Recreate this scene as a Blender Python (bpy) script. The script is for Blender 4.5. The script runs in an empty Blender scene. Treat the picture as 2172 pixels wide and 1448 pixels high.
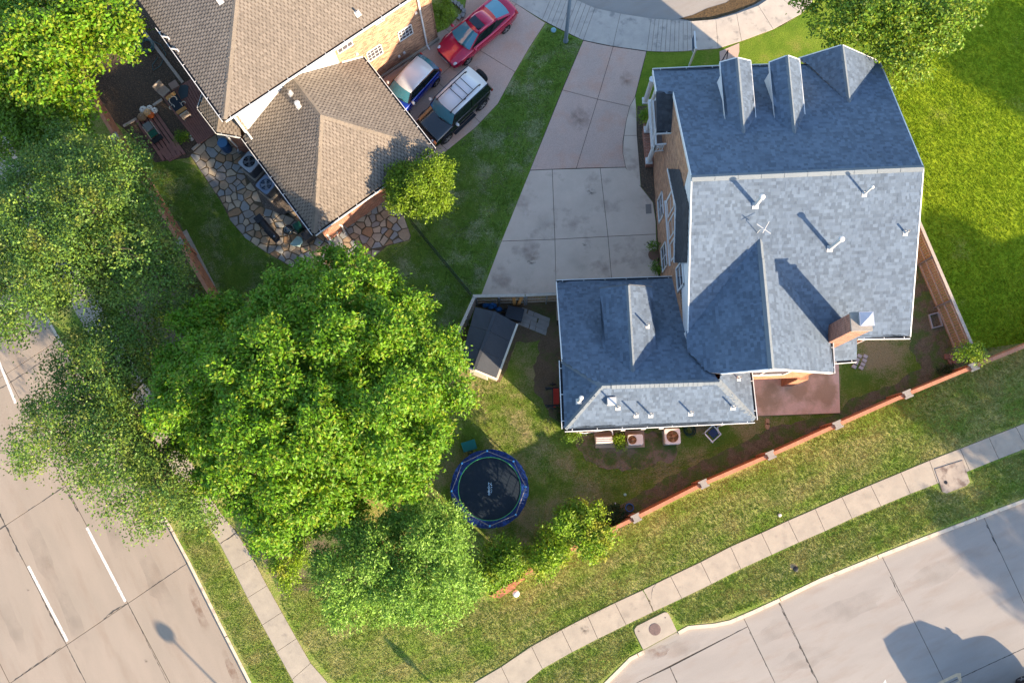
import bpy, bmesh, math, random
import numpy as np
from mathutils import Vector, Matrix
sc = bpy.context.scene
COL = sc.collection
rnd = random.Random(11)
npr = np.random.RandomState(5)
pi = math.pi
# ---------------------------------------------------------------- camera, sky, sun, exposure
FPX, CX, CY, CAMH = 1850.0, 1086.0, 724.0, 45.0          # focal length in photo pixels, picture centre, flying height
_d = np.array([15.0, -331.0, -FPX]); _d /= np.linalg.norm(_d)
_Z = -_d
_X = np.array([1.0, 0, 0]) - _Z * _Z[0]; _X /= np.linalg.norm(_X)
_Y = np.cross(_Z, _X)
ROT = np.array([_X, _Y, _Z])
cam = bpy.data.cameras.new('camera')
cam.lens = FPX / 2172 * 36; cam.sensor_width = 36; cam.clip_end = 2000; cam.clip_start = 0.5
camo = bpy.data.objects.new('camera', cam); COL.objects.link(camo)
m = Matrix(ROT.tolist()).to_4x4(); m.translation = (0, 0, CAMH); camo.matrix_world = m
sc.camera = camo
SUN_EL = math.radians(19.0)
SUN_AZ = math.radians(-42.0)                               # direction towards the sun, counted from +X
sdir = Vector((math.cos(SUN_EL) * math.cos(SUN_AZ), math.cos(SUN_EL) * math.sin(SUN_AZ), math.sin(SUN_EL)))
world = bpy.data.worlds.new('World'); sc.world = world; world.use_nodes = True
nt = world.node_tree; bg = nt.nodes['Background']
sky = nt.nodes.new('ShaderNodeTexSky'); sky.sky_type = 'NISHITA'; sky.sun_disc = False
sky.sun_elevation = SUN_EL; sky.sun_rotation = math.radians(90) - SUN_AZ
sky.air_density = 1.0; sky.dust_density = 0.6; sky.ozone_density = 1.6
nt.links.new(sky.outputs[0], bg.inputs[0]); bg.inputs[1].default_value = 0.14
sl = bpy.data.lights.new('sun', 'SUN'); sl.energy = 4.7; sl.angle = math.radians(0.6); sl.color = (1.0, 0.79, 0.55)
so = bpy.data.objects.new('sun', sl); COL.objects.link(so); so.location = (30, -30, 40)
so.rotation_euler = sdir.to_track_quat('Z', 'Y').to_euler()
sc.view_settings.view_transform = 'Standard'; sc.view_settings.look = 'None'
sc.view_settings.gamma = 1.0; sc.view_settings.use_curve_mapping = False
sc.view_settings.exposure = 1.87
sc.cycles.max_bounces = 6
# ---------------------------------------------------------------- picture point -> place
def un(px, py, z=0.0):
    r = ROT @ np.array([px - CX, CY - py, -FPX]); k = (z - CAMH) / r[2]
    return Vector((r[0] * k, r[1] * k, z))
def unplane(px, py, p0, n):
    r = Vector((ROT @ np.array([px - CX, CY - py, -FPX])).tolist()); o = Vector((0, 0, CAMH))
    return o + r * ((Vector(p0) - o).dot(n) / r.dot(n))
def g2(px, py, z=0.0):
    v = un(px, py, z); return (v.x, v.y)
def poly(pts, z=0.0): return [g2(a, b, z) for a, b in pts]
# ---------------------------------------------------------------- mesh builder
WL = {}
class MB:
    def __init__(s): s.v = []; s.f = []; s.mi = []
    def add(s, vs, fs, mi=0):
        b = len(s.v); s.v += [tuple(v) for v in vs]; s.f += [tuple(i + b for i in f) for f in fs]; s.mi += [mi] * len(fs); return s
    def face(s, vs, mi=0): return s.add(vs, [tuple(range(len(vs)))], mi)
    def box(s, c, d, rz=0.0, mi=0, top=None):
        """box centre c, size d, turned rz; top=(sx,sy) scales the top face"""
        x, y, z = d[0] / 2, d[1] / 2, d[2] / 2; tx, ty = top or (1, 1); cs, sn = math.cos(rz), math.sin(rz); vs = []
        for zz, ax, ay in ((-z, 1, 1), (z, tx, ty)):
            for a, b in ((-x, -y), (x, -y), (x, y), (-x, y)):
                a, b = a * ax, b * ay
                vs.append((c[0] + a * cs - b * sn, c[1] + a * sn + b * cs, c[2] + zz))
        return s.add(vs, [(3, 2, 1, 0), (4, 5, 6, 7), (0, 1, 5, 4), (1, 2, 6, 5), (2, 3, 7, 6), (3, 0, 4, 7)], mi)
    def beam(s, a, b, w, h, mi=0, up=(0, 0, 1)):
        a, b = Vector(a), Vector(b); d = (b - a).normalized(); u = Vector(up)
        if abs(d.dot(u)) > 0.98: u = Vector((1, 0, 0))
        r = d.cross(u).normalized() * w / 2; u2 = r.cross(d).normalized() * h / 2
        vs = [p + x for p in (a, b) for x in (-r - u2, r - u2, r + u2, -r + u2)]
        return s.add(vs, [(0, 1, 2, 3), (7, 6, 5, 4), (0, 4, 5, 1), (1, 5, 6, 2), (2, 6, 7, 3), (3, 7, 4, 0)], mi)
    def prism(s, pl, z0, z1, mi=0, inset=0.0):
        n = len(pl)
        a = sum(pl[i][0] * pl[(i + 1) % n][1] - pl[(i + 1) % n][0] * pl[i][1] for i in range(n))
        if a < 0: pl = pl[::-1]
        tp = offset(pl, inset) if inset else pl
        vs = [(p[0], p[1], z0) for p in pl] + [(p[0], p[1], z1) for p in tp]
        fs = [tuple(range(n - 1, -1, -1)), tuple(range(n, 2 * n))] + [(i, (i + 1) % n, n + (i + 1) % n, n + i) for i in range(n)]
        return s.add(vs, fs, mi)
    def tube(s, pts, r, n=8, mi=0, caps=True):
        pts = [Vector(p) for p in pts]; rs = r if isinstance(r, (list, tuple)) else [r] * len(pts); rings = []
        pu = None
        for i, p in enumerate(pts):
            d = (pts[min(i + 1, len(pts) - 1)] - pts[max(i - 1, 0)]).normalized()
            u = pu if pu is not None else (Vector((0, 0, 1)) if abs(d.z) < 0.9 else Vector((1, 0, 0)))
            x = d.cross(u)
            if x.length < 1e-4: x = d.cross(Vector((0, 1, 0.3)))
            x.normalize(); y = x.cross(d).normalized(); pu = y
            rings.append([p + (x * math.cos(2 * pi * k / n) + y * math.sin(2 * pi * k / n)) * rs[i] for k in range(n)])
        vs = [v for rg in rings for v in rg]; fs = []
        for i in range(len(pts) - 1):
            for k in range(n): fs.append((i * n + k, i * n + (k + 1) % n, (i + 1) * n + (k + 1) % n, (i + 1) * n + k))
        if caps: fs += [tuple(range(n - 1, -1, -1)), tuple(range((len(pts) - 1) * n, len(pts) * n))]
        return s.add(vs, fs, mi)
    def lathe(s, c, prof, n=20, mi=0, axis='z', rot=None):
        """prof: (radius, height) from bottom to top"""
        vs = []; fs = []
        for r, h in prof:
            for k in range(n):
                a = 2 * pi * k / n; p = Vector((r * math.cos(a), r * math.sin(a), h))
                if rot is not None: p = rot @ p
                vs.append(p + Vector(c))
        for i in range(len(prof) - 1):
            for k in range(n): fs.append((i * n + k, i * n + (k + 1) % n, (i + 1) * n + (k + 1) % n, (i + 1) * n + k))
        fs += [tuple(range(n - 1, -1, -1)), tuple(range((len(prof) - 1) * n, len(prof) * n))]
        return s.add(vs, fs, mi)
    def ball(s, c, r, n=10, mi=0, jit=0.0):
        r = r if isinstance(r, (tuple, list)) else (r, r, r); vs = [(c[0], c[1], c[2] - r[2])]; fs = []
        for i in range(1, n // 2):
            t = pi * i / (n // 2)
            for k in range(n):
                a = 2 * pi * k / n; j = 1 + rnd.uniform(-jit, jit)
                vs.append((c[0] + r[0] * math.sin(t) * math.cos(a) * j, c[1] + r[1] * math.sin(t) * math.sin(a) * j, c[2] - r[2] * math.cos(t) * j))
        vs.append((c[0], c[1], c[2] + r[2])); R = n // 2 - 1
        for k in range(n):
            fs.append((0, 1 + (k + 1) % n, 1 + k)); fs.append((1 + (R - 1) * n + k, 1 + (R - 1) * n + (k + 1) % n, len(vs) - 1))
            for i in range(R - 1): fs.append((1 + i * n + k, 1 + i * n + (k + 1) % n, 1 + (i + 1) * n + (k + 1) % n, 1 + (i + 1) * n + k))
        return s.add(vs, fs, mi)
    def build(s, name, mats, parent=None, smooth=False, local=False):
        """world coordinates in, one mesh object out"""
        if not isinstance(mats, (list, tuple)): mats = [mats]
        v = np.array(s.v, dtype=float)
        if local: org = np.zeros(3)
        elif parent is not None: org = np.array(WL[parent.name])
        else: org = np.array([(v[:, 0].min() + v[:, 0].max()) / 2, (v[:, 1].min() + v[:, 1].max()) / 2, v[:, 2].min()])
        me = bpy.data.meshes.new(name); me.from_pydata((v - org).tolist(), [], s.f)
        for mt in mats: me.materials.append(mt)
        if len(mats) > 1: me.polygons.foreach_set('material_index', s.mi)
        if smooth: me.polygons.foreach_set('use_smooth', [True] * len(s.f))
        uv = me.uv_layers.new(name='UVMap').data
        for p in me.polygons:
            n = p.normal
            if abs(n.z) > 0.995: t = Vector((1, 0, 0)); b = Vector((0, 1, 0))
            else: t = Vector((-n.y, n.x, 0)).normalized(); b = n.cross(t)
            for li in p.loop_indices:
                c = me.vertices[me.loops[li].vertex_index].co; uv[li].uv = (c.dot(t), c.dot(b))
        o = bpy.data.objects.new(name, me); COL.objects.link(o)
        if parent is not None: o.parent = parent; WL[o.name] = tuple(org)
        else:
            WL[o.name] = tuple(org)
            if not local: o.location = org
        return o
def offset(pl, d):
    """move every edge of a counter-clockwise polygon inwards by d"""
    n = len(pl); out = []
    for i in range(n):
        a, b, c = Vector(pl[i - 1]), Vector(pl[i]), Vector(pl[(i + 1) % n])
        e1 = (b - a); e2 = (c - b)
        if e1.length < 1e-6 or e2.length < 1e-6: out.append(tuple(b)); continue
        e1.normalize(); e2.normalize(); n1 = Vector((-e1.y, e1.x)); n2 = Vector((-e2.y, e2.x)); q = n1 + n2
        k = max(0.35, q.length_squared / 2); q = q / k * d if q.length > 1e-6 else n1 * d
        out.append((b.x + q.x, b.y + q.y))
    return out
def ccw(pl):
    n = len(pl); a = sum(pl[i][0] * pl[(i + 1) % n][1] - pl[(i + 1) % n][0] * pl[i][1] for i in range(n))
    return pl if a > 0 else pl[::-1]
def clip(pl, p, n, keep=1):
    """keep the side of the line through p with normal n"""
    out = []
    for i in range(len(pl)):
        a, b = pl[i], pl[(i + 1) % len(pl)]
        da = ((a[0] - p[0]) * n[0] + (a[1] - p[1]) * n[1]) * keep; db = ((b[0] - p[0]) * n[0] + (b[1] - p[1]) * n[1]) * keep
        if da >= 0: out.append(a)
        if (da > 0 and db < 0) or (da < 0 and db > 0):
            t = da / (da - db); out.append((a[0] + (b[0] - a[0]) * t, a[1] + (b[1] - a[1]) * t))
    return out
def area(pl): return abs(sum(pl[i][0] * pl[(i + 1) % len(pl)][1] - pl[(i + 1) % len(pl)][0] * pl[i][1] for i in range(len(pl)))) / 2
def split(pl, lines):
    ps = [pl]
    for a, b in lines:
        n = (-(b[1] - a[1]), b[0] - a[0]); nx = []
        for q in ps:
            for k in (1, -1):
                r = clip(q, a, n, k)
                if len(r) > 2 and area(r) > 0.03: nx.append(r)
        ps = nx
    return ps
def inside(p, pl):
    x, y = p; c = False
    for i in range(len(pl)):
        x1, y1 = pl[i]; x2, y2 = pl[i - 1]
        if (y1 > y) != (y2 > y) and x < (x2 - x1) * (y - y1) / (y2 - y1) + x1: c = not c
    return c
def tag(o, label=None, cat=None, group=None, kind=None):
    for k, v in (('label', label), ('category', cat), ('group', group), ('kind', kind)):
        if v: o[k] = v
    return o
def thing(name, label, cat, loc=(0, 0, 0), group=None, rz=0.0):
    o = bpy.data.objects.new(name, None); COL.objects.link(o); o.location = loc; o.rotation_euler = (0, 0, rz)
    o.empty_display_size = 0.2; WL[o.name] = tuple(loc); return tag(o, label, cat, group)
def children(o): return [c for c in COL.objects if c.parent == o]
def copy_tree(o, parent=None):
    c = o.copy(); COL.objects.link(c)
    if parent: c.parent = parent
    for ch in children(o): copy_tree(ch, c)
    WL[c.name] = WL.get(o.name, (0, 0, 0)); return c
# ---------------------------------------------------------------- materials
MATS = {}
def mat(name, c1, c2=None, scale=4.0, rough=0.85, metal=0.0, bump=0.0, bscale=60.0, island=0.0, c3=None, s3=1.0, t3=(0.5, 0.65),
        spec=0.3, coat=0.0, coord='Object', detail=6.0, grain=0.0, gscale=120.0, trans=None, stretch=None):
    if name in MATS: return MATS[name]
    m = bpy.data.materials.new(name); m.use_nodes = True; t = m.node_tree; N = t.nodes; L = t.links
    b = N['Principled BSDF']; b.inputs['Roughness'].default_value = rough; b.inputs['Metallic'].default_value = metal
    b.inputs['Specular IOR Level'].default_value = spec; b.inputs['Coat Weight'].default_value = coat; b.inputs['Coat Roughness'].default_value = 0.05
    if coord == 'World': co = N.new('ShaderNodeNewGeometry').outputs['Position']
    else: co = N.new('ShaderNodeTexCoord').outputs[coord]
    if stretch:
        mp = N.new('ShaderNodeMapping'); mp.vector_type = 'TEXTURE'; mp.inputs['Scale'].default_value = stretch[0]; mp.inputs['Rotation'].default_value = (0, 0, stretch[1]); L.new(co, mp.inputs[0]); co = mp.outputs[0]
    def noise(s, d=detail, r=0.6):
        n = N.new('ShaderNodeTexNoise'); n.inputs['Scale'].default_value = s; n.inputs['Detail'].default_value = d; n.inputs['Roughness'].default_value = r
        L.new(co, n.inputs['Vector']); return n.outputs['Fac']
    def ramp(x, lo, hi):
        r = N.new('ShaderNodeMapRange'); r.inputs[1].default_value = lo; r.inputs[2].default_value = hi; r.clamp = True; L.new(x, r.inputs[0]); return r.outputs[0]
    def mix(f, a, c, mode='MIX'):
        x = N.new('ShaderNodeMix'); x.data_type = 'RGBA'; x.blend_type = mode
        if isinstance(f, float): x.inputs[0].default_value = f
        else: L.new(f, x.inputs[0])
        for sk, q in ((x.inputs[6], a), (x.inputs[7], c)):
            if isinstance(q, tuple): sk.default_value = (*q, 1)
            else: L.new(q, sk)
        return x.outputs[2]
    col = c1
    if c2: col = mix(ramp(noise(scale), 0.35, 0.65), c1, c2)
    if c3: col = mix(ramp(noise(s3), *t3), col, c3)
    if island:
        gi = N.new('ShaderNodeNewGeometry').outputs['Random Per Island']
        v = N.new('ShaderNodeMapRange'); v.inputs[3].default_value = 1 - island; v.inputs[4].default_value = 1 + island; L.new(gi, v.inputs[0])
        h = N.new('ShaderNodeHueSaturation'); L.new(v.outputs[0], h.inputs['Value'])
        if isinstance(col, tuple): h.inputs['Color'].default_value = (*col, 1)
        else: L.new(col, h.inputs['Color'])
        col = h.outputs[0]
    if grain:
        v = N.new('ShaderNodeMapRange'); v.inputs[1].default_value = 0.3; v.inputs[2].default_value = 0.7; v.inputs[3].default_value = 1 - grain; v.inputs[4].default_value = 1 + grain; L.new(noise(gscale, 2.0), v.inputs[0])
        h = N.new('ShaderNodeHueSaturation'); L.new(v.outputs[0], h.inputs['Value'])
        if isinstance(col, tuple): h.inputs['Color'].default_value = (*col, 1)
        else: L.new(col, h.inputs['Color'])
        col = h.outputs[0]
    if isinstance(col, tuple): b.inputs['Base Color'].default_value = (*col, 1)
    else: L.new(col, b.inputs['Base Color'])
    if bump:
        bp = N.new('ShaderNodeBump'); bp.inputs['Distance'].default_value = bump; bp.inputs['Strength'].default_value = 1.0
        L.new(noise(bscale, 3.0), bp.inputs['Height']); L.new(bp.outputs[0], b.inputs['Normal'])
    if trans:
        tr = N.new('ShaderNodeBsdfTranslucent'); ms = N.new('ShaderNodeMixShader'); ms.inputs[0].default_value = trans
        if isinstance(col, tuple): tr.inputs[0].default_value = (*col, 1)
        else: L.new(col, tr.inputs[0])
        L.new(b.outputs[0], ms.inputs[1]); L.new(tr.outputs[0], ms.inputs[2]); L.new(ms.outputs[0], N['Material Output'].inputs[0])
    MATS[name] = m; return m
def brickmat(name, c1, c2, mortar, bw=0.2, bh=0.075, ms=0.008, c3=None):
    m = bpy.data.materials.new(name); m.use_nodes = True; t = m.node_tree; N = t.nodes; L = t.links; b = N['Principled BSDF']; b.inputs['Roughness'].default_value = 0.9
    uv = N.new('ShaderNodeUVMap'); br = N.new('ShaderNodeTexBrick'); L.new(uv.outputs[0], br.inputs['Vector'])
    br.inputs['Scale'].default_value = 1.0; br.inputs['Brick Width'].default_value = bw; br.inputs['Row Height'].default_value = bh; br.inputs['Mortar Size'].default_value = ms
    br.inputs['Color1'].default_value = (*c1, 1); br.inputs['Color2'].default_value = (*c2, 1); br.inputs['Mortar'].default_value = (*mortar, 1); br.inputs['Bias'].default_value = 0.0
    ns = N.new('ShaderNodeTexNoise'); ns.inputs['Scale'].default_value = 1.3; ns.inputs['Detail'].default_value = 5; L.new(uv.outputs[0], ns.inputs['Vector'])
    mp = N.new('ShaderNodeMapping'); mp.inputs['Scale'].default_value = (2.2, 9.0, 1); L.new(uv.outputs[0], mp.inputs[0]); L.new(mp.outputs[0], ns.inputs['Vector'])
    mr = N.new('ShaderNodeMapRange'); mr.inputs[1].default_value = 0.35; mr.inputs[2].default_value = 0.65; mr.inputs[3].default_value = 0.68; mr.inputs[4].default_value = 1.3; L.new(ns.outputs[0], mr.inputs[0])
    h = N.new('ShaderNodeHueSaturation'); L.new(mr.outputs[0], h.inputs['Value']); L.new(br.outputs['Color'], h.inputs['Color']); L.new(h.outputs[0], b.inputs['Base Color'])
    bp = N.new('ShaderNodeBump'); bp.inputs['Distance'].default_value = 0.012; bp.invert = True; L.new(br.outputs['Fac'], bp.inputs['Height']); L.new(bp.outputs[0], b.inputs['Normal'])
    return m
def grassmat(name, dark, light, dead, amt, ps=0.35, lo=0.5, wid=0.12, soil=None, stripe=None):
    """turf: blade-scale grain, clump-scale tone, dead patches"""
    m = bpy.data.materials.new(name); m.use_nodes = True; t = m.node_tree; N = t.nodes; L = t.links; b = N['Principled BSDF']
    b.inputs['Roughness'].default_value = 0.95; b.inputs['Specular IOR Level'].default_value = 0.1
    co = N.new('ShaderNodeNewGeometry').outputs['Position']
    def noise(s, d=5.0, r=0.6, v=co):
        n = N.new('ShaderNodeTexNoise'); n.inputs['Scale'].default_value = s; n.inputs['Detail'].default_value = d; n.inputs['Roughness'].default_value = r; L.new(v, n.inputs['Vector']); return n.outputs['Fac']
    def ramp(x, lo, hi, a=0.0, z=1.0):
        r = N.new('ShaderNodeMapRange'); r.inputs[1].default_value = lo; r.inputs[2].default_value = hi; r.inputs[3].default_value = a; r.inputs[4].default_value = z; L.new(x, r.inputs[0]); return r.outputs[0]
    def mix(f, a, c):
        x = N.new('ShaderNodeMix'); x.data_type = 'RGBA'; L.new(f, x.inputs[0])
        for sk, q in ((x.inputs[6], a), (x.inputs[7], c)):
            if isinstance(q, tuple): sk.default_value = (*q, 1)
            else: L.new(q, sk)
        return x.outputs[2]
    def math_(op, a, c):
        x = N.new('ShaderNodeMath'); x.operation = op
        for sk, q in ((x.inputs[0], a), (x.inputs[1], c)):
            if isinstance(q, float): sk.default_value = q
            else: L.new(q, sk)
        return x.outputs[0]
    fine = noise(16, 4.0, 0.75)
    col = mix(ramp(noise(0.9, 4.0), 0.38, 0.62), dark, light)
    pat = noise(ps, 6.0, 0.65)
    if stripe:
        mp = N.new('ShaderNodeMapping'); mp.vector_type = 'TEXTURE'; mp.inputs['Rotation'].default_value = (0, 0, stripe); mp.inputs['Scale'].default_value = (5.0, 0.9, 1); L.new(co, mp.inputs[0])
        pat = math_('ADD', math_('MULTIPLY', pat, 0.5), math_('MULTIPLY', noise(1.1, 5.0, 0.6, mp.outputs[0]), 0.5))
    dp = math_('ADD', pat, math_('MULTIPLY', math_('SUBTRACT', fine, 0.5), 0.5))
    col = mix(math_('MULTIPLY', ramp(dp, lo, lo + wid), amt), col, dead)
    if soil: col = mix(ramp(noise(0.5, 6.0, 0.7), 0.56, 0.66), col, soil)
    h = N.new('ShaderNodeHueSaturation'); L.new(ramp(fine, 0.3, 0.7, 0.68, 1.32), h.inputs['Value']); L.new(col, h.inputs['Color']); L.new(h.outputs[0], b.inputs['Base Color'])
    bp = N.new('ShaderNodeBump'); bp.inputs['Distance'].default_value = 0.05; L.new(fine, bp.inputs['Height']); L.new(bp.outputs[0], b.inputs['Normal'])
    MATS[name] = m; return m
def S(x): return tuple(((c / 255.0) / 12.92 if c / 255.0 <= 0.04045 else ((c / 255.0 + 0.055) / 1.055) ** 2.4) for c in x)
WHITE = mat('white_paint', (0.62, 0.62, 0.61), (0.55, 0.55, 0.54), 6, 0.55)
METALW = mat('galvanised_vent', (0.48, 0.47, 0.455), rough=0.5)
DARK = mat('black_plastic', (0.015, 0.016, 0.018), rough=0.5)
GREYM = mat('grey_metal', (0.20, 0.22, 0.25), (0.26, 0.28, 0.30), 20, 0.5, metal=0.4)
BLACKM = mat('black_metal', (0.012, 0.014, 0.017), (0.03, 0.03, 0.035), 15, 0.4, metal=0.3)
GLASS = mat('window_glass', (0.07, 0.065, 0.075), rough=0.08, spec=0.8)
RUBBER = mat('rubber', (0.012, 0.012, 0.013), rough=0.8)
CONC = mat('sidewalk_concrete', (0.36, 0.31, 0.245), (0.30, 0.26, 0.21), 1.6, 0.92, bump=0.004, bscale=40, c3=(0.24, 0.21, 0.175), s3=2.2, t3=(0.58, 0.75), grain=0.10, gscale=60, island=0.05, coord='World')
ROADC = mat('road_concrete', (0.30, 0.245, 0.195), (0.265, 0.22, 0.175), 0.7, 0.92, bump=0.004, bscale=50, c3=(0.25, 0.195, 0.15), s3=1.0, t3=(0.52, 0.75), grain=0.09, gscale=70, coord='World', stretch=((3.0, 0.75, 1), -1.08))
ROADL = mat('light_road_concrete', (0.29, 0.262, 0.235), (0.26, 0.235, 0.212), 0.8, 0.92, bump=0.004, bscale=50, c3=(0.25, 0.21, 0.18), s3=1.4, t3=(0.5, 0.75), grain=0.08, gscale=70, coord='World', stretch=((3.0, 0.75, 1), 0.41))
DRVC = mat('driveway_concrete', (0.58, 0.455, 0.36), (0.51, 0.40, 0.315), 0.8, 0.9, bump=0.003, bscale=40, c3=(0.30, 0.22, 0.175), s3=0.6, t3=(0.53, 0.72), grain=0.07, gscale=60, coord='World')
AGG = mat('pink_aggregate', (0.50, 0.345, 0.275), (0.45, 0.325, 0.265), 0.6, 0.92, bump=0.006, bscale=70, c3=(0.50, 0.29, 0.21), s3=0.5, t3=(0.5, 0.7), grain=0.22, gscale=45, coord='World')
AGGR = mat('terracotta_aggregate', (0.76, 0.51, 0.36), (0.70, 0.49, 0.355), 1.0, 0.85, bump=0.004, bscale=70, c3=(0.44, 0.30, 0.18), s3=0.45, t3=(0.47, 0.6), grain=0.14, gscale=45, coord='World')
SOIL = mat('bare_soil', (0.165, 0.135, 0.085), (0.115, 0.095, 0.058), 3, 1.0, bump=0.04, bscale=14, c3=(0.085, 0.13, 0.032), s3=1.4, t3=(0.46, 0.58), grain=0.4, gscale=22, coord='World')
MULCH = mat('dark_mulch', (0.062, 0.048, 0.038), (0.10, 0.072, 0.050), 9, 1.0, bump=0.05, bscale=18, c3=(0.20, 0.13, 0.075), s3=14, t3=(0.54, 0.66), grain=0.5, gscale=25, coord='World')
JOINT = mat('joint_soil', (0.035, 0.03, 0.024), (0.055, 0.045, 0.034), 9, 1.0, coord='World')
BRK = brickmat('orange_brick', (0.46, 0.20, 0.10), (0.27, 0.10, 0.05), (0.38, 0.26, 0.17))
BRKD = brickmat('red_brick', (0.34, 0.12, 0.07), (0.25, 0.085, 0.05), (0.33, 0.27, 0.22))
BRKM = brickmat('mixed_brick', (0.50, 0.26, 0.14), (0.21, 0.09, 0.05), (0.40, 0.31, 0.23))
WALLO = brickmat('terracotta_brick', (0.50, 0.175, 0.075), (0.34, 0.11, 0.05), (0.44, 0.24, 0.15))
SIDING = mat('white_siding', (0.66, 0.67, 0.68), (0.60, 0.61, 0.62), 3, 0.6)
SHG = mat('grey_shingle', (0.094, 0.125, 0.170), (0.082, 0.109, 0.150), 0.7, 0.93, island=0.23, grain=0.14, gscale=90, bump=0.003, bscale=90)
SHGB = mat('grey_roof_felt', (0.11, 0.117, 0.128), (0.09, 0.096, 0.105), 2, 0.95, grain=0.1)
SHB = mat('brown_shingle', (0.198, 0.166, 0.134), (0.172, 0.145, 0.118), 0.5, 0.93, island=0.14, grain=0.12, gscale=90, bump=0.003, bscale=90)
SHBD = mat('brown_deck_and_gap_shade', (0.115, 0.092, 0.075), (0.10, 0.08, 0.066), 0.5, 0.95, island=0.2)  # roof decks; on gap tabs the dark colour stands for shadow under thick tabs
CAPG = mat('grey_cap_shingle', (0.14, 0.16, 0.18), (0.13, 0.15, 0.17), 3, 0.93, island=0.05, grain=0.1)
CAPB = mat('brown_cap_shingle', (0.175, 0.145, 0.115), (0.155, 0.13, 0.105), 3, 0.93, island=0.06, grain=0.1)
WOOD = mat('weathered_cedar', (0.30, 0.215, 0.145), (0.23, 0.165, 0.11), 5, 0.9, island=0.38, bump=0.004, bscale=30, grain=0.2, gscale=30)
WOODG = mat('grey_board', (0.42, 0.36, 0.30), (0.34, 0.29, 0.245), 8, 0.9, island=0.1, bump=0.004, bscale=30)
DECK = mat('red_brown_deck', (0.27, 0.135, 0.11), (0.21, 0.105, 0.09), 4, 0.85, island=0.2, bump=0.003, bscale=40, coord='World')
PLY = mat('plywood', (0.52, 0.27, 0.09), (0.45, 0.22, 0.07), 8, 0.8)
STONECAP = mat('cast_stone', (0.30, 0.265, 0.23), (0.25, 0.22, 0.195), 8, 0.9, bump=0.003)
BARK = mat('bark', (0.085, 0.065, 0.05), (0.05, 0.04, 0.03), 8, 1.0, bump=0.03, bscale=25)
BARKL = mat('pale_bark', (0.26, 0.21, 0.165), (0.18, 0.145, 0.11), 8, 1.0, bump=0.02, bscale=25)
# ================================================================ THE SETTING
G_LUSH = grassmat('lush_turf', (0.17, 0.255, 0.010), (0.25, 0.32, 0.015), (0.26, 0.23, 0.07), 0.55, 0.5, 0.60)
G_MOWN = grassmat('mown_turf', (0.11, 0.19, 0.022), (0.16, 0.24, 0.034), (0.32, 0.28, 0.11), 0.85, 0.6, 0.42, 0.18, stripe=0.41)
G_SHADE = grassmat('shaded_turf', (0.090, 0.155, 0.020), (0.125, 0.195, 0.030), (0.30, 0.28, 0.17), 0.7, 0.7, 0.50, 0.18)  # turf colour darkened for the lawns that lie in shade
G_YARD = grassmat('worn_yard_turf', (0.10, 0.17, 0.022), (0.15, 0.215, 0.03), (0.30, 0.23, 0.13), 0.85, 0.45, 0.45, 0.16, soil=None)
G_FRONT = grassmat('front_turf', (0.10, 0.165, 0.015), (0.15, 0.21, 0.022), (0.25, 0.20, 0.06), 0.6, 0.7, 0.56, 0.15)
G_DRY = grassmat('dry_turf', (0.10, 0.115, 0.03), (0.13, 0.135, 0.035), (0.22, 0.165, 0.085), 0.95, 0.7, 0.36, 0.2)
def structure(name, mb, mt, parent=None, smooth=False):
    o = mb.build(name, mt, parent, smooth); 
    if parent is None: o['kind'] = 'structure'
    return o
def rough(pl, amp, seg=.22, sd=1):
    out = []; r_ = random.Random(sd); n = len(pl)
    for i in range(n):
        a, b_ = Vector(pl[i]), Vector(pl[(i + 1) % n]); k = max(1, int((b_ - a).length / seg)); d = (b_ - a).normalized() if (b_ - a).length > 0 else Vector((1, 0)); nn = Vector((-d.y, d.x)); ph = r_.uniform(0, 9)
        for j in range(k): out.append(tuple(a + (b_ - a) * (j / k) + nn * (amp * (math.sin(j * .9 + ph) * .5 + r_.uniform(-1, 1)))))
    return out
def sheet(name, pts, z, mt, ro=0.0):
    if ro: pts = rough(ccw(pts), ro)
    return structure(name, MB().prism(ccw(pts), z - 0.004 if z > 0.01 else z - 0.003, z), mt)
def slabs(parent, polys, z0, z1, mt, gap=0.012, name='slab', bevel=0.004):
    for q in polys:
        q = ccw(q)
        if len(q) < 3 or area(q) < 0.02: continue
        t = offset(q, gap); b = MB(); b.prism(t, z0, z1 - bevel); 
        b.f = b.f[:1] + b.f[2:]; b.mi = b.mi[:-1]
        n = len(t); tt = offset(t, bevel); base = len(b.v); b.v += [(p[0], p[1], z1) for p in tt]
        b.f.append(tuple(range(base, base + n))); b.f += [(n + i, n + (i + 1) % n, base + (i + 1) % n, base + i) for i in range(n)]; b.mi = [0] * len(b.f)
        b.build(name, mt, parent)
# bare ground far out to the horizon, below everything
structure('far_ground', MB().prism([(-900, -900), (900, -900), (900, 900), (-900, 900)], -1.2, -0.42), G_DRY)
KR_R = [(1279.6, 1448), (1310, 1418), (1334.8, 1393), (1363.8, 1378), (1437, 1338), (1459, 1326), (1514, 1321), (1547.5, 1314), (1597, 1293), (1647, 1270), (1737.7, 1226), (1864.8, 1174.7), (1958.7, 1137.4), (2083, 1090.4), (2172, 1057), (2420, 968), (2800, 850)]
KR_L = [(-700, -600), (-360, -70), (-90, 340), (136, 731), (250, 922), (364.6, 1117), (403, 1189), (469.6, 1321.5), (534.5, 1448)]
KR_C = [(534.5, 1448), (640, 1640), (760, 1790), (960, 1830), (1150, 1680), (1279.6, 1448)]
CUL_OUT = [(1000, -60), (1080, 0), (1160, 49.7), (1200, 70), (1237, 86), (1300, 99), (1372, 109), (1440, 109.5), (1480, 107), (1523, 103.6), (1572.6, 88), (1610, 73), (1655, 56.6), (1700, 30), (1745, -20), (1800, -110)]
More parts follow.
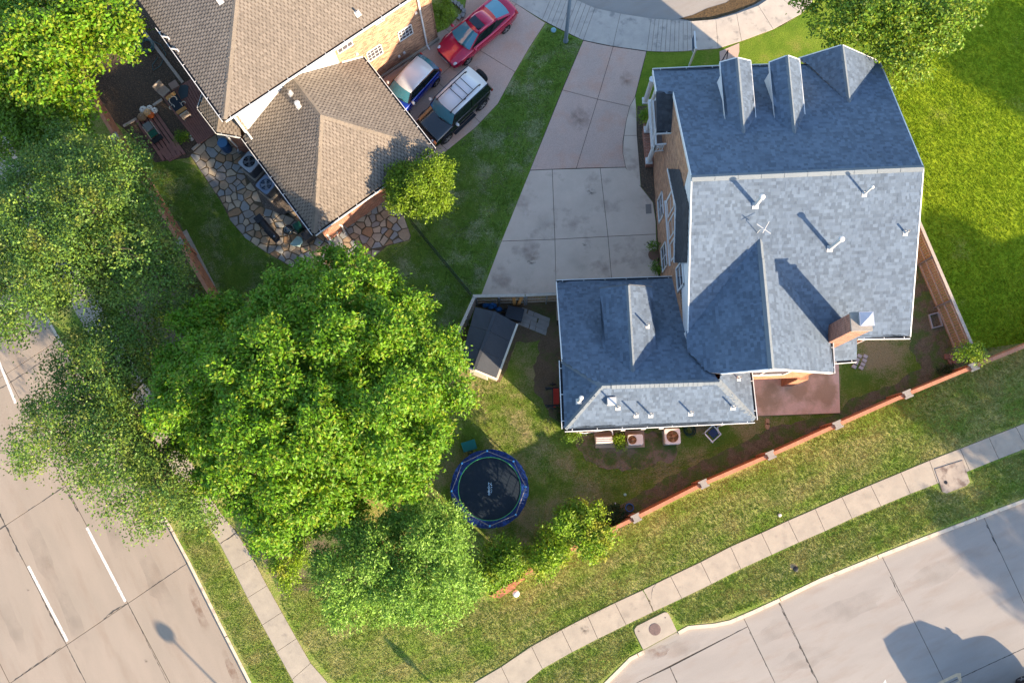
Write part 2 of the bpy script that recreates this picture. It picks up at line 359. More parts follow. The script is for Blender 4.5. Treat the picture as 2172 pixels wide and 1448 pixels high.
CUL_IN = [(1120, -60), (1160, -30), (1205, -5), (1228.7, 6), (1260.5, 17), (1293.6, 26), (1360, 38), (1442.8, 44), (1481.5, 49), (1518, 42), (1536.7, 38), (1575, 26), (1608.6, 13), (1640, -8), (1680, -45), (1720, -120)]
lawn = poly(KR_L) + poly(KR_C[1:-1]) + poly(KR_R)
lawn += [g2(2900, -700), g2(1850, -700)] + poly(CUL_OUT[::-1]) + [g2(900, -700)]
b = MB().prism(ccw(lawn), -0.40, 0.0); structure('lawn', b, G_MOWN)
# streets
def line_join(a, b_, t): return (a[0] + (b_[0] - a[0]) * t, a[1] + (b_[1] - a[1]) * t)
RZ = -0.13
rw = MB().prism(ccw(poly([(-3200, -2600), (-500, -500), (136, 725), (364, 1112), (540, 1452), (640, 1635), (600, 2600), (-3800, 2500)], RZ)), -0.41, RZ - 0.012); road = structure('avenue', rw, JOINT)
A, B = Vector(g2(139, 1030, RZ)), Vector(g2(271, 1279, RZ)); dv = (B - A); step = dv.length; dv.normalize(); Cc = Vector(g2(141, 1367, RZ)); w1 = (Cc - B).length; nv = (Cc - B).normalized()
kx = (Vector(g2(397, 1192, RZ)) - B).length
cols = [(-kx, 0.0), (0.0, w1), (w1, 2 * w1 - 0.3), (2 * w1 - 0.3, 3 * w1)]
pv = []
for i in range(-5, 5):
    for c0, c1 in cols:
        pv.append([tuple(A + dv * (step * (i + f)) + nv * c) for f, c in ((0, c0), (1, c0), (1, c1), (0, c1))])
slabs(road, pv, RZ - 0.1, RZ, ROADC, 0.014, 'road_slab')
KC = mat('kerb_concrete', (0.58, 0.48, 0.36), (0.50, 0.42, 0.32), 3, 0.9, bump=0.004, c3=(0.26, 0.21, 0.165), s3=3, t3=(0.55, 0.75), coord='World')
def kerb(name, pts, side, w=0.16, h=0.02, seg=3.0):
    """kerb along a line of picture points, cut into cast lengths; side picks which way it widens"""
    P = [Vector(g2(*p)) for p in pts]; root = tag(thing(name, None, None, (P[0].x, P[0].y, 0)), kind='structure')
    run = 0; cur = [P[0]]
    def flush(c):
        if len(c) < 2: return
        L_ = []; R_ = []
        for i, p in enumerate(c):
            d = (c[min(i + 1, len(c) - 1)] - c[max(i - 1, 0)]).normalized(); n = Vector((-d.y, d.x)) * side
            L_.append(p); R_.append(p + n * w)
        q = MB()
        for z0, z1 in ((RZ - 0.05, h),): q.prism([tuple(x) for x in L_] + [tuple(x) for x in R_[::-1]], z0, z1, 0, 0.015)
        q.build('kerb_length', KC, root)
    for i in range(len(P) - 1):
        a, c = P[i], P[i + 1]; L_ = (c - a).length; d = (c - a).normalized(); s_ = 0
        while run + (L_ - s_) >= seg:
            s_ += seg - run; p = a + d * s_; cur.append(p); flush(cur); cur = [p + d * 0.012]; run = 0
        run += L_ - s_; cur.append(c)
    flush(cur); return root
kerb('avenue_kerb', KR_L + KR_C[1:3], -1, seg=5.9)
kerb('street_kerb', KR_R[:4], -1, 0.2, 0.02, 2.2); kerb('street_kerb', KR_R[4:], -1, 0.2, 0.02, 5.4)
rd2 = structure('side_street', MB().prism(ccw(poly([(1279, 1452), (1312, 1420), (1337, 1395), (1364, 1380), (1437, 1340), (1514, 1323), (1597, 1295), (1737, 1228), (1958, 1139), (2172, 1059), (2800, 853), (3400, 3000), (700, 3000), (1150, 1684)], RZ)), -0.41, RZ - 0.012), JOINT)
lon = lambda x: 1442 - 0.4626 * (x - 2025)
T = [((1572.7, 1300), (1711, 1587)), ((1649, 1268), (1786.7, 1552)), ((1866, 1170), (2006, 1451)), ((2083, 1088), (2209, 1357)), ((2300, 1010), (2422, 1258)), ((2520, 930), (2640, 1158))]
kp = KR_R
pv = []
for i in range(len(T) - 1):
    mid = [p for p in kp if T[i][0][0] + 4 < p[0] < T[i + 1][0][0] - 4]
    pv.append(poly([T[i][0]] + mid + [T[i + 1][0], T[i + 1][1], T[i][1]], RZ))
inner = [(1586, 1328), (1470, 1386), (1348.6, 1448), (1200, 1525)]
pv.append(poly([inner[0], T[0][1], (1560, 1700), (1436, 1448), (1421, 1414)], RZ))
pv.append(poly([(1421, 1414), (1436, 1448), (1560, 1700), (1400, 1780), (1200, 1525), (1348.6, 1448)], RZ))
pv.append(poly([(1572.7, 1300), (1547, 1312), (1514, 1320), (1459, 1325), (1437, 1338), (1364, 1378), (1335, 1393), (1310, 1418), (1280, 1448), (1200, 1525), (1348.6, 1448), (1470, 1386), (1586, 1328)], RZ))
for k in range(6):
    a0, a1 = T[min(k, 5)][1], T[min(k + 1, 5)][1]
    if k < 5: pv.append(poly([a0, a1, (a1[0] + 130, a1[1] + 270), (a0[0] + 130, a0[1] + 270)], RZ))
pv.append(poly([(1711, 1587), (1841, 1857), (1600, 1950), (1560, 1700)], RZ))
slabs(rd2, pv, RZ - 0.1, RZ, ROADL, 0.012, 'road_slab')
cul = structure('cul_de_sac', MB().prism(ccw(poly(CUL_IN, -0.1)[::-1] + [g2(1000, -700, -0.1), g2(1850, -700, -0.1)]), -0.41, -0.10), ROADL)
# lane paint on the avenue
PAINT = mat('road_paint', (0.70, 0.68, 0.64), (0.52, 0.49, 0.45), 9, 0.8, c3=(0.36, 0.32, 0.28), s3=14, t3=(0.55, 0.62), coord='World')
lp = tag(thing('lane_markings', None, None, (A.x, A.y, RZ)), kind='structure')
for a, c in (((184, 1118), (266, 1275)), ((60, 1200), (143, 1359)), ((-52, 642), (33, 855))):
    a, c = Vector(g2(*a, RZ)), Vector(g2(*c, RZ)); n = Vector((-(c - a).y, (c - a).x)).normalized() * 0.065
    MB().prism([tuple(a - n), tuple(c - n), tuple(c + n), tuple(a + n)], RZ + 0.001, RZ + 0.005).build('lane_dash', PAINT, lp)
TANP = mat('tan_road_paint', (0.56, 0.42, 0.27), (0.46, 0.34, 0.22), 6, 0.8)
tb = [poly(q, RZ) for q in ([(1962, 1460), (2028, 1427), (2033, 1432), (1968, 1464)], [(1975, 1474), (2034, 1443), (2038, 1448), (1981, 1479)], [(2028, 1427), (2038, 1426), (2040, 1446), (2034, 1443)])]
q = MB()
for i, t_ in enumerate(tb): q.prism(ccw(t_), RZ + 0.001, RZ + 0.005 + 0.0005 * i)
q.build('road_marking', TANP)['kind'] = 'structure'
q = MB().prism(ccw(poly([(1872, 1450), (1878, 1440), (1881, 1450)], RZ)), RZ + 0.001, RZ + 0.005).build('road_marking', PAINT); q['kind'] = 'structure'
# sidewalks
def walk(name, up, lo, z=0.03, mt=None, gap=0.010):
    root = structure(name, MB().prism(ccw(poly(up) + poly(lo)[::-1]), -0.02, 0.008), JOINT)
    slabs(root, [poly([up[i], up[i + 1], lo[i + 1], lo[i]]) for i in range(len(up) - 1)], 0.0, z, mt or CONC, gap)
    return root
up = [(905, 1508), (965, 1474), (1005, 1444)]
lo = [(937, 1552), (992, 1519), (1045, 1478)]
up = [(1005, 1447), (1063, 1413), (1127, 1369.5), (1190.5, 1334.5), (1246.5, 1305.5), (1304, 1277.5), (1364, 1250), (1422, 1221.5), (1486, 1191), (1549, 1158.5), (1614.5, 1129.5), (1671, 1103.5), (1728.5, 1078.5), (1785, 1053.5), (1846, 1028), (1910, 1001.5), (1971, 976), (2036, 951), (2097, 927), (2154, 905), (2215, 880), (2280, 853)]
lo = [(1036, 1505), (1090, 1468), (1150.5, 1417.5), (1213.5, 1382), (1268, 1354), (1328, 1324.5), (1386, 1296.5), (1446, 1268.5), (1509, 1238), (1571, 1206), (1636.5, 1176), (1693.5, 1150), (1749.5, 1126), (1807, 1099), (1868, 1073), (1930.5, 1047), (1988, 1025), (2056, 998), (2118, 973), (2178, 950), (2240, 925), (2305, 900)]
walk('sidewalk', up, lo)
upL = [(-140, 30), (-60, 165), (20, 300), (62, 378), (104, 452), (148, 530), (190, 604), (232, 680), (270, 744), (330, 848), (380, 935), (430, 1023), (468, 1087), (502.5, 1128.5), (536.7, 1183.5), (566.5, 1241), (598, 1297.5), (629, 1353), (659, 1405), (700, 1452), (770, 1510)]
loL = [(-190, 62), (-108, 190), (-28, 325), (14, 403), (56, 477), (100, 555), (142, 629), (184, 705), (222, 768), (284, 870), (336, 958), (388, 1046), (436, 1108), (466, 1152), (494.7, 1207), (525, 1267), (556, 1324.5), (587, 1381), (619.5, 1440), (640, 1480), (700, 1540)]
walk('sidewalk', upL, loL)
CONCG = mat('cool_sidewalk_concrete', (0.46, 0.40, 0.34), (0.39, 0.34, 0.295), 1.6, 0.92, bump=0.004, bscale=40, c3=(0.24, 0.22, 0.20), s3=2.0, t3=(0.56, 0.72), grain=0.09, gscale=60, coord='World')
def lerp(a, c, t): return (a[0] + (c[0] - a[0]) * t, a[1] + (c[1] - a[1]) * t)
us = [(1000, -60), (1080, 0)]; ls = [(1120, -60), (1165, -28)]
def ribs(u0, u1, l0, l1, n, bow=0):
    for i in range(1, n + 1):
        t = i / n; a = lerp(u0, u1, t); us.append((a[0], a[1] + bow * 4 * t * (1 - t))); ls.append(lerp(l0, l1, t))
us.append((1150, 43)); ls.append((1176, -20)); ribs((1150, 43), (1237, 86), (1176, -20), (1262, 18), 9, 1)
us += [(1300, 99), (1372, 109)]; ls += [(1316, 30), (1381, 40)]
ribs((1372, 109), (1468, 108), (1381, 40), (1466, 46), 10, 2)
us += [(1523, 103.6), (1572.6, 88), (1640, 63), (1700, 30), (1745, -20), (1800, -110)]; ls += [(1518, 42), (1562, 30), (1608, 13), (1645, -12), (1684, -50), (1722, -125)]
walk('sidewalk', us, ls, 0.03, CONCG, 0.008)
LITTER = mat('leaf_litter', (0.12, 0.075, 0.035), (0.06, 0.04, 0.022), 8, 1.0, bump=0.03, bscale=18, grain=0.4, gscale=24, coord='World')
sheet('leaf_litter', poly([(1440, 40), (1482, 47), (1520, 39), (1560, 27), (1600, 10), (1640, -14), (1600, -30), (1560, -8), (1540, 6), (1500, 18), (1470, 32)], -0.09), -0.092, LITTER)
# storm inlet in the side street and meter lid slab in the sidewalk
il = structure('storm_inlet', MB().prism(ccw(poly([(1344.5, 1334), (1350, 1326), (1408, 1297), (1415, 1297), (1420, 1303), (1437, 1338), (1364, 1378), (1346, 1342)])), -0.15, 0.045, 0, 0.02), CONC)
RUST = mat('rusty_iron', (0.17, 0.115, 0.10), (0.11, 0.08, 0.075), 9, 0.8, bump=0.006, bscale=40)
c = un(1389, 1334, 0.045); MB().lathe(c, [(0.29, 0.0), (0.29, 0.008), (0.26, 0.012), (0.0, 0.012)], 28).build('manhole_cover', RUST, il)
for p in ((1355, 1338), (1411, 1309)): c = un(*p, 0.045); MB().lathe(c, [(0.035, 0), (0.035, 0.006)], 10).build('lifting_bolt', RUST, il)
CONCD = mat('stained_concrete', (0.25, 0.21, 0.175), (0.36, 0.30, 0.24), 1.4, 0.92, bump=0.004, c3=(0.15, 0.11, 0.09), s3=1.8, t3=(0.5, 0.65), coord='World')
mt_ = structure('utility_vault', MB().prism(ccw(poly([(1981, 994), (2042, 975), (2057, 1022), (2050, 1030), (2008, 1046), (1998, 1043)])), -0.05, 0.055, 0, 0.02), CONCD)
c = un(2006, 1022.5, 0.055); MB().lathe(c, [(0.09, 0), (0.09, 0.006), (0.07, 0.004), (0.0, 0.004)], 16).build('vault_lid', BLACKM, mt_)
c = un(2032.7, 992, 0.055); MB().lathe(c, [(0.11, 0), (0.11, 0.006)], 16).build('vault_lid', CONCD, mt_)
# lawns of other colours, each a sheet of its own
sheet('side_lawn', poly([(1950, 470), (1955, 352), (1860, 120), (1840, 30), (1850, -120), (2600, -300), (2600, 600), (2172, 727), (2066, 742)]), 0.004, G_LUSH)
sheet('front_lawn', poly([(1372, 110), (1440, 111), (1520, 105), (1600, 80), (1655, 58), (1700, 32), (1745, -20), (1850, -120), (1900, 200), (1390, 300), (1360, 300), (1347, 205)]), 0.0045, G_FRONT)
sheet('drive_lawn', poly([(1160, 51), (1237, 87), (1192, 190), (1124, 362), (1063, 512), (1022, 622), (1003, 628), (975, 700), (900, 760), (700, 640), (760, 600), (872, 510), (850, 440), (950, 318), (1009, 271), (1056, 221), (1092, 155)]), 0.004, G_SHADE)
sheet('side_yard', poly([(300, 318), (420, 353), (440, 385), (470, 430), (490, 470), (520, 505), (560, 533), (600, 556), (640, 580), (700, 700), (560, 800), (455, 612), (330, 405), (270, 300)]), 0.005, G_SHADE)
sheet('back_yard', poly([(1003, 628), (1200, 625), (1180, 870), (1200, 915), (1610, 880), (1780, 876), (1790, 700), (1950, 470), (2063, 730), (2060, 775), (1924, 832), (1776, 897), (1634, 961), (1492, 1022), (1349, 1094), (1200, 1165), (1000, 1200), (900, 1150), (850, 900), (930, 740)]), 0.0055, G_YARD)
sheet('planting_bed', poly([(1310, 1110), (1290, 1085), (1420, 1010), (1560, 945), (1640, 905), (1780, 878), (1800, 850), (1900, 812), (2010, 745), (2062, 740), (2064, 772), (1924, 832), (1776, 897), (1634, 961), (1492, 1022), (1349, 1094)]), 0.009, SOIL, .06)
sheet('bare_strip', poly([(1950, 560), (2010, 700), (2040, 745), (1960, 790), (1930, 740), (1935, 640)]), 0.0095, SOIL, .08)
sheet('bare_strip', poly([(1060, 812), (1000, 780), (1010, 640), (1190, 628), (1196, 900), (1172, 888), (1130, 815), (1145, 720), (1095, 730)]), 0.0092, grassmat('bare_side', (0.17, 0.12, 0.08), (0.13, 0.095, 0.062), (0.09, 0.115, 0.035), 0.7, 0.6, 0.5, 0.1), .10)
sheet('bare_strip', poly([(1215, 925), (1440, 915), (1432, 975), (1330, 1000), (1250, 985)]), 0.0094, grassmat('worn_patch', (0.22, 0.165, 0.115), (0.17, 0.13, 0.085), (0.08, 0.125, 0.03), 0.95, 0.9, 0.46, 0.1), .12)
sheet('dark_mulch_bed', poly([(120, 40), (150, 20), (300, 0), (345, 30), (345, 60), (420, 170), (480, 280), (400, 335), (330, 345), (265, 275), (185, 215), (90, 110)]), 0.007, MULCH)
sheet('mulch_bed', poly([(250, 430), (380, 470), (470, 640), (640, 950), (800, 1150), (870, 1200), (760, 1260), (620, 1250), (600, 1270), (560, 1190), (500, 1080), (420, 960), (330, 800), (240, 640)]), 0.006, SOIL)
sheet('dry_turf_patch', poly([(640, 1270), (760, 1225), (1040, 1280), (1150, 1260), (1320, 1195), (1345, 1160), (1305, 1125), (1180, 1185), (1100, 1225), (1040, 1262), (850, 1250), (700, 1200), (590, 1255), (640, 1350), (720, 1440), (860, 1440), (1000, 1380), (900, 1320)]), 0.0048, G_MOWN, .12)
sheet('parkway_strip', poly([(372, 1122), (430, 1085), (470, 1150), (530, 1265), (590, 1380), (655, 1500), (560, 1480), (480, 1325)]), 0.0046, G_MOWN)
sheet('porch_bed', poly([(1352, 225), (1372, 225), (1400, 350), (1412, 480), (1412, 596), (1398, 600), (1392, 470), (1386, 430), (1360, 396), (1356, 349), (1350, 288)]), 0.008, MULCH)
# driveways
dr = structure('driveway', MB().prism(ccw(poly([(1237, 86), (1300, 99), (1372, 109), (1347, 207), (1359, 396), (1385, 430), (1391, 470), (1397, 640), (1300, 690), (1181, 690), (1180, 625), (1022, 626), (1124, 362), (1192, 190)])), -0.02, 0.012), JOINT)
slabs(dr, [poly(q) for q in ([(1237, 87), (1268, 94), (1300.5, 100), (1267.4, 211.3), (1192.8, 191.4)], [(1300.5, 100), (1335, 105), (1371, 110), (1346.5, 207), (1335.6, 226.5), (1267.4, 211.3)],
     [(1192.8, 191.4), (1267.4, 211.3), (1222.4, 357.5), (1124.3, 361.5)], [(1267.4, 211.3), (1335.6, 226.5), (1328, 258), (1321, 300), (1321, 325), (1326.8, 355), (1222.4, 357.5)])], 0.0, 0.03, AGG)
slabs(dr, [poly(q) for q in ([(1347.5, 206), (1349.4, 230), (1351, 288), (1323.5, 288), (1328, 258), (1335.6, 226.5)], [(1351, 288), (1356, 349), (1359, 396), (1340, 378), (1326.8, 355), (1321, 325), (1322, 300), (1323.5, 288)])], 0.0, 0.034, DRVC)
slabs(dr, [poly(q) for q in ([(1124.3, 362), (1171.3, 360), (1177, 508), (1063.5, 512)], [(1171.3, 360), (1273, 357), (1289.5, 502), (1177, 508)], [(1273, 357), (1326.8, 355.5), (1359, 396.5), (1385, 430), (1391, 470), (1391.5, 497), (1289.5, 502)],
     [(1063.5, 512), (1177, 508), (1180, 624), (1020, 627)], [(1177, 508), (1289.5, 502), (1305, 680), (1180.5, 680)], [(1289.5, 502), (1391.5, 497), (1397, 590), (1397, 680), (1305, 680)])], 0.0, 0.03, DRVC)
MB().prism(ccw(poly([(1369, 434), (1381, 433), (1382, 453), (1370, 454)])), 0.0305, 0.034).build('drain_lid', mat('brown_lid', (0.2, 0.17, 0.15), rough=.8), dr)
pl = poly([(1081, 0), (1156.6, 49.7), (1124, 100), (1091.7, 154.7), (1055.8, 221), (1008.8, 270.7), (950.8, 317.7), (900, 350), (760, 330), (740, 130), (923, 72), (950, 60), (985, 20), (1000, -60), (1040, -60)])
dl = structure('driveway', MB().prism(ccw(pl), -0.02, 0.012), JOINT)
ln = [((848, 243), (1100, 5)), ((868, 116), (1020, 262)), ((950, 66), (1094.5, 154.7)), ((800, 190), (950, 320))]
slabs(dl, split(ccw(pl), [(g2(*a), g2(*c)) for a, c in ln]), 0.0, 0.03, AGG)
# patio slab behind the grey house
pt = structure('patio', MB().prism(ccw(poly([(1500, 760), (1776, 700), (1781, 876), (1601.7, 882.5), (1500, 884)])), 0.0, 0.10, 0, 0.01), AGGR)
# entry slab to front door
sheet('entry_walk', poly([(1526, 110), (1568, 92), (1568, 110), (1560, 140), (1570, 200), (1530, 200)]), 0.02, AGG)
# flagstone path round the brown house, every stone a piece
FS = poly([(403, 330), (440, 296), (462, 283), (500, 297), (512, 330), (520, 370), (545, 405), (560, 440), (600, 455), (650, 440), (668, 500), (700, 478), (830, 402), (850, 440), (872, 500), (868, 510), (820, 522), (795, 545), (770, 565), (760, 600), (690, 600), (640, 580), (600, 556), (560, 533), (520, 505), (490, 470), (470, 430), (440, 385), (420, 355)])
fp = structure('flagstone_path', MB().prism(ccw(FS), -0.01, 0.012), mat('path_soil', (0.13, 0.10, 0.065), (0.085, 0.068, 0.045), 4, 1.0, bump=0.02, bscale=20, coord='World'))
GRAV = mat('gravel', (0.16, 0.13, 0.11), (0.08, 0.07, 0.06), 22, 0.9, bump=0.03, bscale=30, c3=(0.30, 0.26, 0.23), s3=30, t3=(0.58, 0.62), grain=0.4, gscale=40, coord='World')
sheet('gravel_bed', poly([(500, 297), (512, 330), (520, 370), (545, 405), (560, 440), (600, 455), (640, 460), (660, 500), (620, 400), (530, 280), (505, 270)]), 0.012, GRAV)
FST = [mat('flagstone_' + n, a, c_, 3, 0.85, bump=0.006, bscale=20, grain=0.12, gscale=30, coord='World') for n, a, c_ in (('buff', (0.36, 0.27, 0.18), (0.28, 0.21, 0.145)), ('grey', (0.27, 0.25, 0.23), (0.21, 0.20, 0.19)), ('blue_grey', (0.27, 0.28, 0.28), (0.22, 0.235, 0.24)), ('rust', (0.34, 0.21, 0.115), (0.25, 0.165, 0.10)), ('pale', (0.42, 0.35, 0.26), (0.33, 0.28, 0.215)))]
xs = [p[0] for p in FS]; ys = [p[1] for p in FS]; sites = []; FSo = offset(ccw(FS), 0.10)
sp = 0.56; y = min(ys)
tries = 0
while tries < 9000:
    tries += 1; p = (rnd.uniform(min(xs), max(xs)), rnd.uniform(min(ys), max(ys)))
    if not inside(p, FSo): continue
    k = rnd.choice((.27, .36, .45, .58, .66))
    if all((p[0] - s_[0]) ** 2 + (p[1] - s_[1]) ** 2 > k * k for s_ in sites): sites.append(p)
FSc = ccw(FS)
for i, s_ in enumerate(sites):
    q = [(s_[0] - .6, s_[1] - .6), (s_[0] + .6, s_[1] - .6), (s_[0] + .6, s_[1] + .6), (s_[0] - .6, s_[1] + .6)]
    for o_ in sites:
        if o_ is s_ or (o_[0] - s_[0]) ** 2 + (o_[1] - s_[1]) ** 2 > 1.7: continue
        q = clip(q, ((s_[0] + o_[0]) / 2, (s_[1] + o_[1]) / 2), (s_[0] - o_[0], s_[1] - o_[1]))
    for j in range(len(FSc)):
        a, c = FSc[j], FSc[(j + 1) % len(FSc)]; mx, my = (a[0] + c[0]) / 2, (a[1] + c[1]) / 2
        if (mx - s_[0]) ** 2 + (my - s_[1]) ** 2 < 1.4 and not inside((mx * .2 + s_[0] * .8, my * .2 + s_[1] * .8), FSc) is None:
            n = (-(c[1] - a[1]), c[0] - a[0])
            if (s_[0] - a[0]) * n[0] + (s_[1] - a[1]) * n[1] > 0: q = clip(q, a, n)
    q = [p for k, p in enumerate(q) if (Vector(p) - Vector(q[k - 1])).length > 0.07]
    if len(q) < 3: continue
    q = offset(ccw(q), 0.026)
    if area(q) < 0.03: continue
    q = [(p[0] + rnd.uniform(-.022, .022), p[1] + rnd.uniform(-.022, .022)) for p in q]; z = 0.03 + rnd.uniform(0, 0.016)
    MB().prism(q, 0.005, z, 0, 0.006).build('flagstone', FST[rnd.choice([0, 0, 1, 1, 1, 2, 2, 3, 4, 4])], fp)
# red-brown decks of planks
def planks(name, corners, w, gap, z, mt, label=None, miss=0.0, dirpts=None):
    c4 = [Vector(g2(*p)) for p in corners]; root = structure(name, MB().prism(ccw([tuple(v) for v in c4]), 0.0, 0.014), JOINT)
    a, bb, cc, dd = c4                                        # a-b across the boards, a-d along them
    n = max(1, round((bb - a).length / (w + gap)))
    for i in range(n):
        t0, t1 = i / n, (i + 1) / n - gap / (bb - a).length
        p0, p1 = a.lerp(bb, t0), a.lerp(bb, t1); q0, q1 = dd.lerp(cc, t0), dd.lerp(cc, t1); k = 0; brk = [0, rnd.uniform(.3, .7), 1]
        for s0, s1 in zip(brk, brk[1:]):
            s1 = s1 - 0.006 if s1 < 1 else s1
            MB().prism([tuple(p0.lerp(q0, s0)), tuple(p1.lerp(q1, s0)), tuple(p1.lerp(q1, s1)), tuple(p0.lerp(q0, s1))], 0.02, z + rnd.uniform(0, .006), 0, 0.004).build('plank', mt, root)
    return root
planks('deck', [(345, 208), (412, 166), (466, 280), (422, 308)], 0.14, 0.014, 0.12, DECK)
planks('deck_walk', [(288, 258), (327, 226), (397, 326), (345, 342)], 0.15, 0.05, 0.10, DECK)
planks('deck_step', [(337, 322), (376, 296), (386, 330), (360, 344)], 0.15, 0.02, 0.08, DECK)
# edging timbers
def timber(a, c, label, z=0.09, w=0.13):
    q = MB().beam(un(*a, z / 2), un(*c, z / 2), w, z).build('edging_timber', WOODG); tag(q, label, 'timber')
timber((262, 268), (290, 252), 'short edging timber between the dark mulch and the plank walk')
timber((325, 224), (344, 211), 'short edging timber joining the plank walk to the deck')
timber((300, 60), (388, 176), 'long edging timber running under the eave of the brown house', 0.09, 0.16)
timber((408, 318), (424, 304), 'short edging timber where deck meets flagstones')

# dark filler wandering along some joints, and a crack in the sidewalk
SEAL = mat('joint_filler', (0.06, 0.055, 0.05), rough=.8)
def crack(pts, z, w, seed, name='joint_filler', mt=None):
    r_ = random.Random(seed); P = [Vector(g2(*p, z)) for p in pts]; q = MB()
    for a, b_ in zip(P, P[1:]):
        d = (b_ - a).normalized(); n = Vector((-d.y, d.x)); k = max(2, int((b_ - a).length / .12)); L1 = []; R1 = []
        for j in range(k + 1):
            c = a.lerp(b_, j / k) + n * r_.uniform(-w, w) * .8; h = w * r_.choice((.25, .5, .5, .8, 1.3)); L1.append(c + n * h); R1.append(c - n * h)
        for j in range(k): q.add([(*L1[j], z + .002), (*R1[j], z + .002), (*R1[j + 1], z + .002), (*L1[j + 1], z + .002)], [(0, 1, 2, 3)])
    o = q.build(name, mt or SEAL); o['kind'] = 'structure'
for i, (p, w_) in enumerate((([(0, 1089), (12, 1116), (47, 1186)], .035), ([(-4, 1122), (14, 1114)], .05), ([(271, 1279), (239, 1295), (220, 1312)], .035), ([(146, 1048), (166, 1085)], .03), ([(97, 761), (30, 806), (-4, 826)], .025), ([(392, 1197), (310, 1252)], .014), ([(130, 1372), (60, 1420), (24, 1446)], .028), ([(139, 1030), (60, 1082)], .018), ([(60, 1205), (100, 1290), (141, 1367)], .022), ([(141, 1367), (182, 1448)], .018), ([(271, 1279), (304, 1344), (356, 1448)], .012))): crack(p, RZ, w_, i)
for i, (p, w_) in enumerate((([(1649, 1272), (1735, 1448)], .035), ([(1888, 1222), (1914, 1274)], .02), ([(2092, 1112), (2120, 1170)], .022), ([(2025, 1442), (2172, 1374)], .02), ([(1590, 1340), (1640, 1440)], .015), ([(1422, 1414), (1436, 1446)], .015), ([(1583, 1329), (1470, 1387), (1350, 1448)], .012))): crack(p, RZ, w_, 20 + i)
crack([(1364, 1250), (1378, 1275), (1386, 1296)], .031, .03, 40, 'soil_in_joint', SOIL); crack([(1392, 1237), (1384, 1246), (1381, 1270)], .031, .012, 41, 'sidewalk_crack'); crack([(1996, 976), (2018, 986), (2030, 988)], .0315, .008, 42, 'sidewalk_crack'); crack([(468, 1152), (484, 1142), (502, 1129)], .031, .03, 43, 'soil_in_joint')

slabs(rd2, [poly([(1284, 1446), (1200, 1525), (1400, 1780), (1700, 2000), (1500, 2500), (500, 2400), (560, 1500), (640, 1640), (760, 1795), (960, 1835), (1150, 1684)], RZ)], RZ - .1, RZ - .007, ROADL, .01, 'road_slab')
# spilt oil, rust and tyre marks on the concrete, each with its own outline
def stain(p, rx, ry, z, mt, seed, rz=0.0):
    r_ = random.Random(seed); c = un(*p, z); pts = []
    for k in range(22): a = 2 * pi * k / 22; w_ = r_.uniform(.6, 1.15); x, y = rx * w_ * math.cos(a), ry * w_ * math.sin(a); pts.append((c.x + x * math.cos(rz) - y * math.sin(rz), c.y + x * math.sin(rz) + y * math.cos(rz), z))
    o = MB().face(pts).build('stain', mt); o['kind'] = 'structure'
def stainmat(n, c, s=6.0, lo=.42, hi=.62, al=.8):
    m = mat(n, c, rough=.85); t = m.node_tree; N = t.nodes; L = t.links; co = N.new('ShaderNodeTexCoord'); g = N.new('ShaderNodeVectorMath'); g.operation = 'MULTIPLY_ADD'; g.inputs[1].default_value = (2, 2, 0); g.inputs[2].default_value = (-1, -1, 0); L.new(co.outputs['Generated'], g.inputs[0])
    ln = N.new('ShaderNodeVectorMath'); ln.operation = 'LENGTH'; L.new(g.outputs[0], ln.inputs[0]); r1 = N.new('ShaderNodeMapRange'); r1.inputs[1].default_value = 1.0; r1.inputs[2].default_value = .25; L.new(ln.outputs['Value'], r1.inputs[0])
    ns = N.new('ShaderNodeTexNoise'); ns.inputs['Scale'].default_value = s; ns.inputs['Detail'].default_value = 6; L.new(co.outputs['Object'], ns.inputs['Vector']); r2_ = N.new('ShaderNodeMapRange'); r2_.inputs[1].default_value = lo; r2_.inputs[2].default_value = hi; r2_.inputs[4].default_value = al; L.new(ns.outputs[0], r2_.inputs[0])
    mu = N.new('ShaderNodeMath'); mu.operation = 'MULTIPLY'; L.new(r1.outputs[0], mu.inputs[0]); L.new(r2_.outputs[0], mu.inputs[1]); L.new(mu.outputs[0], N['Principled BSDF'].inputs['Alpha']); return m
OIL = stainmat('oil_stain', (0.09, 0.07, 0.055), 6.0, .42, .62, .5); RST = stainmat('rust_stain', (0.20, 0.10, 0.06), 3.0, .35, .65, .38); TYR = stainmat('tyre_darkening', (0.16, 0.135, 0.115), 1.2, .3, .7, .17)
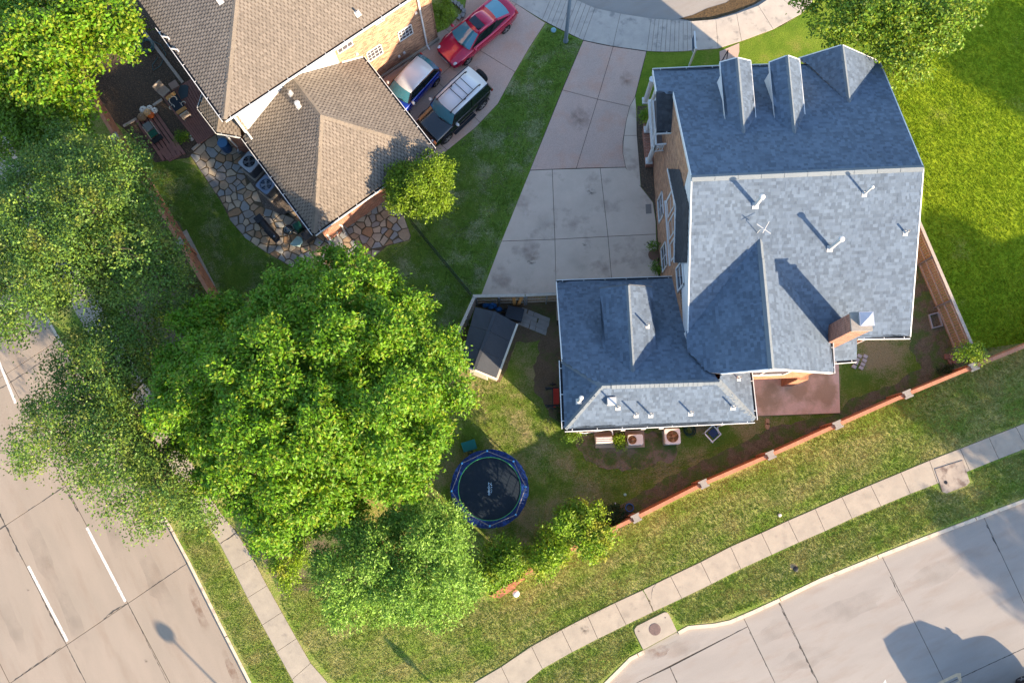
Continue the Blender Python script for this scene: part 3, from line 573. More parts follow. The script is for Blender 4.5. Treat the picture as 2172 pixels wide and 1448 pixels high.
for i, (p, rx, ry, z, m_, rz) in enumerate((((1130, 544), .55, .3, .0315, RST, .2), ((1126, 556), .3, .18, .0325, OIL, 0), ((1254, 408), .3, .25, .0315, OIL, 0), ((1240, 518), .16, .14, .0315, OIL, 0), ((1368, 518), .1, .1, .0315, OIL, 0), ((1155, 470), .8, .5, .0315, TYR, 1.2), ((1230, 560), .9, .5, .0315, TYR, .3),
        ((1230, 255), 1.0, .7, .0315, RST, 1.2), ((1330, 170), .6, .5, .0315, RST, 1.2), ((1010, 150), .5, .25, .0315, OIL, .8), ((990, 200), .3, .2, .0315, OIL, .8), ((1640, 1340), 1.6, .5, RZ + .002, TYR, .41), ((1800, 1290), 3.2, .55, RZ + .002, TYR, .41), ((1980, 1215), 3.0, .5, RZ + .002, TYR, .41), ((1700, 1400), 2.4, .5, RZ + .003, TYR, .41), ((1450, 1370), 1.6, .5, RZ + .002, TYR, .45),
        ((1395, 1382), .9, .3, RZ + .0035, RST, .45), ((90, 1180), 3.5, .45, RZ + .002, TYR, -1.08), ((150, 1300), 3.5, .45, RZ + .003, TYR, -1.08), ((330, 1230), 3.4, .5, RZ + .002, TYR, -1.08), ((240, 1130), 2.6, .4, RZ + .003, TYR, -1.08), ((420, 1290), 2.2, .22, RZ + .002, RST, -1.1), ((490, 1420), 1.6, .2, RZ + .002, RST, -1.1), ((30, 1330), 2.4, .4, RZ + .002, TYR, -1.08), ((310, 1400), .12, .12, RZ + .004, OIL, 0), ((60, 1250), .1, .1, RZ + .004, OIL, 0), ((1560, 1200), .3, .2, .0315, TYR, 0), ((1330, 1300), .4, .3, .0315, TYR, 0), ((1240, 1335), .3, .25, .0315, OIL, 0), ((1840, 1050), .35, .3, .0315, TYR, 0))): stain(p, rx, ry, z, m_, 60 + i, rz)
# ================================================================ HOUSES
class Plane:
    def __init__(s, a, b, c):
        s.p = Vector(a); n = (Vector(b) - s.p).cross(Vector(c) - s.p).normalized(); s.n = n if n.z > 0 else -n
    def at(s, px, py): return unplane(px, py, s.p, s.n)
    def z(s, x, y): return s.p.z - ((x - s.p.x) * s.n.x + (y - s.p.y) * s.n.y) / s.n.z
def shingles(parent, P, n, mt, style='arch', name='shingles', expo=0.145, dark=None):
    """courses of real tabs over a planar roof polygon; one joined part"""
    n = Vector(n).normalized(); u = Vector((-n.y, n.x, 0)).normalized(); v = n.cross(u).normalized()
    if v.z < 0: u, v = -u, -v
    o = Vector(P[0]); q = [((p - o).dot(u), (p - o).dot(v)) for p in map(Vector, P)]
    vmin, vmax = min(p[1] for p in q), max(p[1] for p in q)
    def spans(vv):
        xs = []
        for i in range(len(q)):
            (x1, y1), (x2, y2) = q[i], q[i - 1]
            if (y1 > vv) != (y2 > vv): xs.append((x2 - x1) * (vv - y1) / (y2 - y1) + x1)
        xs.sort(); return list(zip(xs[::2], xs[1::2]))
    V = []; F = []; MI = []
    def tab(a0, a1, b0, b1, v0, v1, th, mi):
        k = len(V)
        for (uu, vv, h) in ((a0, v0, th), (a1, v0, th), (b1, v1, .003), (b0, v1, .003), (a0, v0, 0), (a1, v0, 0)):
            V.append(tuple(o + u * uu + v * vv + n * h))
        F.append((k, k + 1, k + 2, k + 3)); F.append((k + 4, k + 5, k + 1, k)); MI.extend([mi, mi])
    j = 0; vv = vmin
    while vv < vmax - 0.02:
        e = min(expo, vmax - vv); s0 = spans(vv + 0.004); s1 = spans(vv + e - 0.004); j += 1
        if len(s0) != len(s1): s0 = s1 = spans(vv + e / 2)
        for (l0, r0), (l1, r1) in zip(s0, s1):
            x = min(l0, l1) - rnd.random() * 0.3; k = j
            if style != 'arch': k = 0; x = math.floor((min(l0, l1) - 1) / .205) * .205 + (.1025 if j % 2 else 0) + rnd.uniform(-.02, .02)
            R_ = max(r0, r1)
            while x < R_:
                if style == 'arch': w = rnd.choice((0.08, 0.12, 0.15, 0.18, 0.22)); th = rnd.choice((0.010, 0.013, 0.022)); mi = 0
                else: k += 1; w = 0.14 if k % 2 else 0.065; th = 0.024 if k % 2 else 0.008; mi = 0 if k % 2 or not dark else 1  # thin gap tabs take the painted shade colour
                a0, a1 = max(x, l0), min(x + w - .002, r0); b0, b1 = max(x, l1), min(x + w - .002, r1)
                if a1 - a0 > 0.01 or b1 - b0 > 0.01: tab(min(a0, a1), max(a0, a1) if a1 > a0 else a0, min(b0, b1), b1 if b1 > b0 else b0, vv, vv + e, th, mi)
                x += w
        vv += expo
    b = MB(); b.v = V; b.f = F; b.mi = MI
    ob = b.build(name, [mt, dark] if dark else mt, parent); ob['kind'] = 'stuff'; return ob
def roofdeck(parent, P, mt, th=0.16, name='roof_deck'):
    P = [Vector(p) for p in P]; n = len(P); b = MB()
    up = [p - Vector((0, 0, .012)) for p in P]; dn = [p - Vector((0, 0, th)) for p in P]
    a = sum(P[i].x * P[(i + 1) % n].y - P[(i + 1) % n].x * P[i].y for i in range(n))
    if a < 0: up.reverse(); dn.reverse()
    b.add(up + dn, [tuple(range(n)), tuple(range(2 * n - 1, n - 1, -1))] + [(i, n + i, n + (i + 1) % n, (i + 1) % n) for i in range(n)][::1])
    return b.build(name, [mt], parent)
def roof(parent, pl_, px, mt, deckmat, style='arch', dark=None, expo=0.145):
    P = [pl_.at(*p) for p in px]; roofdeck(parent, P, deckmat); shingles(parent, P, pl_.n, mt, style, 'shingles', expo, dark); return P
def cap(parent, a, b_, nl, nr, mt, w=0.16, th=0.02, step=0.2, name='ridge_cap', lift=0.012):
    a, b_ = Vector(a), Vector(b_); d = (b_ - a); L_ = d.length; d.normalize(); k = max(1, int(L_ / step)); q = MB()
    dl = d.cross(nl).normalized(); dr = d.cross(nr).normalized()
    if (dl + Vector((0, 0, .0))).dot(dr) > 0 and True: pass
    if dl.z > 0: dl = -dl
    if dr.z > 0: dr = -dr
    for i in range(k):
        p0 = a + d * (L_ * i / k); p1 = a + d * (L_ * (i + 1) / k - .004); h0 = Vector((0, 0, lift + th)); h1 = Vector((0, 0, lift + th * .8))
        q.add([p0 + h0, p1 + h1, p1 + dl * w + h1 * .6, p0 + dl * w + h0 * .8, p0 + dr * w + h0 * .8, p1 + dr * w + h1 * .6, p0 - Vector((0, 0, .03)) + dl * w, p0 - Vector((0, 0, .03)) + dr * w, p1 - Vector((0, 0, .03)) + dl * w, p1 - Vector((0, 0, .03)) + dr * w],
              [(0, 1, 2, 3), (0, 4, 5, 1), (0, 3, 6), (0, 6, 7), (0, 7, 4), (3, 2, 8, 6), (4, 7, 9, 5)])
    o = q.build(name, mt, parent); o['kind'] = 'stuff'; return o
def gutter(parent, a, b_, out, w=0.13, name='gutter', br=1.1, inner=None):
    """open trough along the eave a-b with hanger straps"""
    a, b_ = Vector(a), Vector(b_); d = (b_ - a).normalized(); o = Vector(out) - d * Vector(out).dot(d); o.z = 0; o.normalize(); q = MB(); z = Vector((0, 0, 1))
    def slab(o0, o1, z0, z1, mi):
        vs = [p + o * oo + z * zz for p in (a, b_) for oo, zz in ((o0, z0), (o1, z0), (o1, z1), (o0, z1))]
        q.add(vs, [(0, 1, 2, 3), (7, 6, 5, 4), (0, 4, 5, 1), (1, 5, 6, 2), (2, 6, 7, 3), (3, 7, 4, 0)], mi)
    slab(-.03, -.012, -.14, -.03, 0); slab(-.012, w - .02, -.14, -.128, 1); slab(w - .02, w + .012, -.14, -.015, 0)
    L_ = (b_ - a).length; n = int(L_ / br)
    for i in range(n + 1):
        c = a + d * min(L_ - .02, (i + .3) * L_ / (n + .6)); q.beam(c + o * -.02 - z * .022, c + o * (w + .005) - z * .022, .03, .008, 0)
    return q.build(name, [WHITE, inner or BLACKM], parent)
def hit_h(base, px, py):
    """height above point base whose picture lies nearest px,py"""
    best = (1e9, 0)
    for i in range(1, 120):
        h = i * .025; c = ROT.T @ np.array([base.x, base.y, base.z + h - CAMH]); x, y = CX + FPX * c[0] / -c[2], CY - FPX * c[1] / -c[2]
        e = (x - px) ** 2 + (y - py) ** 2
        if e < best[0]: best = (e, h)
    return best[1]
def vent(parent, pl_, px, py, h=0.4, r=0.05, capr=0.0, fl=0.13, top=None):
    p = pl_.at(px, py); n = pl_.n; u = Vector((-n.y, n.x, 0)).normalized(); v = n.cross(u); q = MB()
    if top: h = max(.25, hit_h(p, *top))
    vs = [p + u * a * fl + v * c * fl * 1.1 + n * hh for hh in (.015, .03) for a, c in ((-1, -1), (1, -1), (1, 1), (-1, 1))]
    q.add(vs, [(3, 2, 1, 0), (4, 5, 6, 7), (0, 1, 5, 4), (1, 2, 6, 5), (2, 3, 7, 6), (3, 0, 4, 7)])
    q.lathe(p, [(fl * .55, 0.0), (r * 1.5, fl * .6), (r, fl * .65), (r, h)], 12)
    if capr: q.lathe(p, [(r, h - .05), (capr, h), (capr, h + .09), (capr * .7, h + .12), (0.01, h + .13)], 14)
    else: q.lathe(p + Vector((0, 0, h)), [(r * .7, -.01), (r * .7, .002)], 10, 1)
    q.build('vent_pipe', [METALW, DARK], parent)
def wallpoly(parent, a, b_, zs, mt, th=0.14, name='wall', out=None):
    """upright wall from a to b; zs = outline [(t, z)...] in wall coordinates; thickness goes inwards"""
    a, b_ = Vector((a[0], a[1], 0)), Vector((b_[0], b_[1], 0)); d = b_ - a; n = Vector((d.y, -d.x, 0)).normalized(); o = n if out is None or n.dot(Vector((*out, 0))) > 0 else -n
    k = len(zs); f = [a + d * t + Vector((0, 0, z)) for t, z in zs]; bk = [p - o * th for p in f]
    nn = (f[1] - f[0]).cross(f[2] - f[1]); 
    if nn.dot(o) < 0: f.reverse(); bk.reverse()
    b = MB().add(f + bk, [tuple(range(k)), tuple(range(2 * k - 1, k - 1, -1))] + [(i, k + i, k + (i + 1) % k, (i + 1) % k) for i in range(k)])
    return b.build(name, [mt], parent)
def window(parent, c, t, n, w, h, cols=2, rows=2, frame=0.06, bar=0.03, name='window', depth=0.03):
    """frame, muntins and pane on an upright wall; c centre, t along, n outwards"""
    t, n, z = Vector(t).normalized(), Vector(n).normalized(), Vector((0, 0, 1)); c = Vector(c); q = MB()
    def bx(s0, s1, z0, z1, d0, d1):
        vs = [c + t * s + z * zz + n * dd for dd in (d0, d1) for s, zz in ((s0, z0), (s1, z0), (s1, z1), (s0, z1))]
        q.add(vs, [(3, 2, 1, 0), (4, 5, 6, 7), (0, 1, 5, 4), (1, 2, 6, 5), (2, 3, 7, 6), (3, 0, 4, 7)])
    W, H = w / 2, h / 2
    for a in ((-W, W, -H, -H + frame), (-W, W, H - frame, H), (-W, -W + frame, -H, H), (W - frame, W, -H, H)): bx(*a, 0.0, depth + .02)
    for i in range(1, cols): x = -W + w * i / cols; bx(x - bar / 2, x + bar / 2, -H + frame, H - frame, 0.0, depth)
    for i in range(1, rows): y = -H + h * i / rows; bx(-W + frame, W - frame, y - bar / 2, y + bar / 2, 0.0, depth - .002)
    f = q.build(name, WHITE, parent); g = MB()
    vs = [c + t * s + z * zz + n * .012 for s, zz in ((-W + .01, -H + .01), (W - .01, -H + .01), (W - .01, H - .01), (-W + .01, H - .01))]; g.face(vs)
    g.build('pane', GLASS, f); return f
TH = math.radians(2.1)
HA = Vector((math.cos(TH), math.sin(TH), 0)); HB = Vector((-math.sin(TH), math.cos(TH), 0))
def hab(v): return v.dot(HA), v.dot(HB)
def hw(a, b_, z=0.0): v = HA * a + HB * b_; return Vector((v.x, v.y, z))
# ---------------------------------------------------------------- grey-roofed house
RZ_, EZ = 9.7, 6.0
rl, rr = un(1467, 378, RZ_), un(1959, 356, RZ_)
PN, PS = Plane(rl, rr, un(1867, 133, EZ)), Plane(rl, rr, un(1931, 712, EZ))
c0 = un(1640, 560, 0)
gh = thing('brick_house', 'two-storey brick house with a grey-blue shingle roof, dormers and a chimney', 'house', (c0.x, c0.y, 0))
main_n = roof(gh, PN, [(1467, 378), (1959, 356), (1867, 133), (1384.8, 150.5), (1392, 195), (1428, 197)], SHG, SHGB)
main_s = roof(gh, PS, [(1467, 378), (1459, 706), (1470, 712), (1930, 712), (1959, 356)], SHG, SHGB)
r2 = PS.at(1612, 507); r3 = un(1637, 782, r2.z); ea = un(1763, 727, EZ)
PE = Plane(r2, r3, ea); dd = (r3 - r2).normalized(); pp = Vector((-dd.y, dd.x, 0)); PW = Plane(r2, r3, ea - pp * 2 * (ea - r2).dot(pp))
roof(gh, PE, [(1612, 507), (1637, 782), (1765, 791), (1761, 723)], SHG, SHGB)
T_, EG, EN = 7.0, 5.95, 3.2
ga, gb = un(1277, 818, T_), un(1525, 810, T_)
GN, GS = Plane(ga, gb, un(1306, 595, EN)), Plane(ga, gb, un(1400, 898, EG)); GW = Plane(ga, un(1192, 764, EG), un(1198, 909, EG)); GE = Plane(gb, un(1590, 788, EG), un(1601, 890, EG))
roof(gh, PW, [(1612, 507), (1637, 782), (1531, 792), (1505, 790), (1458, 742), (1459, 700)], SHG, SHGB)
roof(gh, GN, [(1180, 599), (1192, 764), (1277, 818), (1527, 811), (1500, 770), (1459, 735), (1432, 590)], SHG, SHGB)
roof(gh, GS, [(1277, 818), (1198, 909), (1601, 890), (1525, 810)], SHG, SHGB)
roof(gh, GW, [(1277, 818), (1192, 764), (1198, 909)], SHG, SHGB)
roof(gh, GE, [(1525, 810), (1531, 793), (1590, 788), (1601, 890)], SHG, SHGB)
# ridge and hip caps
def capz(a, b_, P1, P2, w=.14, th=.02, step=.2, mt=CAPG, name='ridge_cap', par=None, lift=.014): return cap(par or gh, a, b_, P1.n, P2.n, mt, w, th, step, name, lift)
capz(rl, rr, PN, PS, .16, .05, .9, name='ridge_vent', lift=.03)
capz(r2 + dd * .9, r3, PE, PW, .16, .045, .9, name='ridge_vent', lift=.03); capz(r2, r2 + dd * .9, PE, PW, .15)
capz(ga, gb, GN, GS, .13); capz(ga + (gb - ga) * .08, ga + (gb - ga) * .86, GN, GS, .17, .05, .2, name='ridge_vent', lift=.03)
capz(ga, un(1198, 909, EG), GS, GW, .13, name='hip_cap'); capz(ga, un(1192, 764, EG), GN, GW, .13, name='hip_cap'); capz(gb, un(1601, 890, EG), GS, GE, .16, name='hip_cap')
# dormers: a little gable roof each, growing out of the slope behind
def dormer(parent, host, ridge_f, ridge_b, west, east, mt, fm, cheek=SIDING, over=0.12, west2=None, east2=None):
    """ridge_f / ridge_b: picture ends of the ridge (b meets the host roof), west / east: front eave corner and where that eave meets the host"""
    rb = host.at(*ridge_b); rf = un(*ridge_f, rb.z); wb = host.at(*west[1]); wf = un(*west[0], wb.z); eb = host.at(*east[1]); ef = un(*east[0], eb.z)
    P1, P2 = Plane(rb, rf, wf), Plane(rb, rf, ef)
    for P, f, bk in ((P1, wf, west[1]), (P2, ef, east[1])):
        px = [ridge_f, ridge_b, bk, (west if P is P1 else east)[0]]; q = [P.at(*p) for p in px]
        roofdeck(parent, q, mt[1] if fm is WHITE else mt[0], .12 if fm is WHITE else .05, 'dormer_deck'); shingles(parent, q, P.n, mt[0], 'arch', 'dormer_shingles')
    cap(parent, rf, rb, P1.n, P2.n, CAPG, .12, .018, .2, 'ridge_cap')
    # cheeks, gable front and trim under the dormer roof
    q = MB(); ax = (rf - rb); ax.z = 0; ax.normalize(); s = Vector((-ax.y, ax.x, 0))
    wi = (wf - rf).dot(s); ei = (ef - rf).dot(s); k = 0.82; fr = rf - ax * .22
    z0 = host.z(fr.x, fr.y) - .3
    for P, w_ in ((P1, wi), (P2, ei)):
        a = fr + s * w_ * k; le_ = max(.2, (fr - (wb if P is P1 else eb)).dot(ax)); c = a - ax * le_; tp = lambda p: P.z(p.x, p.y) - .13
        m_ = a + (c - a); q.add([(a.x, a.y, z0), (a.x, a.y, tp(a)), (m_.x, m_.y, tp(m_)), (m_.x, m_.y, min(tp(m_), host.z(m_.x, m_.y)) - .2)], [(0, 1, 2, 3)])
    a, c = fr + s * wi * k, fr + s * ei * k; q.add([(a.x, a.y, z0), (c.x, c.y, z0), (c.x, c.y, P2.z(c.x, c.y) - .13), (fr.x, fr.y, rf.z - .13), (a.x, a.y, P1.z(a.x, a.y) - .13)], [(0, 1, 2, 3, 4)])
    q.build('dormer_wall', cheek, parent)
    t = MB()
    for P, f, bk in ((P1, wf, wb), (P2, ef, eb)):
        o = s if (f - rf).dot(s) > 0 else -s
        if fm is WHITE: t.beam(f - Vector((0, 0, .07)) + o * .02, bk - Vector((0, 0, .07)) + o * .02, .05, .15)
        t.beam(f + ax * .03 - Vector((0, 0, .09)), rf + ax * .03 - Vector((0, 0, .09)), .05, .16)
    t.build('fascia', fm, parent); return P1, P2, rf
dormer(gh, PN, (1564, 123.5), (1578, 284), ((1528.5, 133), (1540, 254)), ((1591.4, 130), (1602, 250)), (SHG, SHGB), WHITE)
dormer(gh, PN, (1670.7, 118.8), (1686.5, 284), ((1633, 133), (1646, 253)), ((1695, 127.5), (1706.5, 243)), (SHG, SHGB), WHITE)
dormer(gh, PN, (1786.6, 96.7), (1802, 219), ((1697, 124), (1712, 133)), ((1860, 129), (1859, 133)), (SHG, SHGB), WHITE)
D1, D2, drf = dormer(gh, GN, (1332, 605), (1343, 790), ((1272, 612), (1280, 738)), ((1382, 609), (1391, 740)), (SHG, SHGB), SHGB, SHG)
# walls: brick below, siding in the tall west gable
aW = hab(un(1403, 470))[0]; aE = hab(un(1890, 714, EZ))[0]; bN = hab(un(1600, 141, EZ))[1] - .45; bS = hab(un(1900, 713, EZ))[1] + .4; bR = hab(rl)[1]
def zN(a, b_, P): v = hw(a, b_); return P.z(v.x, v.y) - .17
aB = hab(un(1396, 368.7))[0]
bP = hab(un(1393, 277, 3))[1]                                # south edge of the porch
W_ = lambda a0, b0, a1, b1, zs, mt, name='wall', out=None: wallpoly(gh, tuple(hw(a0, b0).xy), tuple(hw(a1, b1).xy), zs, mt, .14, name, out)
zw = 5.3
aRk = hab(un(1467, 384, RZ_))[0] + .12                        # gable face under the rake
aWl = min(aRk, hab(un(1404, 480))[0] + .0)
def tz(b_): return (b_ - bS) / (bN - bS)
bq = bR + .9; W_(aWl, bS, aWl, bN, [(0, 0), (1, 0), (1, zN(aRk, bN, PN)), (tz(bq), zN(aRk, bq, PN)), (tz(bR), 6.2), (tz(bR) - .1, 4.9), (0, 4.9)], BRKM, out=(-1, 0))
W_(aWl + .02, bS, aWl + .02, bq, [(0, 4.8), (1, 6.0), (1, zN(aRk, bq, PN)), ((bR - bS) / (bq - bS), zN(aRk, bR, PN)), (0, zN(aRk, bS, PS))], SIDING, 'gable_siding', out=(-1, 0))
W_(aE, bS, aE, bN, [(0, 0), (1, 0), (1, zN(aE, bN, PN)), (tz(bR), zN(aE, bR, PN)), (0, zN(aE, bS, PS))], BRK, out=(1, 0))
W_(aWl, bN, aE, bN, [(0, 0), (1, 0), (1, EZ), (0, EZ)], BRKM, out=(0, 1)); W_(aWl, bS, aE, bS, [(0, 0), (1, 0), (1, EZ - .2), (0, EZ - .2)], BRK, out=(0, -1))
# cross gable body
aXe = hab(ea)[0] - .3; bX = hab(r3)[1] + .28; aXm = hab(r3)[0]; aXw = hab(un(1531, 792, 6.5))[0] + .1
W_(aXe, bX, aXe, bS, [(0, 0), (1, 0), (1, EZ - .1), (0, EZ - .1)], BRK, out=(1, 0))
lx = aXe - aXw; zr = lambda a: (PE if a > aXm else PW).z(*hw(a, bX).xy) - .17
W_(aXw, bX, aXe, bX, [(0, 2.7), (1, 2.7), (1, zr(aXe)), ((aXm - aXw) / lx, zr(aXm)), (0, zr(aXw))], BRK, 'gable_wall', out=(0, -1))
W_(aXw, bX + 2.4, aXe, bX + 2.4, [(0, 0), (1, 0), (1, 2.9), (0, 2.9)], BRK, out=(0, -1))
q = MB().prism([tuple(hw(a, b_).xy) for a, b_ in ((aXw, bX + .1), (aXe, bX + .1), (aXe, bX + 2.4), (aXw, bX + 2.4))], 2.66, 2.74).build('porch_ceiling', WHITE, gh)
pc = un(1668, 808, .1); q = MB().box((pc.x, pc.y, 1.4), (.55, .55, 2.62), TH).build('brick_pillar', BRK, gh)
v = hw(aXm + .55, bX); window(gh, (v.x, v.y, 5.0), HA, -HB, 2.4, 1.5, 2, 1, .08, .06)
# garage wing
gW = hab(un(1198, 909, EG))[0] + .3; gS = hab(un(1198, 909, EG))[1] + .33; gN = hab(un(1306, 595, EN))[1] - .35; gE = hab(un(1601, 890, EG))[0] - .35; gR = hab(ga)[1]
zg = lambda a, b_, P: P.z(*hw(a, b_).xy) - .17
bk_ = hab(un(1192, 764, EG))[1]; t_ = (bk_ - gS) / (gN - gS)
W_(gW, gS, gW, gN, [(0, 0), (1, 0), (1, zg(gW, gN, GN)), (t_, EG - .1), (0, EG - .1)], BRK, out=(-1, 0))
W_(gW, gS, gE, gS, [(0, 0), (1, 0), (1, EG - .1), (0, EG - .1)], BRK, out=(0, -1)); W_(gE, gS, gE, bX + .2, [(0, 0), (1, 0), (1, EG - .1), (0, EG - .1)], BRK, out=(1, 0))
W_(gW, gN, aWl, gN, [(0, 0), (1, 0), (1, zg(gW, gN, GN)), (0, zg(gW, gN, GN))], BRKM, out=(0, 1))
for k in range(2):
    v = hw(gW + 1.7 + k * 2.6, gN + .02); MB().box((v.x, v.y, 1.1), (2.3, .06, 2.1), TH).build('garage_door', SIDING, gh)
# eave and rake trim, gutters
for a, b_, out in ((PN.at(1384.8, 150.5), PN.at(1528, 143.5), HB), (PN.at(1592, 142), PN.at(1633, 140.6), HB), (PS.at(1820, 713), PS.at(1931, 712), -HB),
                   (GN.at(1180, 599), GN.at(1432, 590.5), HB), (GS.at(1198, 909), GS.at(1601, 890), -HB), (GW.at(1192, 764), GW.at(1198, 909), -HA), (PE.at(1762, 724), PE.at(1765.5, 791), HA), (GE.at(1590, 789), GE.at(1601, 890), HA)): gutter(gh, a, b_, out)
t = MB()
for a, b_ in ((PN.at(1467, 378), PN.at(1428, 197)), (PS.at(1467, 378), PS.at(1459, 706)), (PN.at(1959, 356), PN.at(1867, 133)), (PS.at(1959, 356), PS.at(1931, 712)), (PW.at(1637, 782), PW.at(1531, 792)), (PE.at(1637, 782), PE.at(1765, 791)), (GN.at(1180, 599), GN.at(1192, 764)), (PN.at(1384.8, 150.5), PN.at(1392, 195)), (GE.at(1531, 793), GE.at(1590, 788))):
    n = (b_ - a); n.z = 0; n.normalize(); s = Vector((-n.y, n.x, 0)); 
    mid = (a + b_) / 2; cc = gh.location
    MB().beam(a - Vector((0, 0, .085)), b_ - Vector((0, 0, .085)), .045, .19).build('rake_board', WHITE, gh)
# small porch roof, balcony and columns on the west side
pz = PN.at(1392, 195).z
pr0, pr1 = PN.at(1392, 195), PN.at(1428, 197); lowz = pz - 1.15
PP = Plane(pr0, pr1, un(1415, 277, lowz)); DSH = mat('dark_grey_shingle', (0.05, 0.054, 0.062), (0.038, 0.042, 0.05), 2, .95, island=.2)
roof(gh, PP, [(1392, 195), (1436, 197), (1437, 276), (1393, 278)], DSH, SHGB)
gutter(gh, PP.at(1393, 278), PP.at(1436, 276), -HB, .12)
sz = .35; pslab = poly([(1362, 284), (1369, 356), (1404, 352), (1398, 240), (1368, 240)], 0)
MB().prism(ccw(pslab), 0.0, sz).build('porch_floor', BRKD, gh)
bz = 3.15; fl = ccw([g2(*p, bz) for p in ((1375, 212), (1382, 312), (1419, 310), (1413, 200))])
fb = MB().prism(fl, bz - .22, bz).build('balcony_floor', WHITE, gh)
MB().prism(offset(fl, .16), bz, bz + .012).build('balcony_deck', mat('grey_brown_deck', (0.17, 0.14, 0.13), rough=.9), gh)
rp = [un(*p, bz + 1.0) for p in ((1385, 213), (1392, 307), (1426, 304))]
ra = MB()
for a, b_ in ((rp[0], rp[1]), (rp[1], rp[2])):
    dn = Vector((0, 0, .85)); ra.beam(a, b_, .07, .06); ra.beam(a - dn, b_ - dn, .05, .05); n = int((b_ - a).length / .13)
    for i in range(n + 1): p = a.lerp(b_, i / n); ra.beam(p - dn, p, .035, .035)
ra.build('balustrade', WHITE, gh)
for p in ((1376, 342), (1372.5, 276), (1369, 215)):
    c = un(*p, sz); q = MB().box((c.x, c.y, sz + .06), (.36, .36, .12), TH); q.lathe((c.x, c.y, sz + .12), [(.15, 0), (.135, .1), (.125, 2.2), (.16, 2.35), (.17, 2.46)], 18); q.build('porch_column', WHITE, gh, smooth=False)
for p in ((1385, 300), (1383, 216)):
    c = un(*p, bz); q = MB().lathe((c.x, c.y, bz), [(.1, 0), (.09, .2), (.085, lowz - bz - .1)], 14); q.build('porch_column', WHITE, gh)
MB().tube([un(1436, 276, lowz - .1), un(1432, 274, 5.0), un(1392.5, 365, .15), un(1389, 367, .08)], .045, 8).build('downspout', WHITE, gh)
# west bay with its strip of roof
aBay = hab(un(1433, 490, 5.4))[0] + .12
fpl = lambda a_, px, py: unplane(px, py, hw(a_, 0), HA)
aBr = aBay - .14; aUp = aWl - .02
b0_, b1_ = hab(fpl(aBay, 1420, 412))[1], hab(fpl(aBay, 1431, 556))[1] + .1
W_(aBay, b1_, aBay, b0_, [(0, 3.0), (1, 3.0), (1, 5.3), (0, 5.3)], SIDING, 'bay_wall', out=(-1, 0))
W_(aBay, b1_, aWl, b1_, [(0, 3.0), (1, 3.0), (1, 5.6), (0, 5.3)], SIDING, 'bay_wall', out=(0, -1)); W_(aBay, b0_, aWl, b0_, [(0, 3.0), (1, 3.0), (1, 5.6), (0, 5.3)], SIDING, 'bay_wall', out=(0, 1))
MB().beam(hw(aBay - .03, b1_, 2.96), hw(aBay - .03, b0_, 2.96), .12, .10).build('bay_sill', WHITE, gh)
nw = 3; L_ = (b0_ - b1_)
for i in range(nw):
    v = hw(aBay, b1_ + L_ * (i + .5) / nw); window(gh, (v.x, v.y, 4.15), HB, -HA, L_ / nw - .22, 1.75, 1, 2, .07, .05)
for quad in ([fpl(aBr, 1434, 437), fpl(aBr, 1431, 556), fpl(aUp, 1456, 556), fpl(aUp, 1458, 430)], [fpl(aBr, 1417, 358), fpl(aBr, 1434, 437), fpl(aUp, 1458, 430), fpl(aUp, 1443, 357)]):
    PQ = Plane(quad[0], quad[1], quad[2]); quad[3].z = PQ.z(quad[3].x, quad[3].y); roofdeck(gh, quad, SHGB, .1); shingles(gh, quad, PQ.n, DSH, 'arch'); MB().beam(quad[0] - Vector((0, 0, .06)) - HA * .02, quad[1] - Vector((0, 0, .06)) - HA * .02, .05, .13).build('fascia', WHITE, gh)
v = hw(aWl, hab(un(1440, 582, 5.6))[1]); window(gh, (v.x, v.y, 5.2), HB, -HA, 1.2, 1.6, 1, 2, .09, .05)
for py in (545, 440): v = hw(aWl, hab(un(1408, py, 1.5))[1]); window(gh, (v.x, v.y, 1.5), HB, -HA, 1.3, 1.5, 2, 2, .07, .04)
# brick chimney with its stone crown and metal cap
ct = 9.0; cq = [un(*p, ct) for p in ((1804.7, 663), (1847, 662), (1849.7, 699.4), (1808.3, 700.8))]
ch = MB().prism(ccw([(p.x, p.y) for p in cq]), 0, ct - .1).build('chimney', BRKD, gh)
MB().prism(offset(ccw([(p.x, p.y) for p in cq]), -.03), ct - .1, ct).build('chimney_crown', STONECAP, ch)
cc = (cq[0] + cq[1] + cq[2] + cq[3]) / 4 + Vector((.12, .05, 0)); q = MB()
q.box((cc.x, cc.y, ct + .12), (.46, .46, .24), TH); q.box((cc.x, cc.y, ct + .27), (.6, .6, .03), TH); q.box((cc.x, cc.y, ct + .33), (.6, .6, .10), TH, 0, (.05, .05)); q.build('chimney_cap', mat('cap_metal', (0.34, 0.36, 0.42), rough=.45, metal=.3), ch)
# low lean-to roof east of the cross gable
lt = Plane(un(1762, 766, 3.0), un(1817, 762, 3.0), un(1818, 715, 3.75))
roof(gh, lt, [(1759, 740), (1818, 714), (1817, 762), (1763, 766)], SHG, SHGB); gutter(gh, lt.at(1763, 766), lt.at(1817, 762), -HB)
q = lt.at(1765, 762), lt.at(1815, 758); al, bl = hab(q[0]); ar, br_ = hab(q[1])
W_(al, bl + .3, ar - .1, bl + .3, [(0, 0), (1, 0), (1, 2.85), (0, 2.85)], BRK, out=(0, -1)); W_(ar - .1, bl + .3, ar - .1, bS, [(0, 0), (1, 0), (1, 3.5), (0, 2.85)], BRK, out=(1, 0))
v0 = hw(aE - .1, bS - .05, 0); MB().tube([(v0.x, v0.y, EZ - .15), (v0.x, v0.y, .2), (v0.x + .1, v0.y - .2, .08)], .045, 8).build('downspout', WHITE, gh)
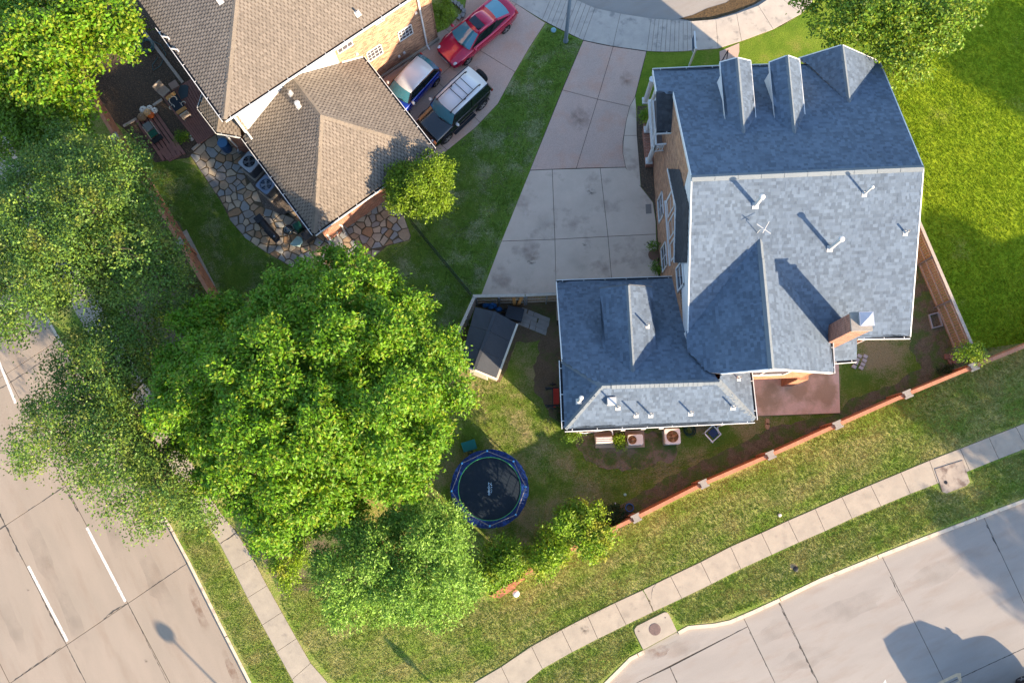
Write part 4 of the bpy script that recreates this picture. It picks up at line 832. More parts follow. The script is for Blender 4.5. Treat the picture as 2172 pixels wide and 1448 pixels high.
v0 = hw(gE - .05, gS - .08, 0); MB().tube([(v0.x, v0.y, EG - .15), (v0.x, v0.y, .25), (v0.x + .1, v0.y - .35, .08)], .045, 8).build('downspout', WHITE, gh)
# vents and aerial
for P, b_, tp, cr, r in ((PS, (1602, 436), (1609.7, 413), .12, .085), (PS, (1833, 412), (1846.5, 395), .075, .045), (PS, (1760, 527), (1778, 500), .125, .085), (PS, (1920, 494.5), (1927, 486), 0, .045),
                         (D2, (1372.6, 692), (1374.5, 684), 0, .045), (GW, (1228, 851), (1230, 842), .10, .075), (GS, (1310.5, 864.5), (1313, 858), 0, .04), (GS, (1349.2, 880), (1352, 874), 0, .04), (GS, (1380, 880), (1383, 874), 0, .04), (GS, (1464.6, 876), (1468, 869), 0, .04), (GS, (1554.5, 864), (1559, 857), 0, .04), (GE, (1566, 803), (1570, 796), 0, .04)):
    vent(gh, P, *b_, r=r, capr=cr, top=tp, fl=.13 if r > .06 else .105)
p = GS.at(1297, 851); MB().box((p.x, p.y, p.z + .09), (.42, .36, .22), TH, 0, (.92, .92)).build('box_vent', METALW, gh)
p = PS.at(1606, 494); q = MB(); q.tube([p, p + Vector((0, 0, .5)), p + Vector((.12, -.05, .62))], .016, 6); d = p + Vector((.12, -.02, .66)); q.tube([d + Vector((-.3, .21, 0)), d + Vector((.27, -.22, 0))], .02, 6); q.tube([d + Vector((-.08, -.2, .02)), d + Vector((.22, .31, .02))], .014, 6); q.build('aerial', METALW, gh)
MB().tube([GN.at(1453, 707) + Vector((0, 0, .05)), GN.at(1459, 722) + Vector((0, 0, .05))], .06, 8).build('downspout', WHITE, gh)
# ---------------------------------------------------------------- brown-roofed house
c0 = un(640, 120); bh = thing('brick_house', 'brick house with tan-brown shingle roof and white gutters beside the parked cars', 'house', (c0.x, c0.y, 0))
E1 = 6.2
B_ = mat
p_c, p_r, p_l = un(475, 253, E1), un(857, 0, E1), un(331, 58, E1)
er = (p_r - p_c).normalized(); el = (p_l - p_c).normalized(); el = (el - er * el.dot(er)).normalized()   # square corner
tp_ = math.tan(math.radians(24))
R1 = Plane(p_c, p_c + er, p_c + el + Vector((0, 0, tp_))); R2_ = Plane(p_c, p_c + el, p_c + er + Vector((0, 0, tp_)))
hipd = (er + el + Vector((0, 0, tp_))); hp = p_c + hipd * 5.0
far = lambda s, t: p_c + er * s + el * t
def plz(P, v): return Vector((v.x, v.y, P.z(v.x, v.y)))
LL = 17.0
roofR = [p_c, far(LL, 0), plz(R1, far(LL - 4.6, 4.6)), plz(R1, far(4.6, 4.6))]
sL = (p_l - p_c).length
roofL = [p_c, plz(R2_, far(4.6, 4.6)), plz(R2_, far(4.6, 12)), far(0, 12)]
for P, pol in ((R1, roofR), (R2_, roofL)): roofdeck(bh, pol, SHBD); shingles(bh, pol, P.n, SHB, 'tab', 'shingles', .145, SHBD)
cap(bh, p_c, plz(R1, far(4.6, 4.6)), R1.n, R2_.n, CAPB, .15, .02, .2, 'hip_cap')
gutter(bh, p_c, far(LL, 0), -el, .13); gutter(bh, p_c, far(0, sL), -er, .13)
oh = .5
def wl(s0, t0, s1, t1, zs, mt, out, nm='wall'):
    a, b_ = far(s0, t0), far(s1, t1); return wallpoly(bh, tuple(a.xy), tuple(b_.xy), zs, mt, .14, nm, out)
sb = ((un(722, 133, 4.2)) - p_c).dot(er)
wl(oh, oh, sb, oh, [(0, 0), (1, 0), (1, E1 - .1), (0, E1 - .1)], SIDING, (-el.x, -el.y), 'siding_wall')
cs = (un(923, 74.6) - p_c).dot(er)
wl(sb, oh, cs, oh, [(0, 0), (1, 0), (1, E1 - .1), (0, E1 - .1)], BRKM, (-el.x, -el.y))
wl(oh, oh, oh, 12, [(0, 0), (1, 0), (1, E1 - .1), (0, E1 - .1)], BRKM, (-er.x, -er.y)); wl(cs, oh, cs, 9, [(0, 0), (1, 0), (1, E1 - .1), (0, E1 - .1)], BRKM, (er.x, er.y))
q = MB(); a, b_ = far(sb, oh - .06), far(cs, oh - .06); q.beam((a.x, a.y, .1), (b_.x, b_.y, .1), .14, .2); q.build('footing', CONC, bh)
wp = far(0, oh); wn = -el
for pts in (((640, 405), (750, 335), (770, 405), (655, 480)), ((877, 255), (983, 180), (998, 250), (897, 325)), ((400, 350), (520, 285), (535, 340), (425, 418)), ((700, 155), (770, 112), (780, 150), (712, 195))):
    c3 = [unplane(600 + x / 3.62, y / 3.62, wp, wn) for x, y in pts]; c = sum(c3, Vector()) / 4
    w = ((c3[1] - c3[0]).length + (c3[2] - c3[3]).length) / 2; h = abs(((c3[0].z + c3[1].z) - (c3[2].z + c3[3].z)) / 2)
    window(bh, c, er, wn, w, h, 4 if pts[0][0] in (640, 877) else 3, 3 if pts[0][0] in (640, 877) else 2, .04, .022)
for x, y in ((565, 410), (1018, 97), (928, 403), (890, 430)): c = unplane(600 + x / 3.62, y / 3.62, wp, wn) + wn * .04; MB().box(tuple(c), (.13, .1, .13), math.atan2(er.y, er.x)).build('wall_light', METALW, bh)
c = unplane(600 + 1098 / 3.62, 330 / 3.62, wp, wn); MB().tube([(c.x + wn.x * .1, c.y + wn.y * .1, E1 - .1), (c.x + wn.x * .08, c.y + wn.y * .08, .3), (c.x + wn.x * .3, c.y + wn.y * .3, .1)], .05, 8).build('downspout', WHITE, bh)
# single-storey garage wing, hipped
EG2, TG = 3.0, 5.2
k0, k1, k2 = un(516, 291, EG2), un(666, 495, EG2), un(919, 316, EG2); pk = un(680, 244, TG)
PA = Plane(k0, k1, pk); PB = Plane(k1, k2, pk); k3 = un(768, 122, EG2); PC = Plane(k2, k3, pk)
rdir = PA.n.cross(PC.n).normalized(); rdir = rdir if rdir.y > 0 else -rdir
re = pk + rdir * 3.4
for P, pol in ((PA, [k0, k1, pk, re, un(516, 291, EG2) + (k0 - k1).normalized() * .02]), (PB, [k1, k2, pk]), (PC, [k2, k3, re, pk])):
    pol = [Vector((v.x, v.y, P.z(v.x, v.y))) for v in pol]
    if P is PA: pol = pol[:4]
    roofdeck(bh, pol, SHBD); shingles(bh, pol, P.n, SHB, 'tab', 'shingles', .145, SHBD)
for a, b_, X, Y in ((pk, k1, PA, PB), (pk, k2, PB, PC)): cap(bh, a, b_, X.n, Y.n, CAPB, .16, .02, .2, 'hip_cap')
cap(bh, pk, re, PA.n, PC.n, CAPB, .15, .02, .2, 'ridge_cap')
o1 = (k0 + k1) / 2 - (k2 + k3) / 2
gutter(bh, k0, k1, o1); gutter(bh, k1, k2, k1 - k0); gutter(bh, k2, k3, -o1)
ins = .35; g_ = [Vector((v.x, v.y)) for v in (k0, k1, k2, k3)]; gi = offset(ccw([tuple(v) for v in g_]), ins); gq = MB().prism(gi, 0, EG2 - .12); gq.build('garage_wall', BRKD, bh)
# white verge at the top of the wing and the long white board crossing it
t = MB(); a, b_ = PC.at(768, 121), PC.at(724, 133); t.beam(a - Vector((0, 0, .05)), b_ + Vector((0, 0, .0)), .10, .2); t.build('verge_board', WHITE, bh)
v0 = far(oh - .05, oh - .05); a, b_ = PA.at(519, 274), PA.at(535, 296); MB().tube([(v0.x, v0.y, E1 - .1), (v0.x, v0.y, a.z + .1)], .06, 8).build('downspout', WHITE, bh); MB().tube([a + Vector((0, 0, .07)), b_ + Vector((0, 0, .07))], .055, 8).build('downspout', WHITE, bh)
# low hipped bay roof at the south corner
BE = 3.0; q0, q1, q2, q3 = un(421.4, 229, BE), un(460, 279.4, BE), un(510, 287.7, BE), un(520, 276, BE)
tpz = Vector((0, 0, .75)); i0 = un(450, 205, BE) + tpz; i1 = un(478, 240, BE) + tpz; i2 = un(510, 258, BE) + tpz
P1 = Plane(q0, q1, i1); P2 = Plane(q1, q2, i1)
for P, pol in ((P1, [q0, q1, i1, i0]), (P2, [q1, q2, i2, i1])):
    pol = [Vector((v.x, v.y, P.z(v.x, v.y))) for v in pol]; roofdeck(bh, pol, SHBD); shingles(bh, pol, P.n, SHB, 'tab', 'shingles', .145, SHBD)
cap(bh, i1, q1, P1.n, P2.n, CAPB, .1, .015, .18, 'hip_cap')
gutter(bh, q0, q1, (-1, -.7, 0), .10); gutter(bh, q1, q2, (0, -1, 0), .10); gutter(bh, un(432, 196, BE), q0, (-1, .1, 0), .10)
gi = offset(ccw([(v.x, v.y) for v in (q0, q1, q2, i2, i0)]), .18); MB().prism(gi, 0, BE - .1).build('bay_wall', BRKD, bh)
c = un(480, 287, BE - .1); MB().tube([c, c - Vector((0, 0, .3)), un(505, 313, .5), un(505, 322, .1)], .045, 8).build('downspout', WHITE, bh)
# vents
for P, b_, tp, cr, r in ((R1, (759, 30), (754, 24), 0, .05), (PA, (617, 199), (613, 192), 0, .05), (PA, (634, 226), (630, 220), .14, .1), (R1, (467, 3), (464, 1), .1, .06)):
    vent(bh, P, *b_, r=r, capr=cr, top=tp)
for p in ((357, 81), (377, 107)):
    c = R2_.at(*p); MB().tube([c + Vector((-.25, .05, .06)), c + Vector((.0, 0, .08)), c + Vector((.08, -.1, .06))], .045, 8).build('vent_pipe', METALW, bh)
# ================================================================ GARDEN WALLS AND FENCES
def garden_wall(nodes, label, hgt=2.0, pillars=(), ibeam=True, skip=()):
    P = [Vector(g2(*p, hgt)) for p in nodes]; root = thing('garden_wall', label, 'wall', (P[0].x, P[0].y, 0))
    for i in range(len(P) - 1):
        a, b_ = P[i], P[i + 1]; d = (b_ - a).normalized(); n = Vector((-d.y, d.x))
        MB().prism(ccw([tuple(a + n * .07), tuple(b_ + n * .07), tuple(b_ - n * .07), tuple(a - n * .07)]), -.05, hgt - .05).build('wall_panel', WALLO, root)
        k = max(1, int((b_ - a).length / .22)); q = MB()
        for j in range(k):
            s0, s1 = a + (b_ - a) * (j / k), a + (b_ - a) * ((j + 1) / k) - d * .004
            q.prism(ccw([tuple(s0 + n * .088), tuple(s1 + n * .088), tuple(s1 - n * .088), tuple(s0 - n * .088)]), hgt - .05, hgt + rnd.uniform(.012, .02))
        o = q.build('coping', COPE, root); o['kind'] = 'stuff'
    for i in pillars:
        a = P[i]; d = (P[min(i + 1, len(P) - 1)] - P[max(i - 1, 0)]).normalized(); ang = math.atan2(d.y, d.x); n = Vector((-d.y, d.x))
        p = MB().box((a.x, a.y, (hgt + .04) / 2), (.36, .30, hgt + .04), ang).build('pillar', WALLO, root)
        q = MB(); z = hgt + .08
        q.box((a.x, a.y, z), (.32, .22 if ibeam else .42, .08), ang)
        if ibeam:
            for s in (-.15, .15): q.box((a.x + n.x * s, a.y + n.y * s, z + .0015), (.45, .09, .08), ang)
        q.build('pillar_cap', STONECAP, p)
    return root
COPE = mat('coping_brick', (0.46, 0.20, 0.115), (0.38, 0.165, 0.095), 4, .85, island=.07, coord='World')
garden_wall([(1112, 1216), (1196, 1172), (1349, 1098), (1492, 1026), (1634, 965), (1776, 901), (1924, 836), (2064, 778), (2250, 703), (2420, 632)], 'terracotta garden wall between the back yard and the roadside lawn', 2.0, (1, 2, 3, 4, 5, 6, 7, 8))
garden_wall([(120, 60), (172, 175), (245, 292), (312, 400), (381, 515), (446, 626), (520, 746), (600, 876), (680, 1000), (762, 1110), (850, 1205)], 'red brick garden wall under the trees along the avenue', 2.0, (2, 4, 6, 8))
MB().prism(ccw(poly([(388, 493), (396, 487), (457, 606), (449, 611)])), 0, .05).build('mow_strip', CONC)['kind'] = 'structure'
MB().prism(ccw(poly([(293, 352), (300, 347), (350, 430), (343, 436)])), 0, .05).build('mow_strip', CONC)['kind'] = 'structure'
cw = thing('corner_wall', 'stepped brick corner pier beside the white globe light', 'wall', (*g2(1070, 1250), 0))
MB().prism(ccw(poly([(1038, 1264), (1056, 1252), (1085, 1236), (1094, 1246), (1060, 1268)], 1.2)), 0, 1.2).build('pier', WALLO, cw)
MB().prism(ccw(poly([(1085, 1236), (1110, 1221), (1114, 1227), (1094, 1242)], 1.5)), 0, 1.5).build('wing', WALLO, cw)
MB().prism(ccw(poly([(1036, 1262), (1040, 1255), (1052, 1262), (1050, 1268)], .9)), 0, .9).build('pier', WALLO, cw)
def board_fence(a, b_, inn, label, h=1.85, bw=.14, mt=WOOD, rails=3, posts=(), tilt=0.0):
    """close-boarded fence: boards outside, rails and posts on the inn side, cap board on top"""
    A_, B_2 = Vector(g2(*a, h)), Vector(g2(*b_, h)); d = (B_2 - A_); L_ = d.length; d.normalize(); n = Vector((-d.y, d.x)); n = n if n.dot(Vector(inn)) > 0 else -n; ang = math.atan2(d.y, d.x)
    root = thing('wood_fence', label, 'fence', (A_.x, A_.y, 0)); k = int(L_ / bw)
    for i in range(k):
        c = A_ + d * (L_ * (i + .5) / k); hh = h - .06 - rnd.uniform(0, .015)
        MB().box((c.x, c.y, hh / 2 + .02), (L_ / k - rnd.uniform(.018, .03), .022, hh), ang).build('board', mt, root)
    for j in range(rails):
        z = .25 + j * (h - .5) / (rails - 1); c0, c1 = A_ + n * .035, B_2 + n * .035
        MB().beam((c0.x, c0.y, z), (c1.x, c1.y, z), .045, .09).build('rail', WOODG, root)
    for t in posts:
        c = A_ + d * L_ * t + n * .1; MB().box((c.x, c.y, (h - .05) / 2), (.07, .07, h - .05), ang).build('post', GREYM if h > 1.7 else WOODG, root)
    c0, c1 = A_ + n * .02, B_2 + n * .02; MB().beam((c0.x, c0.y, h), (c1.x, c1.y, h), .15, .035).build('cap_board', WOODG, root)
    return root
board_fence((1938, 440), (2062, 729), (-1, -.3), 'brown board fence with grey cap rail beside the bright side lawn', posts=(.03, .36, .68, .99))
board_fence((1003, 627), (1113, 625), (0, -1), 'weathered board fence behind the shed at the driveway end', posts=(.0, .5, 1.0))
board_fence((1115, 624.8), (1188, 622), (0, -1), 'wooden gate section with a diagonal brace beside the garage wall', 1.8, posts=(.03, .62, .98), rails=3)
board_fence((1005, 630), (966, 716), (1, 0), 'short board fence running along the left side of the shed', posts=(.0, .5, 1.0), mt=WOODG)
# ================================================================ SHED AND ITS CORNER
sh = thing('garden_shed', 'small garden shed with a dark felt roof and cream walls', 'shed', (*g2(1040, 760), 0))
zr, ze = 2.45, 2.0
sr = [un(1051, 661, zr), un(1006, 784.5, zr)]; se = [un(1097.5, 686.6, ze), un(1054, 804, ze)]; sw = [un(1008, 651, ze), un(975, 773, ze)]
SHR = mat('black_felt_shingle', (0.05, 0.055, 0.065), (0.04, 0.044, 0.052), 3, .9, bump=.004, bscale=30, grain=.15, stretch=((1, 6, 1), .35))
for (e, nm) in ((se, 'e'), (sw, 'w')):
    P = Plane(sr[0], sr[1], e[0]); 
    for k in range(3):
        t0, t1 = k / 3, (k + 1) / 3 - .004; q = [sr[0].lerp(sr[1], t0), sr[0].lerp(sr[1], t1), e[0].lerp(e[1], t1), e[0].lerp(e[1], t0)]
        q = [Vector((v.x, v.y, P.z(v.x, v.y))) for v in q]; roofdeck(sh, q, SHR, .05, 'roof_panel')
q = MB().beam(sr[0] + Vector((0, 0, .01)), sr[1] + Vector((0, 0, .01)), .16, .03).build('ridge_cap', SHR, sh)
CREAM = mat('cream_plastic', (0.55, 0.49, 0.40), (0.50, 0.44, 0.36), 4, .6)
co = [(v.x, v.y) for v in (sw[0], sw[1], se[1], se[0])]; wl_ = offset(ccw(co), .12); MB().prism(wl_, 0, ze - .05).build('wall', CREAM, sh)
t = MB(); t.beam(se[0] - Vector((0, 0, .04)), se[1] - Vector((0, 0, .04)), .10, .12)
for e in (se, sw): t.beam(e[1] - Vector((0, 0, .03)), sr[1] - Vector((0, 0, .03)), .08, .14)
t.build('fascia', CREAM, sh)
a, b_ = Vector(co[1]).lerp(Vector(co[2]), .25), Vector(co[1]).lerp(Vector(co[2]), .72); MB().beam((a.x, a.y, 1.0), (b_.x, b_.y, 1.0), .05, 1.7).build('door', CREAM, sh)
# grey roof-tile sheets lying on the ground
TIN = mat('grey_roof_sheet', (0.30, 0.285, 0.265), (0.25, 0.24, 0.225), 4, .8, grain=.1)
rs = thing('roofing_sheets', 'stack of grey stepped roofing sheets lying behind the garage', 'roofing sheets', (*g2(1130, 680), 0))
a, u_, v_ = Vector(g2(1108, 652)), None, None
b0 = Vector(g2(1168, 676)); c0_ = Vector(g2(1098, 688)); u_ = (b0 - a); v_ = (c0_ - a)
for i in range(4):
    for j in range(5):
        p = a + u_ * (j / 5) + v_ * (i / 4); ou = u_ * (.19); ov = v_ * .24; sk = u_ * rnd.uniform(-.02, .03)
        MB().prism(ccw([tuple(p + sk), tuple(p + ou + sk), tuple(p + ou * 1.0 + ov + sk), tuple(p + ov + sk)]), .03 + .012 * ((i + j) % 2), .05 + .016 * ((i * 2 + j) % 3)).build('tile_sheet', TIN, rs)
bx = thing('storage_box', 'black plastic storage box between shed and fence', 'box', (*g2(1092, 668), 0))
c = un(1092, 667, .3); MB().box((c.x, c.y, .3), (.82, .62, .6), -.25, 0, (.95, .95)).build('body', DARK, bx); MB().box((c.x, c.y, .62), (.88, .68, .05), -.25).build('lid', mat('blue_black_lid', (0.025, 0.03, 0.04), rough=.45), bx)
q = MB()
for p, r in (((1043, 649), .26), ((1058, 656), .2), ((1030, 648), .18)): c = un(*p, .3); q.ball(c, (r, r * .7, .28), 10, 0, .25)
tag(q.build('tarpaulin', mat('blue_tarpaulin', (0.02, 0.10, 0.30), (0.02, 0.14, 0.36), 8, .5)), 'crumpled blue tarpaulin behind the shed', 'tarpaulin')
q = MB()
for p, r in (((1075, 660), .2), ((1066, 672), .22), ((1025, 645), .2), ((1082, 650), .12)): c = un(*p, .15); q.ball(c, (r, r * .8, .16), 8, 0, .3)
tag(q.build('rubbish_sack', DARK), 'black rubbish sacks heaped beside the blue tarpaulin', 'sack')
for a, c, l in (((1089.5, 624), (1091.5, 648), 'left orange plywood offcut leaning on the fence'), ((1109, 624), (1099, 648), 'right orange plywood offcut leaning on the fence')):
    tag(MB().beam(un(*a, 1.75), un(*c, .25), .17, .02, 0, (0, 1, .3)).build('plywood_board', PLY), l, 'board', 'plywood offcuts')
# weight bench beside the garage wall
wb = thing('weight_bench', 'black weight bench with a red pad against the garage side wall', 'weight bench', (*g2(1178, 845), 0))
c = un(1180, 843, .45); MB().box((c.x, c.y, .42), (.30, 1.0, .08), .02).build('pad', mat('red_pad', (0.40, 0.03, 0.015), rough=.5), wb)
q = MB()
for dy in (-.45, .45): q.beam((c.x - .55, c.y + dy, .35), (c.x + .2, c.y + dy, .35), .05, .05); q.beam((c.x - .5, c.y + dy, 0), (c.x - .5, c.y + dy, .9), .05, .05); q.beam((c.x - .6, c.y + dy, .9), (c.x + .1, c.y + dy, .9), .06, .06)
q.beam((c.x - .2, c.y - .75, .95), (c.x - .2, c.y + .75, .95), .03, .03); q.build('frame', BLACKM, wb)
q = MB()
for dy in (-.62, .62): q.lathe((c.x - .2, c.y + dy, .95), [(.18, -.03), (.18, .03)], 18, rot=Matrix.Rotation(pi / 2, 3, 'X'))
q.build('weight_plate', BLACKM, wb)
# ================================================================ TRAMPOLINE
tc = un(1038.5, 1036, .85); TRr = 1.93
tr = thing('trampoline', 'round black trampoline with blue padding, safety poles and white lettering', 'trampoline', (tc.x, tc.y, 0))
MB().lathe((tc.x, tc.y, .85), [(1.55, -.02), (1.55, 0.0)], 64).build('jumping_mat', mat('black_mesh_mat', (0.006, 0.014, 0.026), (0.010, 0.02, 0.034), 30, .75, c3=(0.022, 0.026, 0.036), s3=2.2, t3=(.62, .75)), tr)
def ringm(r0, r1, z0, z1, n=64, wob=0.0):
    q = MB(); vs = []; fs = []
    for k in range(n):
        a = 2 * pi * k / n; w_ = 1 + wob * (rnd.random() - .5)
        for r, z in ((r0, z0), (r1 * w_, z0), (r1 * w_, z1), (r0, z1)): vs.append((tc.x + r * math.cos(a), tc.y + r * math.sin(a), z))
    for k in range(n):
        m_ = (k + 1) % n
        for j in range(4): fs.append((k * 4 + j, k * 4 + (j + 1) % 4, m_ * 4 + (j + 1) % 4, m_ * 4 + j))
    return q.add(vs, fs)
ringm(1.545, 1.58, .852, .862).build('green_trim', mat('lime_trim', (0.14, 0.62, 0.16), rough=.5), tr)
BLUEV = mat('blue_vinyl', (0.006, 0.026, 0.14), (0.005, 0.016, 0.08), 5, .4, bump=.02, bscale=6, c3=(0.015, 0.06, 0.28), s3=4, t3=(.55, .7))
ringm(1.57, 1.95, .86, .89, 72, .02).build('pad', BLUEV, tr); ringm(1.82, 1.87, .78, .86).build('frame_ring', GREYM, tr)
NETM = mat('blue_net', (0.03, 0.05, 0.12), rough=.8); LB = mat('pale_blue_cap', (0.10, 0.38, 0.75), rough=.4)
px = [(1033, 956), (1089, 978), (1115, 1032), (1094, 1091), (1039, 1115), (985, 1085), (958, 1041), (980, 982)]; tops = []
for i, p in enumerate(px):
    w_ = un(*p, 1.5); dx = Vector((w_.x - tc.x, w_.y - tc.y)).normalized(); a = Vector((tc.x, tc.y)) + dx * 1.88; e = Vector((w_.x, w_.y))
    MB().tube([(a.x, a.y, 0), (a.x, a.y, .9), (e.x, e.y, 1.5)], .028, 8).build('pole', BLUEV, tr); MB().ball((e.x, e.y, 1.52), .055, 8).build('pole_cap', LB, tr); tops.append(Vector((e.x, e.y, 1.5)))
q = MB()
for i in range(8): a, b_ = tops[i], tops[(i + 1) % 8]; q.tube([a, a.lerp(b_, .5) - Vector((0, 0, .12)), b_], .016, 6)
q.build('net_rim', mat('grey_rope', (0.20, 0.19, 0.21), rough=.8), tr)
q = MB()
for i in range(8):
    a, b_ = tops[i], tops[(i + 1) % 8]; ca, cb = [Vector((tc.x, tc.y, .9)) + Vector((v.x - tc.x, v.y - tc.y, 0)).normalized() * 1.86 for v in (a, b_)]
    for j in range(9):
        t = j / 9; p = a.lerp(b_, t) - Vector((0, 0, .12 * 4 * t * (1 - t))); c = ca.lerp(cb, t); c = Vector((tc.x, tc.y, .9)) + (c - Vector((tc.x, tc.y, .9))).normalized() * 1.86; q.tube([p, c], .007, 4)
    for j in range(1, 4): q.tube([a.lerp(ca, j / 4), b_.lerp(cb, j / 4)], .006, 4)
o = q.build('safety_net', NETM, tr)
q = MB()
for k in range(8): a = 2 * pi * (k + .5) / 8; q.tube([(tc.x + 1.84 * math.cos(a), tc.y + 1.84 * math.sin(a), 0), (tc.x + 1.84 * math.cos(a), tc.y + 1.84 * math.sin(a), .8)], .025, 6)
q.build('leg', GREYM, tr)
def text_part(s, name, loc, rz, size, mt, parent, extra=0.0):
    cu = bpy.data.curves.new(name, 'FONT'); cu.body = s; cu.size = size; cu.extrude = .0015; cu.align_x = 'CENTER'; cu.align_y = 'CENTER'
    t = bpy.data.objects.new('tmp', cu); COL.objects.link(t); dg = bpy.context.evaluated_depsgraph_get(); me = bpy.data.meshes.new_from_object(t.evaluated_get(dg)); COL.objects.unlink(t); bpy.data.objects.remove(t)
    me.materials.clear(); me.materials.append(mt); o = bpy.data.objects.new(name, me); COL.objects.link(o); o.parent = parent; w_ = WL[parent.name]; o.location = (loc[0] - w_[0], loc[1] - w_[1], loc[2] - w_[2]); o.rotation_euler = (0, 0, rz); WL[o.name] = tuple(loc); return o
LOGO = mat('pale_blue_print', (0.42, 0.60, 0.78), rough=.6)
c = un(1038.5, 1036, .853); text_part('Zupapa', 'lettering', c, -pi / 2, .215, LOGO, tr)
q = MB()
for p in ((1042.8, 1028.7), (1042.8, 1032.8)): c = un(*p, .853); q.lathe(c, [(.026, 0), (.026, .003)], 8)
arc = [un(x, y, .855) for x, y in ((1042.4, 1036), (1043.2, 1039), (1043, 1042), (1042, 1045))]; q.tube(arc, .008, 4); q.build('logo_mark', LOGO, tr)
tl = thing('trampoline_ladder', 'small black ladder hooked on the trampoline edge', 'ladder', (*g2(1003, 962), 0)); q = MB()
a, b_ = un(1000, 966, .8), un(994, 946, .1)
for s in (-.12, .12): q.beam(a + Vector((s, 0, 0)), b_ + Vector((s, 0, 0)), .03, .03)
q.build('side_rail', BLACKM, tl); q = MB()
for t in (.2, .5, .8): c = a.lerp(b_, t); q.beam(c + Vector((-.12, 0, 0)), c + Vector((.12, 0, 0)), .06, .02)
q.build('step', BLACKM, tl)
c = un(995, 945, .5); gt = thing('folding_table', 'small green folding table near the trampoline', 'table', (c.x, c.y, 0)); MB().box((c.x, c.y, .5), (.72, .50, .03), .30).build('tabletop', mat('teal_green', (0.006, 0.12, 0.11), rough=.5), gt)
q = MB()
for s in (-1, 1):
    for r in (-1, 1): p = Vector((c.x, c.y)) + Vector((math.cos(.3), math.sin(.3))) * .32 * s + Vector((-math.sin(.3), math.cos(.3))) * .2 * r; MB().box((p.x, p.y, .24), (.025, .025, .48)).build('leg', BLACKM, gt)
# ================================================================ COOLING UNITS
def blades(parent, c, r, n, mt, name='fan_blade', z=0.0, hub=.07):
    q = MB()
    for k in range(n):
        a = 2 * pi * k / n; pts = []
        for rr_, da, dz in ((hub, -.25, .02), (r, -.12, .045), (r * .98, .55, -.02), (hub, .5, -.01)): pts.append((c[0] + rr_ * math.cos(a + da), c[1] + rr_ * math.sin(a + da), c[2] + dz + z))
        q.face(pts); q.face([(p[0], p[1], p[2] - .006) for p in pts[::-1]])
    q.build(name, mt, parent); MB().lathe((c[0], c[1], c[2] - .05 + z), [(hub, 0), (hub, .10), (hub * .6, .12)], 12).build('fan_hub', mt, parent)
def rbox(c, sx, sy, h, rz, z0, r=.09, n=4):
    pts = []
    for ix, iy, a0 in ((1, 1, 0), (-1, 1, pi / 2), (-1, -1, pi), (1, -1, 3 * pi / 2)):
        for k in range(n + 1):
            a = a0 + (pi / 2) * k / n; x, y = ix * (sx / 2 - r) + r * math.cos(a), iy * (sy / 2 - r) + r * math.sin(a)
            pts.append((c[0] + x * math.cos(rz) - y * math.sin(rz), c[1] + x * math.sin(rz) + y * math.cos(rz)))
    return pts
